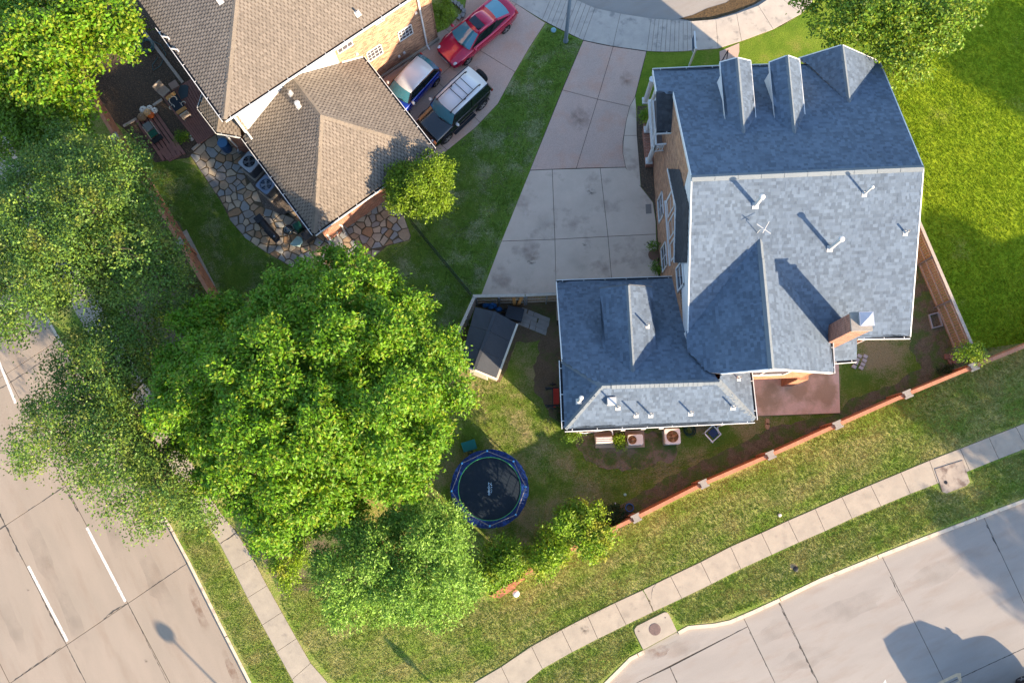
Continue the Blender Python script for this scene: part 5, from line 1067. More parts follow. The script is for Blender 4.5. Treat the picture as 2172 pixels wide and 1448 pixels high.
def ac_unit(label, p, sx, sy, h, rz, body, fanr, fanoff, fanm, topm, pad=.12, guard=True, nb=4, group=None):
    c = un(*p, h + .08); root = thing('air_conditioner', label, 'air conditioner', (c.x, c.y, 0), group)
    if pad: MB().prism(ccw(rbox(c, sx + pad, sy + pad, 0, rz, 0, .03, 2)), 0, .08).build('concrete_pad', CONC, root)
    o_ = ccw(rbox(c, sx, sy, 0, rz, 0)); i_ = ccw(rbox(c, sx - .08, sy - .08, 0, rz, 0)); MB().prism(i_, .08, h + .02).build('cabinet', body, root)
    q = MB(); n = int((sx + sy) * 2 / .05); q2 = ccw(rbox(c, sx - .02, sy - .02, 0, rz, 0)); 
    for j in range(len(q2)):
        a, b_ = Vector(q2[j]), Vector(q2[(j + 1) % len(q2)]); k = max(1, int((b_ - a).length / .06))
        for t in range(k): m_ = a + (b_ - a) * ((t + .5) / k); q.beam((m_.x, m_.y, .12), (m_.x, m_.y, h), .014, .014)
    o = q.build('grille_bars', body, root); o['kind'] = 'stuff'
    f = Vector((c.x + fanoff[0] * math.cos(rz) - fanoff[1] * math.sin(rz), c.y + fanoff[0] * math.sin(rz) + fanoff[1] * math.cos(rz)))
    # top plate with a round opening
    n = 48; vs = []; fs = []
    for k in range(n):
        a = 2 * pi * k / n; d = Vector((math.cos(a), math.sin(a))); best = 9
        for j in range(len(o_)):
            p1, p2 = Vector(o_[j]), Vector(o_[(j + 1) % len(o_)]); e = p2 - p1; den = d.x * e.y - d.y * e.x
            if abs(den) < 1e-9: continue
            t = ((p1.x - f.x) * e.y - (p1.y - f.y) * e.x) / den; s = ((p1.x - f.x) * d.y - (p1.y - f.y) * d.x) / den
            if t > 0 and -1e-6 <= s <= 1 + 1e-6: best = min(best, t)
        for r, z in ((fanr, h - .05), (fanr, h + .075), (fanr + .03, h + .09), (max(best - .02, fanr + .035), h + .08), (best, h + .06), (best, h + .02)): vs.append((f.x + d.x * r, f.y + d.y * r, z))
    m6 = 6
    for k in range(n):
        kk = (k + 1) % n
        for j in range(m6 - 1): fs.append((k * m6 + j, k * m6 + j + 1, kk * m6 + j + 1, kk * m6 + j))
    MB().add(vs, fs).build('top_plate', topm, root)
    MB().lathe((f.x, f.y, h - .12), [(fanr + .01, 0), (fanr + .01, .1)], 24).build('fan_well', DARK if fanm is not RUSTF else RUSTF, root) if False else None
    q = MB().lathe((f.x, f.y, h + .021), [(fanr, 0), (fanr, .004)], 32).build('fan_well', fanm[1], root)
    blades(root, (f.x, f.y, h + .045), fanr * .9, nb, fanm[0])
    if guard:
        q = MB()
        for r in (.33, .66, .97):
            q.tube([(f.x + fanr * r * math.cos(2 * pi * k / 24), f.y + fanr * r * math.sin(2 * pi * k / 24), h + .085) for k in range(25)], .006, 4)
        for k in range(10): a = 2 * pi * k / 10; q.tube([(f.x, f.y, h + .10), (f.x + fanr * math.cos(a), f.y + fanr * math.sin(a), h + .085)], .005, 4)
        q.build('fan_guard', fanm[0], root)
    return root
RUSTF = None
RU = mat('rusty_fan', (0.26, 0.13, 0.055), (0.36, 0.21, 0.10), 8, .8, c3=(0.14, 0.06, 0.03), s3=6, t3=(.5, .6)); RU2 = mat('rust_well', (0.20, 0.12, 0.04), (0.12, 0.07, 0.025), 6, .8)
WCAB = mat('white_cabinet', (0.60, 0.56, 0.50), (0.55, 0.51, 0.46), 4, .5, c3=(0.42, 0.33, 0.25), s3=4, t3=(.6, .75)); GCAB = mat('grey_cabinet', (0.15, 0.17, 0.20), (0.12, 0.14, 0.17), 4, .5); GTOP = mat('grey_top', (0.30, 0.345, 0.40), rough=.45); BTOP = mat('blue_grey_top', (0.17, 0.24, 0.36), rough=.4)
BFAN = (mat('grey_fan', (0.10, 0.125, 0.155), rough=.5), mat('black_well', (0.006, 0.007, 0.009), rough=.8))
ac_unit('large white air conditioner with a rusty round fan near the garage back wall', (1426.5, 925), .80, .80, .85, TH, WCAB, .30, (0, 0), (RU, RU2), WCAB, 0)
ac_unit('small white air conditioner with an off-centre rusty fan on a concrete pad', (1348, 932), .78, .55, .62, TH, WCAB, .215, (-.16, 0), (RU, RU2), WCAB, 0)
MB().prism(ccw(poly([(1325, 913), (1366, 912), (1367, 948), (1327, 950)])), 0, .09).build('concrete_pad', mat('warm_pad', (0.36, 0.26, 0.18), rough=.9))['kind'] = 'structure'
MB().prism(ccw(poly([(1259, 917), (1300, 915), (1303, 949), (1263, 950)])), 0, .10).build('concrete_pad', mat('warm_pad', (0.36, 0.26, 0.18), rough=.9))['kind'] = 'structure'
ac_unit('grey air conditioner with a black fan opening, nearer the blue barrel', (529, 343), .92, .92, .95, .88, GCAB, .33, (0, .03), BFAN, GTOP, .16)
ac_unit('blue-grey air conditioner with a wire fan guard, farther from the blue barrel', (564, 391), .84, .84, .90, .88, GCAB, .32, (0, 0), (mat('pale_fan', (0.26, 0.31, 0.37), rough=.5), mat('navy_well', (0.03, 0.05, 0.09), rough=.7)), BTOP, .10)
ms = thing('heat_pump', 'slim white heat pump with a ribbed top on the left concrete pad', 'heat pump', (*g2(1281, 936), 0)); c = un(1281.5, 933, .5)
MB().box((c.x, c.y, .36), (.86, .34, .60), TH).build('cabinet', WCAB, ms)
for k in (-.10, .0, .10): v = Vector((c.x, c.y)) + Vector((HB.x, HB.y)) * k; MB().box((v.x, v.y, .675), (.74, .035, .03), TH).build('rib', WHITE, ms)
for s in (-.3, .3): v = Vector((c.x, c.y)) + Vector((HA.x, HA.y)) * s; MB().box((v.x, v.y, .06), (.06, .5, .06), TH).build('foot', DARK, ms)
q = MB().tube([un(*p, z) for p, z in (((1211, 911), .9), ((1216, 915), .6), ((1240, 918), .45), ((1265, 914), .5), ((1290, 910), .6), ((1298, 913), .6), ((1300, 922), .5))], .035, 8); tag(q.build('white_pipe', WHITE), 'curving white pipe running along the garage back wall', 'pipe')
for p in ((1321, 908.5), (1364, 905.5), (1402, 904.5)): c = unplane(*p, hw(gW, gS - .03), -HB); tag(MB().box((c.x, c.y - .06, max(.5, c.z)), (.22, .12, .30), TH).build('meter_box', WHITE), {1321: 'white box on the back wall above the heat pump', 1364: 'white box on the back wall right of the small rusty unit', 1402: 'white box on the back wall beside the large rusty unit'}[p[0]], 'electric box')
# odd lounge frame, hose pile
lf = thing('folding_chair', 'blue and white folding chair standing askew by the back wall', 'chair', (*g2(1511, 920), 0)); c = un(1512, 919, .45)
q = MB(); a_ = .72
def rp_(x, y): return (c.x + x * math.cos(a_) - y * math.sin(a_), c.y + x * math.sin(a_) + y * math.cos(a_))
for x0, y0, x1, y1 in ((-.3, -.3, .3, -.3), (.3, -.3, .3, .3), (.3, .3, -.3, .3), (-.3, .3, -.3, -.3)): q.beam((*rp_(x0, y0), .42), (*rp_(x1, y1), .42), .05, .04)
for x0, y0 in ((-.3, -.3), (.3, -.3), (.3, .3), (-.3, .3)): q.beam((*rp_(x0, y0), 0), (*rp_(x0 * .9, y0 * .9), .44), .035, .035)
q.build('frame', WHITE, lf); MB().box((*rp_(.03, 0), .44), (.38, .40, .03), a_).build('seat', mat('navy_seat', (0.01, 0.03, 0.08), rough=.5), lf)
q = MB(); 
for y in (-.28, .28): q.beam((*rp_(-.28, y), .42), (*rp_(-.42, y), .95), .035, .035)
q.beam((*rp_(-.42, -.28), .95), (*rp_(-.42, .28), .95), .05, .05); q.build('back_frame', WHITE, lf)
def coil(label, p, r, n, mt, th=.018, jit=.04, name='hose', cat='hose', sx=1.0):
    c = un(*p, .03); pts = []
    for k in range(n * 20): a = 2 * pi * k / 20; rr_ = r * (1 + jit * math.sin(k * .37) + jit * math.sin(k * .13)); pts.append((c.x + rr_ * sx * math.cos(a), c.y + rr_ * math.sin(a), .03 + .03 * (k / (n * 20)) * n + .0))
    return tag(MB().tube(pts, th, 6).build(name, mt), label, cat)
GH = mat('green_hose', (0.01, 0.045, 0.03), rough=.5); BHs = mat('blue_hose', (0.03, 0.12, 0.32), rough=.4); TH_ = mat('teal_hose', (0.05, 0.16, 0.17), rough=.5)
coil('dark green hose heaped beside the folding chair', (1462, 912), .24, 5, GH, jit=.25); coil('blue hose coil lying at the foot of the terracotta wall', (1335, 1076), .19, 4, BHs, jit=.06)
coil('dark hose bundle below the blue coil', (1326, 1091), .13, 3, GH, jit=.15); coil('blue-green hose coil on the dark mulch by the brown house', (313, 98), .36, 6, TH_, .014, .14)
q = MB().tube([un(*p, .03) for p in ((320, 85), (340, 95), (352, 115), (340, 140), (325, 150), (323, 138), (335, 122))], .014, 6); tag(q.build('hose', TH_), 'loose loop of hose near the long edging timber', 'hose')
for p, r, mt_x, l in (((1326, 1048.5), .075, mat('pale_green_cap', (0.30, 0.48, 0.42), rough=.5), 'small pale green cap in the yard above the blue hose coil'), ((1305, 1067), .05, WHITE, 'small white cap beside the dark bush'), ((1654, 1092), .09, METALW, 'small white sprinkler cap on the roadside lawn'), ((1688, 1206), .13, BLACKM, 'dark round drain cap in a bare spot of the parkway'), ((1394, 450), .06, METALW, 'round white light in the bed by the driveway'), ((1174, 64), .15, mat('blue_grey_cap', (0.16, 0.30, 0.34), rough=.6), 'flat blue-grey cover in the lawn near the lamp post')):
    c = un(*p, .04); q = MB().lathe((c.x, c.y, 0), [(r, 0), (r, .05), (r * .7, .08), (r * .2, .09)], 14); tag(q.build('round_light' if 'light' in l else 'drain_cover', mt_x), l, 'light' if 'light' in l else 'cover')
c = un(1683, 1201, .01); MB().ball((c.x, c.y, -.02), (.22, .16, .045), 12, 0, .2).build('sand_patch', mat('sand', (0.33, 0.24, 0.15), rough=1.0))['kind'] = 'stuff'
# white globe light
c = un(1094.5, 1258, 1.0); gl = thing('globe_light', 'white globe light on a short post beside the brick corner pier', 'light', (c.x, c.y, 0))
MB().tube([(c.x, c.y, 0), (c.x, c.y, .9)], .03, 8).build('post', GREYM, gl); MB().ball((c.x, c.y, 1.02), .17, 18).build('globe', mat('opal_globe', (0.78, 0.78, 0.76), rough=.3), gl, smooth=True)
# pavers, tub, bricks, stones
pv_ = thing('paver_stack', 'loose pale pavers laid in two rows on the grass by the patio', 'pavers', (*g2(1825, 768), 0))
for p, z in (((1823.5, 754.5), .05), ((1836, 755.5), .05), ((1818.5, 762), .09), ((1834, 764), .05), ((1816, 768.5), .12), ((1830.5, 772), .06), ((1812.5, 777), .12), ((1827, 779.5), .09)):
    c = un(*p, z); MB().box((c.x, c.y, z / 2), (.225, .165, z), -.5 + rnd.uniform(-.08, .08)).build('paver', mat('paver_concrete', (0.46, 0.41, 0.38), (0.40, 0.36, 0.33), 6, .9), pv_)
tb_ = thing('cable_box', 'open grey concrete tray on bare soil beside the board fence', 'tray', (*g2(1981, 680), 0)); o_ = ccw(poly([(1967, 668), (1989, 662), (1998, 692), (1975, 698)]))
MB().prism(o_, 0, .03).build('tray_floor', SOIL, tb_); i_ = offset(o_, .06); q = MB()
for k in range(4): a, b_, c, d = o_[k], o_[(k + 1) % 4], i_[(k + 1) % 4], i_[k]; q.prism([a, b_, c, d], 0, .16)
q.build('rim', mat('grey_rim', (0.30, 0.32, 0.33), rough=.8), tb_)
for (x, y), n in (((2011, 757), 6), ((2018, 766), 4)):
    c = un(x, y, 0); r_ = thing('brick_pile', 'red brick stack near the fence corner' if n == 6 else 'low row of loose bricks beside the red stack', 'bricks', (c.x, c.y, 0))
    for k in range(n): MB().box((c.x + (k % 2) * .23 - .1, c.y + (k // 2) * .1 - .1, .04 + .0), (.2, .09, .08), -.25).build('brick', BRKD, r_)
for p, l in (((1628, 893.5), 'upper tan stepping stone in the bed below the patio'), ((1628, 903.5), 'lower tan stepping stone in the bed below the patio')):
    c = un(*p, .05); tag(MB().prism(ccw([(c.x + .13 * math.cos(a) * rnd.uniform(.8, 1.1), c.y + .19 * math.sin(a)) for a in [2 * pi * k / 7 for k in range(7)]]), 0, .06, 0, .01).build('stepping_stone', mat('tan_stone', (0.42, 0.26, 0.14), rough=.9)), l, 'stone', 'stepping stones')
# ================================================================ LAMP POST, SIGN, TREES OFF THE EDGE
c = un(1199.8, 88, 0); lpz = thing('lamp_post', 'tall grey lamp post standing on the grass tip between the driveways', 'lamp post', (c.x, c.y, 0))
MB().lathe((c.x, c.y, 0), [(.15, 0), (.15, .12), (.11, .3), (.075, 7.2)], 14).build('post', mat('lamp_grey', (0.17, 0.22, 0.27), rough=.5), lpz); MB().tube([(c.x, c.y, 7.1), (c.x, c.y + .5, 7.6), (c.x, c.y + 1.4, 7.75)], .045, 8).build('arm', GREYM, lpz); MB().box((c.x, c.y + 1.7, 7.75), (.25, .6, .14)).build('lamp_head', GREYM, lpz)
c = un(1461.5, 141, 0); sg = thing('yard_sign', 'hanging estate sign on a white post in the front lawn', 'sign', (c.x, c.y, 0))
q = MB().box((c.x, c.y, 1.0), (.09, .09, 2.0)); q.beam((c.x, c.y + .02, 1.85), (c.x - .02, c.y + 1.05, 1.85), .07, .07); q.build('post', WHITE, sg)
MB().box((c.x - .02, c.y + .6, 1.45), (.03, .75, .58)).build('panel', mat('navy_panel', (0.02, 0.05, 0.10), rough=.5), sg); q = MB(); q.box((c.x - .02, c.y + .6, 1.75), (.045, .78, .03)); q.box((c.x - .02, c.y + .6, 1.15), (.045, .78, .03)); q.build('panel_frame', WHITE, sg)
c = un(1531, 131, 0); q = MB(); 
for dx, dy in ((0, 0), (.25, 0)): q.beam((c.x + dx, c.y, 0), (c.x + .12, c.y + .15, 1.0), .04, .04)
tag(q.build('metal_trestle', BLACKM), 'black A-shaped metal stand at the start of the entry walk', 'stand')
def road_lamp(p, label, h, head):
    """ornamental lamp whose head shadow falls at picture point p"""
    t = un(*p, RZ); L_ = (h - RZ) / math.tan(SUN_EL); x, y = t.x + math.cos(SUN_AZ) * L_, t.y + math.sin(SUN_AZ) * L_
    r_ = thing('street_lamp', label, 'street lamp', (x, y, 0)); MB().lathe((x, y, 0), [(.14, 0), (.14, .2), (.06, .5), (.045, h - .5)], 12).build('post', BLACKM, r_)
    MB().lathe((x, y, h - .55), head, 16).build('lantern', BLACKM, r_)
road_lamp((322, 1312), 'ornamental street lamp off the lower edge throwing its shadow on the avenue', 5.2, [(.05, 0), (.29, .12), (.33, .24), (.22, .38), (.05, .46)])
road_lamp((826, 1360), 'slim street lamp off the lower edge throwing its shadow on the corner lawn', 3.3, [(.04, 0), (.16, .25), (.17, .5), (.05, .8)])

# open iron fence crossing the lawn between the two plots
fa, fb_ = Vector(g2(868, 462, 1.2)), Vector(g2(1002, 624, 1.2)); wf_ = thing('iron_fence', 'thin open iron fence crossing the shaded lawn from the small tree to the board fence', 'fence', (fa.x, fa.y, 0)); d = (fb_ - fa).normalized(); L_ = (fb_ - fa).length
q = MB(); q.beam((fa.x, fa.y, 1.15), (fb_.x, fb_.y, 1.15), .03, .03); q.build('top_rail', BLACKM, wf_); q = MB(); q.beam((fa.x, fa.y, .15), (fb_.x, fb_.y, .15), .03, .03); q.build('bottom_rail', BLACKM, wf_)
for i in range(int(L_ / .13)): p = fa + d * (i * .13); MB().box((p.x, p.y, .6), (.016, .016, 1.15)).build('picket', BLACKM, wf_)
# ================================================================ CARS
def car(label, name, fw, rw, side, wb, L, W, H, paint, roofp, style, cat='car', group='cars parked on the driveway'):
    """fw, rw: picture points of the front and rear wheel hubs on the visible flank; side=-1 when that flank is the car's right"""
    f, r = un(*fw, .34), un(*rw, .34); d = (f - r); d.z = 0; d.normalize(); n = Vector((-d.y, d.x, 0))
    mid = (f + r) / 2 + n * side * (W / 2 - .1); rz = math.atan2(d.y, d.x)
    root = thing(name, label, cat, (mid.x, mid.y, .03), group, rz)
    return build_car(root, wb, L, W, H, paint, roofp, style)
def build_car(root, wb, L, W, H, paint, roofp, st):
    hwid = W / 2; fo = st['fo']; xf = wb / 2 + fo; xr = xf - L
    # lower body: stations (x, half width, hood height at centre, shoulder height)
    N = len(st['body']); vs = []; m = 9
    for t, w_, zc, zs in st['body']:
        x = xf - t * L; y = hwid * w_; zb = .24 if 0.04 < t < .97 else .34
        prof = [(0, zb), (y * .86, zb), (y * .98, zb + .12), (y, zs * .62), (y * .985, zs * .88), (y * .93, zs), (y * .80, zs + (zc - zs) * .45), (y * .45, zs + (zc - zs) * .9), (0, zc)]
        vs += [(x, p[0], p[1]) for p in prof]
    full = []; fs = []; k2 = 2 * m - 2
    for i in range(N):
        s = vs[i * m:(i + 1) * m]; full += s + [(p[0], -p[1], p[2]) for p in s[-2:0:-1]]
    for i in range(N - 1):
        for k in range(k2): fs.append((i * k2 + k, i * k2 + (k + 1) % k2, (i + 1) * k2 + (k + 1) % k2, (i + 1) * k2 + k))
    fs += [tuple(range(k2 - 1, -1, -1)), tuple(range((N - 1) * k2, N * k2))]
    b = MB().add(full, fs); bo = b.build('body', paint, root, True, local=True); md = bo.modifiers.new('s', 'SUBSURF'); md.levels = 1; md.render_levels = 2
    # greenhouse
    X = lambda t: xf - t * L
    wb0, wt0, rt0, rb0 = st['glass']; zb, zt = st['zb'], H; by, ty = hwid * st['gw'][0], hwid * st['gw'][1]
    def row(t, z, y, bow, n=6): return [(X(t) + bow * (1 - (2 * k / n - 1) ** 2), y * (2 * k / n - 1), z + (.03 if z > zb + .2 else 0.0) * (1 - (2 * k / n - 1) ** 2)) for k in range(n + 1)]
    def strip(a, c, nm, mt_):
        n = len(a) - 1; q = MB().add(a + c, [(k, k + 1, n + 2 + k, n + 1 + k) for k in range(n)]); o = q.build(nm, mt_, root, True, local=True); return o
    zf, zr_ = st['zf'], st['zr']
    fb, ft = row(wb0, zf, by, .16), row(wt0, zt - .05, ty, .08); rt, rb = row(rt0, zt - .06, ty, -.05), row(rb0, zr_, by * st.get('rw', 1), -.10)
    strip(fb, ft, 'windscreen', CG); strip(rt, rb, 'rear_window', CG)
    mid = row((wt0 + rt0) / 2, zt, ty * 1.02, 0); n = 6; q = MB().add(ft + mid + rt, [(k, k + 1, n + 2 + k, n + 1 + k) for k in range(n)] + [(n + 1 + k, n + 2 + k, 2 * n + 3 + k, 2 * n + 2 + k) for k in range(n)])
    q.v = [(v[0], v[1], v[2] + .012) for v in q.v]; ro = q.build('roof_panel', roofp, root, True, local=True); sm = ro.modifiers.new('t', 'SOLIDIFY'); sm.thickness = .035; sm.offset = -1
    for s, j in ((1, n), (-1, 0)):
        a = [fb[j], (X((wb0 + rb0) / 2), s * by * 1.01, zb), rb[j]]; c = [ft[j], mid[j], rt[j]]
        MB().add([Vector(p) - Vector((0, s * .006, 0)) for p in a + c], [(0, 1, 4, 3), (1, 2, 5, 4)]).build('side_window', CGD, root, local=True)
        q = MB(); q.beam(fb[j], ft[j], .06, .05); q.beam(rb[j], rt[j], st.get('cp', .12), .06); q.beam(ft[j], mid[j], .05, .04); q.beam(mid[j], rt[j], .05, .04); e = Vector(a[1]).lerp(Vector(rb[j]), .1) if not st.get('noB') else None
        if e is not None: q.beam(a[1], c[1], .07, .045)
        q.build('pillar', st['pm'], root, local=True)
    # wheels, arches
    for sx in (wb / 2, -wb / 2):
        for sy in (1, -1):
            R_ = st['wr']; wo = MB().lathe((sx, sy * (hwid - .12), R_), [(R_ * .62, -.11), (R_ * .93, -.11), (R_, -.07), (R_, .07), (R_ * .93, .11), (R_ * .62, .11)], 24, rot=Matrix.Rotation(pi / 2, 3, 'X')).build('wheel', RUBBER, root, local=True)
            WL[wo.name] = (0, 0, 0); q = MB(); yy = sy * (hwid - .005); 
            q.lathe((sx, sy * (hwid - .10), R_), [(R_ * .66, -.06), (R_ * .66, .06)], 20, 1, rot=Matrix.Rotation(pi / 2, 3, 'X'))
            for k in range(5 if st['wr'] < .38 else 6):
                a = 2 * pi * k / (5 if st['wr'] < .38 else 6); q.beam((sx, yy, R_), (sx + R_ * .64 * math.cos(a), yy, R_ + R_ * .64 * math.sin(a)), .05, .025, 0, (0, 1, 0))
            q.lathe((sx, yy, R_), [(R_ * .70, -.012), (R_ * .70, .012), (R_ * .62, .012)], 20, 1, rot=Matrix.Rotation(pi / 2, 3, 'X')); q.build('rim', [ALLOY, BLACKM], wo, local=True)
            q = MB(); pts = [(sx + (R_ + .06) * math.cos(a), sy * (hwid - .02), R_ + (R_ + .06) * math.sin(a)) for a in [pi * k / 10 for k in range(11)]]; q.tube(pts, .045 if st.get('clad') else .03, 6); q.build('wheel_arch', BLACKM if st.get('clad') else paint, root, local=True)
    # mirrors, lamps, plates
    for s in (1, -1):
        MB().ball((X(wb0 + .045), s * (by + .17), zf + .09), (.09, .13, .075), 10).build('mirror', st['mir'], root, smooth=True, local=True)
        hx, hy, hz = st['hl']; MB().ball((X(hx), s * hwid * hy, hz), (.16, .09, .05) if not st.get('clad') else (.06, .10, .10), 10).build('headlight', LENS, root, smooth=True, local=True)
        tx, tyy, tz = st['tl']; MB().box((X(tx), s * hwid * tyy, tz), (.10, .16, .16)).build('tail_light', REDL, root, local=True)
    for s in (1, -1): MB().tube([(fb[3][0] + .05, s * .08, fb[3][2] + .02), (fb[1][0] - .02, s * .08 + by * .62, fb[1][2] + .09)], .012, 5).build('wiper', BLACKM, root, local=True)
    MB().box((X(-.0) + .005, 0, .42), (.02, .50, .11)).build('number_plate', WHITE, root, local=True)
    MB().box((X(.004), 0, .52), (.05, W * .55, .14)).build('radiator_grille', BLACKM, root, local=True)
    MB().box((X(1.0) + .01, 0, .42), (.05, W * .7, .16)).build('rear_bumper', st.get('bm', paint), root, local=True)
    return root
def carpaint(n, c, rough=.25, metal=.5): return mat(n, c, rough=rough, metal=metal, coat=1.0, spec=.5)
CG = mat('sky_tinted_car_glass', (0.03, 0.17, 0.23), rough=.03, spec=1.0, coat=1.0); CGD = mat('dark_car_glass', (0.008, 0.014, 0.016), rough=.05, spec=.6); ALLOY = mat('alloy', (0.55, 0.56, 0.58), rough=.3, metal=.8); LENS = mat('headlight_lens', (0.5, 0.52, 0.55), rough=.1, coat=1.0); REDL = mat('red_lens', (0.45, 0.01, 0.01), rough=.2, coat=1.0)  # sky reflection is put into the windscreen and rear glass colour
SED = [(0.0, .74, .60, .56), (.02, .86, .68, .60), (.08, .95, .80, .70), (.18, 1.0, .92, .78), (.30, 1.0, 1.00, .86), (.45, 1.0, .98, .90), (.62, 1.0, .98, .92), (.76, 1.0, 1.02, .95), (.86, .97, 1.08, .97), (.95, .90, 1.08, .97), (1.0, .76, .96, .88)]
RED = carpaint('metallic_red', (0.42, 0.004, 0.045), .22, .3)
rc = car('red sedan with a black sunroof, nearest the street on the driveway', 'parked_car', (992, 128), (1071, 62.5), 1 * -1, 2.83, 4.87, 1.84, 1.40, RED, RED, dict(fo=.93, body=SED, glass=(.255, .425, .70, .87), zb=.93, zf=.98, zr=1.07, gw=(.84, .60), wr=.34, mir=RED, pm=RED, hl=(.05, .72, .66), tl=(.955, .80, .92), rw=.86, noB=True))
MB().box((-.08, 0, 1.445), (.46, .82, .02)).build('sunroof', mat('black_glass', (0.008, 0.012, 0.02), rough=.05, coat=1), rc, local=True)
MIN = [(0.0, .78, .62, .56), (.02, .90, .74, .66), (.09, .98, .86, .76), (.20, 1.0, .92, .82), (.32, 1.0, .95, .86), (.5, 1.0, .95, .90), (.7, 1.0, .98, .93), (.86, .98, 1.0, .94), (.95, .93, .98, .90), (1.0, .84, .84, .80)]
BLUE = carpaint('deep_blue', (0.005, 0.025, 0.24), .22, .3); WR = mat('white_roof_paint', (0.52, 0.53, 0.56), rough=.3, coat=.6, spec=.5)
mc = car('small blue hatchback with a white roof, tucked against the brick house', 'parked_car', (862, 240), (921.5, 176.5), -1, 2.467, 3.72, 1.68, 1.41, BLUE, WR, dict(fo=.62, body=MIN, glass=(.275, .385, .87, .955), zb=.93, zf=.93, zr=1.0, gw=(.88, .74), wr=.32, mir=METALW, pm=mat('gloss_black', (.01, .01, .012), rough=.15, coat=1), hl=(.07, .70, .72), tl=(.97, .84, .86), noB=False, cp=.08))
SUV = [(0.0, .86, .86, .74), (.02, .93, .98, .88), (.08, .96, 1.06, .98), (.22, .98, 1.12, 1.02), (.30, .98, 1.14, 1.06), (.5, .98, 1.1, 1.06), (.75, .98, 1.1, 1.06), (.92, .97, 1.1, 1.06), (1.0, .93, 1.0, .96)]
BLK = carpaint('gloss_black_paint', (0.010, 0.012, 0.016), .16, .2)
fc = car('black off-roader with a white roof, roof rack and rear spare wheel', 'parked_car', (948, 294), (1022, 223.5), -1, 2.69, 4.42, 1.90, 1.80, BLK, WR, dict(fo=.86, body=SUV, glass=(.315, .395, .945, .985), zb=1.08, zf=1.13, zr=1.10, gw=(.90, .78), wr=.41, mir=METALW, pm=BLK, hl=(.02, .62, .86), tl=(.985, .86, 1.0), clad=True, bm=ALLOY), 'off-roader')
q = MB()
for s in (-.52, .52):
    q.tube([(.55, s, 1.83), (.50, s, 1.91), (-1.55, s, 1.93), (-1.62, s, 1.86)], .028, 8)
    for x in (.55, -.5, -1.6): q.box((x, s, 1.85), (.12, .06, .05))
for x in (-.35, -.75, -1.15): q.tube([(x, -.52, 1.93), (x, .52, 1.93)], .02, 6)
q.build('roof_rack', BLACKM, fc, local=True)
sp_ = MB().lathe((-2.33, -.10, 1.02), [(.25, -.12), (.36, -.12), (.40, -.07), (.40, .07), (.36, .12), (.25, .12)], 24, rot=Matrix.Rotation(pi / 2, 3, 'Y')).build('spare_wheel', RUBBER, fc, local=True)
for s in (-1, 1):
    MB().box((2.11, s * .78, .90), (.12, .16, .12)).build('indicator', mat('amber_lens', (0.65, 0.16, 0.01), rough=.2, coat=1), fc, local=True); MB().box((.1, s * 1.0, .42), (1.6, .16, .06)).build('side_step', BLACKM, fc, local=True)
MB().box((2.24, 0, .50), (.16, 1.5, .16)).build('front_bumper', ALLOY, fc, local=True)
# dark car passing at the lower right corner, mostly out of the picture
c_ = un(2128, 1502, RZ); pcx = thing('passing_car', 'dark car on the side street, only a wheel showing at the lower right corner', 'car', (c_.x, c_.y, RZ), None, math.atan2(.46, 1) + .0)
build_car(pcx, 2.8, 4.7, 1.9, 1.75, carpaint('dark_navy', (0.01, 0.015, 0.03)), carpaint('dark_navy', (0.01, 0.015, 0.03)), dict(fo=.9, body=SUV, glass=(.27, .42, .86, .97), zb=1.08, zf=1.13, zr=1.10, gw=(.88, .74), wr=.36, mir=BLK, pm=BLK, hl=(.05, .7, .8), tl=(.98, .8, 1.0)))
# ================================================================ DECK THINGS BY THE BROWN HOUSE
dt = thing('garden_table', 'long dark table on the deck with pale antlers lying on it', 'table', (*g2(370, 222), 0)); a, b_ = Vector(g2(361, 202, .7)), Vector(g2(386, 236, .7)); d = (b_ - a).normalized(); ang = math.atan2(d.y, d.x); c = (a + b_) / 2
MB().box((c.x, c.y, .68), ((b_ - a).length + .0, .62, .05), ang).build('tabletop', mat('navy_cloth', (0.014, 0.022, 0.035), rough=.8), dt)
for s in (-1, 1):
    p = c + d * s * ((b_ - a).length / 2 - .06); MB().box((p.x, p.y, .70), (.22, .60, .03), ang).build('table_end', PLY, dt)
    for r in (-1, 1): p2 = p + Vector((-d.y, d.x)) * .24 * r; MB().box((p2.x, p2.y, .33), (.06, .06, .66), ang).build('leg', BLACKM, dt)
BONE = mat('bone', (0.62, 0.58, 0.50), rough=.7)
for (x, y), rr_, l in (((367, 213), .22, 'large branching antler in the middle of the dark table'), ((365, 228), .14, 'small curved antler at the near end of the dark table'), ((389, 220), .12, 'curved antler at the house side of the dark table')):
    c = un(x, y, .74); q = MB()
    for k in range(2):
        pts = [(c.x + rr_ * math.cos(t + k * 2.6) * (1 - .1 * k), c.y + rr_ * math.sin(t + k * 2.6), c.z + .02) for t in [j * .35 for j in range(7)]]; q.tube(pts, [.022, .022, .02, .02, .016, .012, .006], 6)
        for j in (2, 4): p = Vector(pts[j]); q.tube([p, p + Vector((rnd.uniform(-.1, .1), rnd.uniform(-.1, .1), .05))], [.014, .005], 5)
    tag(q.build('antler', BONE), l, 'antler')
def chair(label, p, rz, m1, m2, s=.5):
    c = un(*p, .42); r_ = thing('garden_chair', label, 'chair', (c.x, c.y, 0), None, rz)
    MB().box((0, 0, .42), (s, s, .05)).build('seat', m1, r_, local=True); MB().box((-s / 2, 0, .68), (.05, s, .5)).build('backrest', m2, r_, local=True)
    for x in (-1, 1):
        for y in (-1, 1): MB().box((x * s * .43, y * s * .43, .2), (.045, .045, .4)).build('leg', m2, r_, local=True)
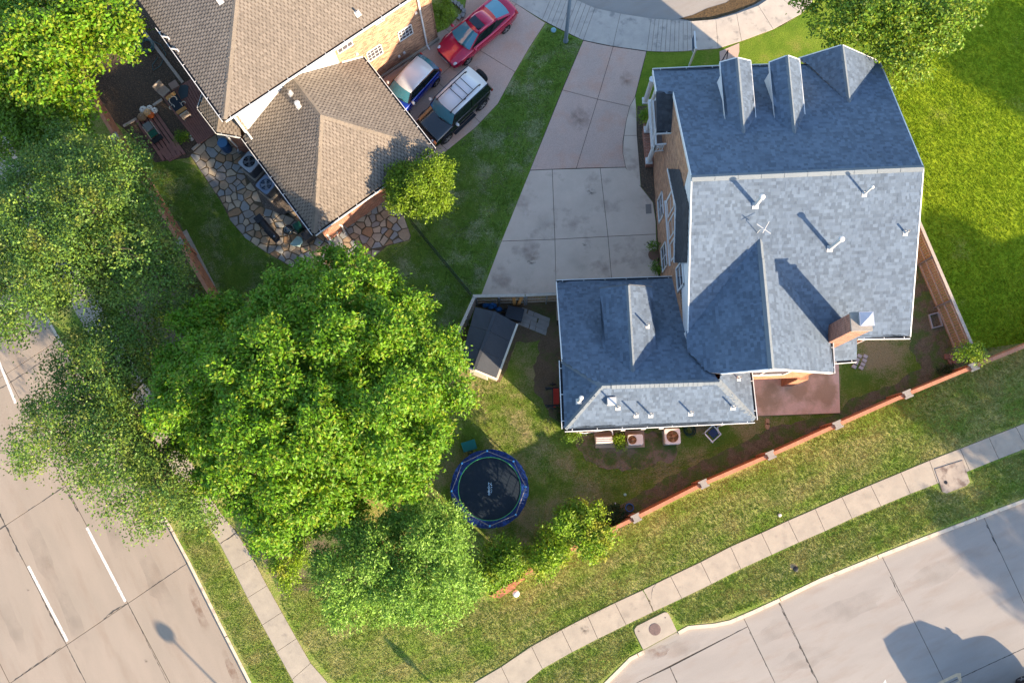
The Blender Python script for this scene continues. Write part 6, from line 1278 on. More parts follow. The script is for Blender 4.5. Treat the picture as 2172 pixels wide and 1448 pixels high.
chair('weathered wooden chair at the far end of the dark table', (346, 193), ang + .2, WOODG, WOODG, .55); chair('dark wicker chair at the near end of the dark table', (391, 241), ang + pi, BLACKM, WOODG, .5)
c = un(368, 180, .3); tag(MB().box((c.x, c.y, .15), (.46, .42, .3), .6).build('wooden_box', mat('pinkish_wood', (0.30, 0.21, 0.17), rough=.8)), 'square wooden box beyond the table at the deck edge', 'box')
c = un(392, 186, .015); q = MB().prism(ccw(poly([(381, 182), (395, 180), (400, 184), (398, 205), (384, 212), (378, 196)], .13)), .13, .14); tag(q.build('ground_cloth', mat('slate_cloth', (0.05, 0.075, 0.09), rough=.9)), 'slate-blue cloth lying on the deck beside the table', 'cloth')
def pumpkin(label, p, r, mt_, z=.0):
    c = un(*p, z + r); root = thing('pumpkin', label, 'pumpkin', (c.x, c.y, z), 'pumpkins on the deck walk'); q = MB(); vs = []; n, m_ = 24, 9
    for i in range(1, m_):
        t = pi * i / m_
        for k in range(n): a = 2 * pi * k / n; w_ = 1 + .07 * math.cos(a * 8); vs.append((c.x + r * w_ * math.sin(t) * math.cos(a), c.y + r * w_ * math.sin(t) * math.sin(a), z + r * .8 - r * .8 * math.cos(t) * (1 - .25 * abs(math.cos(t)) ** 6)))
    fs = [(i * n + k, i * n + (k + 1) % n, (i + 1) * n + (k + 1) % n, (i + 1) * n + k) for i in range(m_ - 2) for k in range(n)] + [tuple(range(n - 1, -1, -1)), tuple(range((m_ - 2) * n, (m_ - 1) * n))]
    q.add(vs, fs).build('rind', mt_, root, True); MB().tube([(c.x, c.y, z + r * 1.3), (c.x + .02, c.y, z + r * 1.3 + .09)], [.035, .02], 7).build('stem', WOODG, root)
ORG = mat('orange_rind', (0.62, 0.13, 0.02), (0.55, 0.10, 0.015), 3, .5); ORP = mat('pale_orange_rind', (0.50, 0.30, 0.13), (0.60, 0.36, 0.18), 3, .5); WHP = mat('white_rind', (0.62, 0.60, 0.56), rough=.5); BRP = mat('brown_rind', (0.24, 0.15, 0.08), rough=.6)
for l, p, r, mm in (('bright orange pumpkin at the right of the pumpkin group', (319, 243.5), .20, ORG), ('pale orange pumpkin in the middle of the pumpkin group', (312, 239), .235, ORP), ('white-topped orange pumpkin at the upper left of the group', (303.5, 232.5), .215, WHP), ('brown pumpkin at the lower left of the group', (300, 248), .25, BRP), ('white pumpkin at the top of the group', (317, 229), .165, WHP), ('white pumpkin at the upper right of the group', (327.5, 234), .17, WHP)): pumpkin(l, p, r, mm, .08)
lb = thing('garden_lounger', 'reclined garden lounger with a green cushion on the deck walk', 'lounger', (*g2(325, 275), 0)); a, b_ = Vector(g2(309, 262, .45)), Vector(g2(334, 296, .45)); d = (b_ - a).normalized(); ang2 = math.atan2(d.y, d.x); Lq = (b_ - a).length
for t, w_, h_, z, nm, mm in ((.2, .40, Lq * .42, .45, 'backrest', mat('grey_slats', (0.13, 0.15, 0.15), rough=.7)), (.60, .42, Lq * .30, .42, 'cushion', mat('dark_green_cushion', (0.004, 0.07, 0.045), rough=.7)), (.93, .62, Lq * .24, .36, 'footrest', BLACKM)):
    c = a + (b_ - a) * t; MB().box((c.x, c.y, z), (h_, w_, .07), ang2).build(nm, mm, lb)
n2 = Vector((-d.y, d.x)); q = MB()
for s in (-1, 1): p0, p1 = a + n2 * s * .26, b_ + n2 * s * .26; q.beam((p0.x, p0.y, .38), (p1.x, p1.y, .32), .04, .05)
q.build('frame', WOODG, lb)
for t in (.05, .9):
    for s in (-1, 1): p0 = a + (b_ - a) * t + n2 * s * .26; MB().box((p0.x, p0.y, .22), (.05, .05, .28)).build('leg', WOODG, lb)
q = MB(); c = un(404.5, 293, .2); q.ball((c.x, c.y, .12), (.10, .08, .12), 8, 0, .1); q.ball((c.x + .02, c.y + .09, .26), .055, 8); q.lathe((c.x, c.y, 0), [(.1, 0), (.08, .03)], 8); tag(q.build('garden_statue', METALW), 'small white garden figure between the deck and the plank walk', 'statue')
c = un(471, 302, .95); br = thing('water_barrel', 'blue plastic water barrel at the edge of the flagstones', 'barrel', (c.x, c.y, 0)); BB = mat('blue_barrel', (0.025, 0.085, 0.22), (0.02, 0.07, 0.18), 5, .4)
MB().lathe((c.x, c.y, 0), [(.25, 0), (.27, .1), (.28, .45), (.27, .85), (.25, .9)], 24).build('drum', BB, br, True); MB().lathe((c.x, c.y, .9), [(.27, 0), (.27, .03), (.22, .035), (.21, .02)], 24).build('lid', mat('barrel_lid', (0.05, 0.15, 0.30), rough=.4), br)
c = un(507.5, 321, .1); tag(MB().box((c.x, c.y, .09), (.26, .26, .18), .7).build('drain_box', mat('drain_grey', (0.24, 0.23, 0.21), rough=.8)), 'small square drain box under the white downspout', 'drain')
# barbecue corner
gm = thing('offset_smoker', 'long black offset smoker barbecue standing on the flagstones', 'barbecue', (*g2(565, 485), 0)); a, b_ = un(557, 472, .85), un(588, 508, .85); MB().tube([a, b_], .20, 16).build('cooking_chamber', BLACKM, gm)
c = un(551, 466, .6); MB().box((c.x, c.y, .6), (.44, .40, .40), .7).build('firebox', BLACKM, gm); MB().beam(un(563, 485, .88), un(590, 512, .88), .30, .03).build('side_shelf', mat('charcoal', (0.025, 0.028, 0.035), rough=.6), gm)
for p in ((556, 476), (588, 510), (562, 470), (594, 505)): c = un(*p, .0); MB().tube([(c.x, c.y, 0), (c.x, c.y, .75)], .02, 6).build('leg', BLACKM, gm)
MB().lathe(un(583, 503, 1.0), [(.045, 0), (.045, .18)], 10).build('chimney_stack', GREYM, gm); MB().tube([un(594, 508, .8), un(605, 522, .8)], .018, 6).build('handle', WOODG, gm)
kg = thing('kettle_barbecue', 'round black kettle barbecue next to the green box', 'barbecue', (*g2(613, 490), 0)); c = un(611.5, 488, .75)
MB().lathe((c.x, c.y, .5), [(.05, 0), (.2, .08), (.28, .25), (.28, .27)], 22).build('bowl', BLACKM, kg, True); MB().lathe((c.x, c.y, .77), [(.285, 0), (.26, .1), (.15, .19), (.02, .22)], 22).build('lid', mat('blue_black_enamel', (0.012, 0.022, 0.035), rough=.12, coat=1), kg, True)
for k in range(3): aa = 2 * pi * k / 3; MB().tube([(c.x + .1 * math.cos(aa), c.y + .1 * math.sin(aa), .55), (c.x + .3 * math.cos(aa), c.y + .3 * math.sin(aa), 0)], .015, 6).build('leg', ALLOY, kg)
MB().tube([(c.x - .06, c.y, .99), (c.x - .05, c.y, 1.04), (c.x + .05, c.y, 1.04), (c.x + .06, c.y, .99)], .012, 6).build('lid_handle', ALLOY, kg)
for nm, l, p, sx, sy, h, rz, mm, ct_ in (('storage_box', 'dark green plastic box beside the kettle barbecue', (631, 480), .36, .36, .45, .5, mat('green_box', (0.01, 0.085, 0.055), rough=.5), 'box'), ('storage_box', 'charcoal box at the south corner of the brown house', (653, 498), .55, .42, .6, .6, mat('charcoal', (0.025, 0.028, 0.035), rough=.6), 'box')):
    c = un(*p, h); r_ = thing(nm, l, ct_, (c.x, c.y, 0)); MB().box((c.x, c.y, h / 2), (sx, sy, h), rz, 0, (.96, .96)).build('body', mm, r_); MB().box((c.x, c.y, h + .02), (sx + .04, sy + .04, .05), rz).build('lid', mm, r_)
q = MB().prism(ccw(poly([(614, 518), (630, 500), (640, 503), (643, 512), (636, 521), (622, 522)], .1)), .04, .12, 0, .02); tag(q.build('plastic_sled', mat('pale_teal_plastic', (0.30, 0.45, 0.44), rough=.5)), 'pale teal plastic sled lying by the bright green tree', 'sled')
q = MB()
for off, z in ((0, .9), (14, .9)):
    q.tube([un(694 + off * .7, 484.5 - off * .25, .2), un(697 + off * .7, 483 - off * .3, z), un(704 + off, 477 - off * .1, 1.05), un(711 + off, 480 - off * .1, z), un(716 + off * 1.1, 499 - off * .3, .03)], .045, 10)
tag(q.build('white_pipe', METALW), 'pair of hooped white pipes rising by the brown house wall', 'pipe')
c0_, c1_ = un(686, 488, 1.4), un(702, 512, .1); q = MB().tube([c0_, un(699, 505, .4), c1_], .055, 8); tag(q.build('downspout', WHITE), 'white downspout at the south corner of the brown house', 'downspout')
c = un(701, 513, .1); tag(MB().box((c.x, c.y, .05), (.26, .22, .1), .5).build('splash_block', METALW), 'small splash block under the corner downspout', 'drain')
q = MB().tube([un(721, 466, .9), un(729, 478, .6), un(738, 487, .05)], .03, 6); tag(q.build('green_pipe', GREYM), 'dark grey pipe leaning on the brick wall near the corner', 'pipe')
# stone ring of the shrub bed at the top edge
rb_ = thing('stone_edging', 'curved grey stone edging round the shrub bed beside the red car', 'edging', (*g2(985, 20), 0))
for k, p in enumerate(((950, -3), (958, 1), (966, 5), (973, 10), (979, 16), (984, 24), (982, 32), (974, 37))):
    c = un(*p, .12); MB().box((c.x, c.y, .08), (.27, .2, .16), -.5 - k * .22).build('edging_stone', mat('edging_stone', (0.30, 0.28, 0.26), (0.24, 0.225, 0.21), 5, .9), rb_)
c = un(1387, 540, .3); q = thing('planter', 'round planter of dark soil at the driveway edge', 'planter', (c.x, c.y, 0)); MB().lathe((c.x, c.y, 0), [(.22, 0), (.30, .3), (.27, .3)], 22).build('pot', mat('clay_pot', (0.16, 0.09, 0.06), rough=.9), q); MB().lathe((c.x, c.y, .27), [(.27, 0), (.27, .02)], 20).build('soil', MULCH, q)
# ================================================================ TREES AND SHRUBS
def leafmat(n, c1, c2, isl=.35, c3=None, tr=.3):
    return mat(n, c1, c2, 1.4, .55, island=isl, c3=c3, s3=.9, t3=(.52, .68), spec=.35, trans=tr, coord='World', detail=3)
L_BRIGHT = leafmat('bright_maple_leaf', (0.080, 0.200, 0.004), (0.132, 0.268, 0.006), .30)
L_LIME = leafmat('lime_leaf', (0.14, 0.21, 0.008), (0.20, 0.25, 0.012), .35)
L_OAK = leafmat('oak_leaf', (0.10, 0.18, 0.018), (0.145, 0.23, 0.022), .4, (0.20, 0.24, 0.025))
L_OAKD = leafmat('dark_oak_leaf', (0.065, 0.145, 0.024), (0.105, 0.19, 0.03), .35, (0.17, 0.18, 0.03))
L_PALE = leafmat('grey_green_leaf', (0.14, 0.27, 0.030), (0.20, 0.34, 0.045), .4)
L_MYR = leafmat('myrtle_leaf', (0.12, 0.235, 0.006), (0.19, 0.29, 0.01), .4, (0.28, 0.28, 0.02))
L_DARK = leafmat('dark_shrub_leaf', (0.018, 0.045, 0.008), (0.035, 0.07, 0.012), .4)
L_TREE2 = leafmat('green_leaf', (0.095, 0.19, 0.012), (0.14, 0.24, 0.014), .45)
L_SHR = leafmat('yellow_green_leaf', (0.11, 0.20, 0.006), (0.17, 0.25, 0.010), .4)
def leaves(name, C, mt, parent, rs):
    """C rows: centre(3), axis(3), normal(3), length, width; one kite of four corners each"""
    C = np.asarray(C); n = len(C); c, a, nn, L_, W_2 = C[:, :3], C[:, 3:6], C[:, 6:9], C[:, 9:10], C[:, 10:11]
    a = a / np.linalg.norm(a, axis=1, keepdims=True); s = np.cross(a, nn); s /= np.linalg.norm(s, axis=1, keepdims=True) + 1e-9
    up = np.cross(s, a); V = np.stack([c - a * L_ * .5, c - a * L_ * .05 + s * W_2 * .5 + up * W_2 * .12, c + a * L_ * .5 - up * L_ * .10, c - a * L_ * .05 - s * W_2 * .5 + up * W_2 * .12], 1).reshape(-1, 3)
    me = bpy.data.meshes.new(name); org = np.array(WL[parent.name]); V = V - org
    me.vertices.add(4 * n); me.vertices.foreach_set('co', V.astype(np.float32).ravel()); me.loops.add(4 * n); me.loops.foreach_set('vertex_index', np.arange(4 * n, dtype=np.int32))
    me.polygons.add(n); me.polygons.foreach_set('loop_start', np.arange(0, 4 * n, 4, dtype=np.int32)); me.update(calc_edges=True); me.materials.append(mt)
    o = bpy.data.objects.new(name, me); COL.objects.link(o); o.parent = parent; WL[o.name] = tuple(org); return o
def spray_rows(blobs, nsp, nleaf, L_, Wd, rs, spread=.22, droop=.25, shell=.35, upb=.6, zmin=-.25):
    out = []
    for (x, y, z, r, h, dens) in blobs:
        k = max(3, int(nsp * dens)); d = rs.normal(size=(k, 3)); d /= np.linalg.norm(d, axis=1, keepdims=True); d[:, 2] = np.where(d[:, 2] < zmin, -d[:, 2], d[:, 2])
        rad = 1 - shell * rs.random_sample((k, 1)) ** 1.5; cen = np.array([x, y, z]) + d * rad * np.array([r, r, h]); 
        m_ = nleaf; off = rs.normal(size=(k, m_, 3)) * spread * np.array([1, 1, .55]); od = d[:, None, :] + rs.normal(size=(k, m_, 3)) * .75; od[..., 2] = od[..., 2] * .5 - droop
        nrm = rs.normal(size=(k, m_, 3)) * .55 + np.array([0, 0, upb]) + d[:, None, :] * .45; pos = cen[:, None, :] + off; pos[..., 2] -= (off[..., 0] ** 2 + off[..., 1] ** 2) * droop * 2
        ln = L_ * rs.uniform(.7, 1.25, (k, m_, 1)); out.append(np.concatenate([pos, od, nrm, ln, ln * Wd], 2).reshape(-1, 11))
    return np.concatenate(out)
def dome(outline, zlo, zhi, sp, r, rs, edge=110.0, jz=.5, gaps=0.0, peak=None):
    """boughs filling a picture outline; height rises from the rim to the middle"""
    xs = [p[0] for p in outline]; ys = [p[1] for p in outline]; B_3 = []; stp = sp * 44; y = min(ys); row = 0
    def dist(px, py):
        best = 1e9
        for i in range(len(outline)):
            (x1, y1), (x2, y2) = outline[i], outline[i - 1]; dx, dy = x2 - x1, y2 - y1; t = max(0, min(1, ((px - x1) * dx + (py - y1) * dy) / (dx * dx + dy * dy + 1e-9)))
            best = min(best, math.hypot(px - x1 - t * dx, py - y1 - t * dy))
        return best
    while y < max(ys):
        x = min(xs) + (row % 2) * stp / 2
        while x < max(xs):
            px, py = x + rs.uniform(-.35, .35) * stp, y + rs.uniform(-.35, .35) * stp
            if inside((px, py), outline) and rs.random_sample() > gaps:
                d = dist(px, py); rr_ = r * rs.uniform(.75, 1.25)
                if d > rr_ * 20: 
                    t = min(1, d / edge); z = zlo + (zhi - zlo) * math.sqrt(max(0, 1 - (1 - t) ** 2)) + rs.uniform(-jz, jz) - rr_ * .5; v = un(px, py, z); B_3.append((v.x, v.y, z, rr_, rr_ * .72, 1.0))
            x += stp
        y += stp * .86; row += 1
    if len(B_3) < 3:
        cx0, cy0 = sum(xs) / len(xs), sum(ys) / len(ys)
        for p in outline[::2]: v = un(p[0] * .45 + cx0 * .55, p[1] * .45 + cy0 * .55, zhi - r * .5); B_3.append((v.x, v.y, v.z, r, r * .8, 1.0))
    return B_3
def tree(name, label, cat, outline, zlo, zhi, sp, r, lm, foot, seed, nsp=14, nleaf=26, L_=.2, Wd=.5, edge=110, trunk=.2, bark=None, group=None, spread=.22, droop=.25, limbs=9, gaps=0, jz=.5, under=True, shell=.35, second=None, extra=None, upb=.6, foot3=None, low=0):
    rs = np.random.RandomState(seed); B_3 = dome(outline, zlo, zhi, sp, r, rs, edge, jz, gaps); 
    if under: B_3 += [(x + rs.uniform(-.3, .3), y + rs.uniform(-.3, .3), z - r * 1.3, q * .9, h * .9, .35) for (x, y, z, q, h, d) in B_3 if rs.random_sample() < .6]
    if low: B_3 += [(x, y, max(low, z * f_), q, h * 1.2, .7) for (x, y, z, q, h, d) in B_3 for f_ in (.62, .38) if d == 1.0 and rs.random_sample() < .55]
    if extra: B_3 += [(un(*e[:2], e[2]).x, un(*e[:2], e[2]).y, e[2], e[3], e[3] * .7, e[4]) for e in extra]
    ft = un(*foot, 0) if foot3 is None else foot3; root = thing(name, label, cat, (ft.x, ft.y, 0), group); bark = bark or BARK
    rows = spray_rows(B_3, nsp, nleaf, L_, Wd, rs, spread, droop, shell, upb)
    if second:
        sel = rs.random_sample(len(rows)) < second[1]; leaves('crown', rows[~sel], lm, root, rs); leaves('crown', rows[sel], second[0], root, rs)
    else: leaves('crown', rows, lm, root, rs)
    zt = zlo + (zhi - zlo) * .35; cx_ = sum(b[0] for b in B_3) / len(B_3); cy_ = sum(b[1] for b in B_3) / len(B_3); top = Vector((ft.x * .6 + cx_ * .4, ft.y * .6 + cy_ * .4, zt))
    if trunk:
        tb = MB().tube([(ft.x, ft.y, -.05), (ft.x, ft.y, .25), (ft.x * .9 + top.x * .1, ft.y * .9 + top.y * .1, zt * .5), top], [trunk * 1.5, trunk * 1.1, trunk * .85, trunk * .7], 10).build('trunk', bark, root, True)
        q = MB(); idx = rs.choice(len(B_3), min(limbs, len(B_3)), replace=False)
        for i in idx:
            b = Vector(B_3[i][:3]); s = Vector((ft.x, ft.y, 0)).lerp(top, rs.uniform(.6, 1.0)); s = Vector((top.x, top.y, s.z)) if rs.random_sample() > .4 else s; mid = s.lerp(b, .5) + Vector((rs.uniform(-.3, .3), rs.uniform(-.3, .3), -.25)); q.tube([s, mid, b], [trunk * .5, trunk * .3, .025], 7)
            for k in range(3):
                e = b + Vector((rs.uniform(-1, 1), rs.uniform(-1, 1), rs.uniform(-.2, .5))) * r * .9; q.tube([mid.lerp(b, .6), e], [.03, .008], 5)
        q.build('limbs', bark, root, True)
    return root
big = [(640, 532), (700, 525), (745, 545), (800, 548), (830, 580), (870, 610), (905, 650), (930, 700), (962, 715), (985, 760), (1002, 810), (985, 860), (975, 905), (968, 960), (972, 1000), (930, 1010), (905, 1045), (870, 1050), (840, 1065), (790, 1060), (745, 1080), (700, 1100), (650, 1130), (600, 1165), (555, 1180), (525, 1150), (480, 1080), (430, 1050), (400, 1010), (380, 960), (330, 930), (295, 880), (290, 840), (320, 790), (345, 740), (370, 700), (385, 650), (420, 620), (470, 600), (520, 590), (570, 570), (600, 560)]
tree('shade_tree', 'huge bright green shade tree filling the middle of the picture left of the shed', 'tree', big, 2.9, 10.8, 1.10, .72, L_BRIGHT, (640, 860), 3, nsp=22, nleaf=44, L_=.175, Wd=.5, edge=200, trunk=.30, spread=.19, second=(L_LIME, .20), limbs=30, droop=.35, jz=1.4, gaps=.07, low=2.0)
tl_ = [(-80, -60), (300, -60), (290, 20), (305, 50), (298, 95), (300, 110), (255, 130), (215, 130), (215, 150), (185, 165), (190, 200), (205, 225), (175, 250), (120, 250), (60, 215), (-80, 240)]
tree('shade_tree', 'bright leafy tree at the upper left corner above the dark mulch bed', 'tree', tl_, 4.0, 8.5, .9, .8, L_BRIGHT, (60, 60), 5, nsp=14, nleaf=34, L_=.20, Wd=.55, edge=130, trunk=.25, second=(L_LIME, .45), limbs=16, jz=.7, upb=.8)
tree('shade_tree', 'darker green tree wedged between the upper left tree and the oaks', 'tree', [(-60, 200), (60, 200), (130, 235), (190, 240), (180, 300), (120, 330), (60, 330), (0, 350), (-60, 340)], 3.0, 6.5, .85, .8, L_TREE2, (60, 270), 6, nsp=13, nleaf=30, L_=.18, Wd=.55, edge=90, trunk=.18, limbs=10)
oak1 = [(150, 260), (190, 285), (250, 290), (290, 310), (320, 350), (335, 400), (360, 440), (385, 480), (380, 540), (400, 590), (400, 640), (370, 650), (330, 640), (290, 660), (240, 660), (190, 640), (130, 650), (90, 700), (40, 720), (-60, 720), (-60, 330), (30, 330), (90, 310), (120, 280)]
tree('oak_tree', 'large loose-leaved oak at the left edge over the avenue sidewalk', 'tree', oak1, 4.5, 9.0, .85, .8, L_OAK, (170, 560), 7, nsp=15, nleaf=34, L_=.125, Wd=.6, edge=150, trunk=.28, second=(L_OAKD, .6), limbs=40, gaps=.12, spread=.25, droop=.15, jz=1.2, under=True)
oak2 = [(240, 650), (330, 640), (390, 650), (380, 720), (330, 780), (300, 850), (330, 920), (390, 970), (430, 1040), (480, 1080), (520, 1120), (470, 1130), (400, 1110), (355, 1135), (300, 1125), (230, 1090), (190, 1050), (150, 1010), (90, 1015), (20, 1005), (5, 960), (-5, 930), (30, 880), (80, 845), (75, 800), (120, 760), (100, 720), (170, 690)]
tree('oak_tree', 'wispy oak spreading over the avenue left of the huge shade tree', 'tree', oak2, 4.0, 8.0, .80, .75, L_OAK, (300, 880), 8, nsp=13, nleaf=32, L_=.12, Wd=.6, edge=130, trunk=.25, second=(L_OAKD, .55), limbs=44, gaps=.15, spread=.27, droop=.15, jz=1.1)
tr_ = [(1680, -60), (1690, 20), (1720, 40), (1710, 75), (1740, 95), (1790, 110), (1840, 120), (1870, 130), (1885, 175), (1900, 195), (1935, 185), (1950, 150), (1970, 125), (2010, 115), (2060, 95), (2092, 60), (2080, 20), (2095, -60)]
tree('shade_tree', 'broad light green tree at the upper right behind the dormered roof', 'tree', tr_, 4.5, 8.0, .85, .75, L_TREE2, (1900, 20), 9, nsp=13, nleaf=32, L_=.17, Wd=.55, edge=110, trunk=.2, second=(L_LIME, .4), limbs=14, gaps=.05)
jn = [(850, 1060), (890, 1075), (940, 1060), (960, 1080), (990, 1105), (1005, 1140), (1000, 1190), (1010, 1230), (1015, 1265), (985, 1290), (960, 1320), (925, 1330), (890, 1335), (850, 1310), (810, 1330), (760, 1310), (740, 1325), (700, 1300), (670, 1280), (650, 1250), (625, 1220), (635, 1180), (670, 1170), (690, 1140), (700, 1110), (760, 1090), (810, 1070)]
tree('corner_tree', 'pale grey-green tree with dense foliage at the wall corner below the trampoline', 'tree', jn, 2.8, 6.5, .78, .72, L_PALE, (830, 1200), 10, nsp=19, nleaf=38, L_=.14, Wd=.42, edge=110, trunk=.2, limbs=14, spread=.17, droop=.0, upb=.5, jz=.9, gaps=.05)
m1 = [(1165, 1090), (1200, 1075), (1225, 1062), (1250, 1070), (1275, 1085), (1280, 1110), (1302, 1125), (1300, 1150), (1275, 1170), (1255, 1200), (1235, 1195), (1210, 1170), (1185, 1160), (1165, 1130)]
tree('crape_myrtle', 'yellow-green crape myrtle overhanging the wall beside the dark bush', 'tree', m1, 1.8, 4.0, .62, .52, L_MYR, (1235, 1130), 12, nsp=19, nleaf=26, L_=.15, Wd=.45, edge=60, trunk=.07, group=None, spread=.16, limbs=7)
m2 = [(1130, 1155), (1170, 1140), (1210, 1150), (1205, 1180), (1195, 1225), (1170, 1228), (1140, 1215), (1120, 1190)]
tree('crape_myrtle', 'middle crape myrtle of the row, reaching over the lawn side of the wall', 'tree', m2, 1.6, 3.6, .6, .5, L_MYR, (1165, 1185), 13, nsp=18, nleaf=26, L_=.15, Wd=.45, edge=55, trunk=.06, spread=.16, limbs=6)
m3 = [(1020, 1160), (1060, 1140), (1095, 1150), (1135, 1165), (1130, 1205), (1100, 1225), (1060, 1245), (1030, 1260), (1010, 1230), (1012, 1190)]
tree('crape_myrtle', 'leafy crape myrtle between the pale tree and the rest of the row', 'tree', m3, 1.5, 3.4, .6, .5, L_MYR, (1070, 1195), 14, nsp=19, nleaf=26, L_=.14, Wd=.45, edge=55, trunk=.06, second=(L_TREE2, .4), spread=.16, limbs=6)
sh1 = [(820, 370), (850, 345), (880, 330), (915, 322), (940, 328), (958, 360), (955, 400), (960, 430), (945, 455), (905, 468), (870, 465), (835, 455), (815, 430), (825, 400)]
tree('ornamental_tree', 'small yellow-green tree at the east corner of the brown roof', 'tree', sh1, 2.2, 4.3, .60, .52, L_SHR, (888, 405), 15, nsp=26, nleaf=30, L_=.13, Wd=.5, edge=70, trunk=.09, spread=.15, limbs=8)
tree('boxwood_hedge', 'clipped dense green shrub between the brick house and the red car', 'shrub', [(905, -30), (945, -30), (965, 5), (970, 22), (955, 45), (930, 78), (918, 72), (912, 40)], .7, 1.7, .42, .42, L_SHR, (938, 30), 16, nsp=22, nleaf=28, L_=.07, Wd=.6, edge=30, trunk=.03, spread=.10, jz=.08, limbs=3)
tree('corner_shrub', 'small leafy shrub where the board fence meets the terracotta wall', 'shrub', [(2020, 755), (2045, 735), (2065, 722), (2085, 730), (2096, 745), (2092, 770), (2075, 785), (2055, 770), (2035, 770)], 1.4, 2.6, .45, .4, L_MYR, (2060, 760), 17, nsp=9, nleaf=20, L_=.14, Wd=.42, edge=40, trunk=.05, spread=.15, limbs=5, under=False)
tree('dark_bush', 'dark green bush between the myrtle and the blue hose coil', 'shrub', [(1275, 1075), (1300, 1062), (1325, 1080), (1330, 1100), (1310, 1118), (1285, 1110)], .6, 1.3, .4, .38, L_DARK, (1303, 1092), 18, nsp=16, nleaf=24, L_=.10, Wd=.5, edge=30, trunk=.03, spread=.12, limbs=3)
for o_, lb_, s_ in (([(1362, 232), (1371, 225), (1378, 238), (1375, 262), (1366, 266), (1359, 252)], 'rounded bright shrub at the porch corner by the driveway', 19), ([(1306, 928), (1316, 924), (1326, 930), (1325, 946), (1313, 950), (1305, 941)], 'small bright shrub between the two rusty units and the heat pump', 20), ([(1385, 558), (1398, 556), (1403, 570), (1395, 582), (1386, 575)], 'small shrub against the brick wall near the planter', 21),
                    ([(372, 282), (392, 276), (398, 288), (390, 302), (376, 300)], 'low green plant between the deck and the plank walk', 22), ([(1182, 862), (1194, 855), (1197, 890), (1184, 895)], 'dark low shrub at the garage corner by the weight bench', 23), ([(1985, 775), (2010, 765), (2025, 780), (2000, 800)], 'low dark shrub at the foot of the terracotta wall near the corner', 24), ([(1196, 920), (1215, 915), (1232, 920), (1228, 934), (1205, 930)], 'leafy weeds at the back corner of the garage wall', 25), ([(1373, 520), (1385, 515), (1395, 522), (1385, 530)], 'little plant above the planter in the driveway bed', 26)):
    tree('small_shrub', lb_, 'shrub', o_, .25, .7, .26, .24, {20: L_MYR, 19: L_MYR, 25: L_TREE2}.get(s_, L_DARK if s_ in (23, 24) else L_TREE2), (sum(p[0] for p in o_) / len(o_), sum(p[1] for p in o_) / len(o_)), s_, nsp=9, nleaf=18, L_=.085, Wd=.5, edge=14, trunk=.02, spread=.09, jz=.05, limbs=3, under=False)
tree('ivy_hedge', 'ragged yellow-green ivy hedge between the sidewalk and the pale corner tree', 'shrub', [(520, 1165), (560, 1185), (600, 1180), (640, 1160), (680, 1150), (640, 1200), (625, 1235), (600, 1262), (585, 1240), (560, 1200)], .4, 1.1, .40, .36, L_MYR, (600, 1205), 27, nsp=11, nleaf=20, L_=.11, Wd=.5, edge=30, trunk=.03, spread=.14, jz=.15, limbs=4, gaps=.08)
tree('ivy_hedge', 'shaded undergrowth at the foot of the left garden wall', 'shrub', [(390, 560), (430, 620), (470, 700), (540, 820), (500, 900), (430, 760), (380, 640)], .5, 1.3, .5, .45, L_OAKD, (440, 700), 28, nsp=9, nleaf=20, L_=.12, Wd=.5, edge=40, trunk=.03, spread=.18, jz=.2, limbs=4, gaps=.2)
# trees that stand beyond the picture edge and shade what is in it
def off_tree(label, shadow_px, h, r, seed, dens=1.0):
    t = un(*shadow_px, 0); L_ = h / math.tan(SUN_EL); x, y = t.x + math.cos(SUN_AZ) * L_, t.y + math.sin(SUN_AZ) * L_; rs = np.random.RandomState(seed); B_3 = []
    for k in range(int(22 * dens)):
        d = rs.normal(size=3); d /= np.linalg.norm(d); B_3.append((x + d[0] * r * .8, y + d[1] * r * .8, h + d[2] * r * .6, r * .38, r * .3, 1.0))
    root = thing('roadside_tree', label, 'tree', (x, y, 0)); leaves('crown', spray_rows(B_3, 16, 22, .30, .6, rs, .35), L_OAKD, root, rs)
    MB().tube([(x, y, 0), (x, y, h * .5), (x + .2, y, h)], [.28, .2, .06], 9).build('trunk', BARK, root, True)
off_tree('tree standing off the right edge that shades the top of the side lawn', (2150, 110), 9, 2.6, 31)
off_tree('tree standing off the right edge that shades the lower side lawn', (2130, 670), 7, 2.8, 32, 1.2)
off_tree('second tree off the right edge that shades the side lawn beside the fence', (2010, 700), 6.5, 2.2, 36, 1.2)
off_tree('tree off the right edge that dapples the sidewalk by the utility slab', (2110, 880), 8, 2.9, 33, .9)
off_tree('tree off the right edge that dapples the side street', (2190, 1190), 9, 2.2, 34, .5)
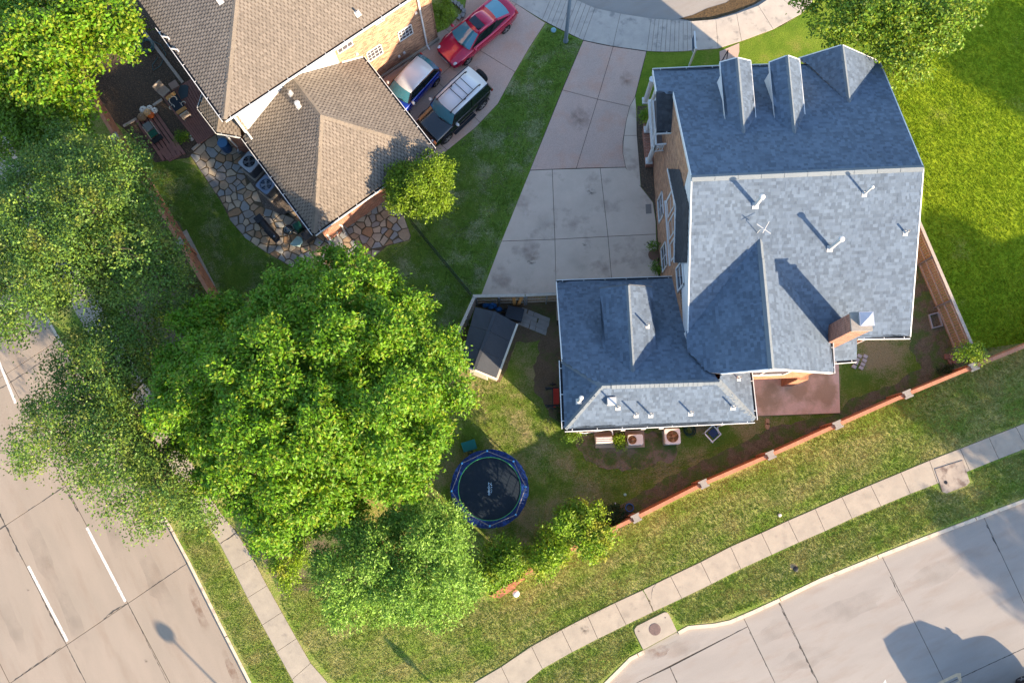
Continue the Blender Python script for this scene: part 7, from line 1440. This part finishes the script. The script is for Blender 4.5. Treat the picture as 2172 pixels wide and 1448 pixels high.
#off_tree('tree off the lower right corner that dapples the street', (2150, 1330), 8, 2.0, 35, .8)
# ================================================================ GRASS TUFTS
def tufts(name, region, n, h, w_, mt, avoid=(), seed=1):
    rs = np.random.RandomState(seed); xs = [p[0] for p in region]; ys = [p[1] for p in region]; P = []
    while len(P) < n:
        c = rs.uniform([min(xs), min(ys)], [max(xs), max(ys)], (2000, 2))
        for q in c:
            if inside(q, region) and not any(inside(q, a) for a in avoid): P.append(q)
            if len(P) >= n: break
    P = np.array(P); m_ = 3; pos = np.repeat(P, m_, 0) + rs.normal(size=(n * m_, 2)) * .03; k = len(pos); a = rs.uniform(0, 2 * pi, k); hh = h * rs.uniform(.5, 1.3, k); ln = rs.uniform(.2, 1.0, k) * h; W2 = w_ * rs.uniform(.6, 1.4, k)
    V = np.zeros((k, 3, 3)); V[:, 0, 0] = pos[:, 0] - np.cos(a) * W2; V[:, 0, 1] = pos[:, 1] - np.sin(a) * W2; V[:, 1, 0] = pos[:, 0] + np.cos(a) * W2; V[:, 1, 1] = pos[:, 1] + np.sin(a) * W2
    b = rs.uniform(0, 2 * pi, k); V[:, 2, 0] = pos[:, 0] + np.cos(b) * ln; V[:, 2, 1] = pos[:, 1] + np.sin(b) * ln; V[:, 2, 2] = hh
    me = bpy.data.meshes.new(name); me.vertices.add(3 * k); me.vertices.foreach_set('co', V.astype(np.float32).ravel()); me.loops.add(3 * k); me.loops.foreach_set('vertex_index', np.arange(3 * k, dtype=np.int32)); me.polygons.add(k); me.polygons.foreach_set('loop_start', np.arange(0, 3 * k, 3, dtype=np.int32)); me.update(calc_edges=True); me.materials.append(mt)
    o = bpy.data.objects.new(name, me); COL.objects.link(o); return o
GB = mat('grass_blade_lush', (0.18, 0.28, 0.010), (0.26, 0.345, 0.018), 1.0, .7, island=.35, coord='World', trans=.3, spec=.2)
GB2 = mat('grass_blade', (0.12, 0.20, 0.02), (0.175, 0.245, 0.034), 1.0, .8, island=.22, detail=2, coord='World', trans=.25, spec=.1, c3=(0.30, 0.27, 0.09), s3=.8, t3=(.40, .66))
tag(tufts('grass', poly([(1965, 500), (1958, 352), (1880, 160), (1860, 100), (2172, -40), (2400, -40), (2400, 640), (2172, 722), (2075, 752)]), 52000, .07, .018, GB, seed=3), 'lush uncut grass of the side lawn right of the grey roof', 'grass', kind='stuff')
tag(tufts('grass', poly([(712, 1448), (633, 1352), (592, 1270), (640, 1225), (1045, 1275), (1120, 1225), (1349, 1105), (1634, 972), (1924, 842), (2230, 715), (2230, 870), (2036, 948), (1728, 1075), (1364, 1247), (1063, 1410), (1000, 1447)]), 50000, .045, .014, GB2, seed=4), 'mown patchy grass between the terracotta wall and the sidewalk', 'grass', kind='stuff')
tag(tufts('grass', poly([(1150, 1422), (1268, 1357), (1446, 1272), (1636, 1179), (1868, 1076), (1975, 1032), (2010, 1050), (2062, 1030), (2060, 1000), (2240, 930), (2240, 1030), (2083, 1085), (1865, 1169), (1650, 1264), (1514, 1316), (1445, 1325), (1415, 1290), (1340, 1330), (1355, 1372), (1300, 1420), (1270, 1448), (1100, 1460)]), 22000, .045, .014, GB2, seed=5), 'mown grass of the parkway strip beside the side street', 'grass', kind='stuff')
tag(tufts('grass', poly([(1003, 640), (1060, 815), (1130, 815), (1182, 905), (1200, 935), (1430, 985), (1600, 920), (1310, 1050), (1150, 1150), (1000, 1140), (1110, 1100), (1125, 1030), (1090, 960), (1030, 945), (975, 960), (985, 860), (1010, 810)]), 12000, .04, .014, GB2, seed=6), 'thin worn grass of the back yard round the trampoline', 'grass', kind='stuff')
tag(tufts('grass', poly([(378, 1128), (430, 1095), (455, 1148), (523, 1268), (585, 1381), (625, 1450), (545, 1448), (475, 1320), (408, 1187)]), 6000, .045, .014, GB2, seed=7), 'mown grass strip between the avenue kerb and the sidewalk', 'grass', kind='stuff')

GB3 = mat('grass_blade_shaded', (0.085, 0.15, 0.022), (0.12, 0.19, 0.03), 1.0, .8, island=.25, coord='World', trans=.25, spec=.1, c3=(0.26, 0.25, 0.15), s3=.8, t3=(.5, .7), detail=3)  # blades with the lawn shade put into their colour
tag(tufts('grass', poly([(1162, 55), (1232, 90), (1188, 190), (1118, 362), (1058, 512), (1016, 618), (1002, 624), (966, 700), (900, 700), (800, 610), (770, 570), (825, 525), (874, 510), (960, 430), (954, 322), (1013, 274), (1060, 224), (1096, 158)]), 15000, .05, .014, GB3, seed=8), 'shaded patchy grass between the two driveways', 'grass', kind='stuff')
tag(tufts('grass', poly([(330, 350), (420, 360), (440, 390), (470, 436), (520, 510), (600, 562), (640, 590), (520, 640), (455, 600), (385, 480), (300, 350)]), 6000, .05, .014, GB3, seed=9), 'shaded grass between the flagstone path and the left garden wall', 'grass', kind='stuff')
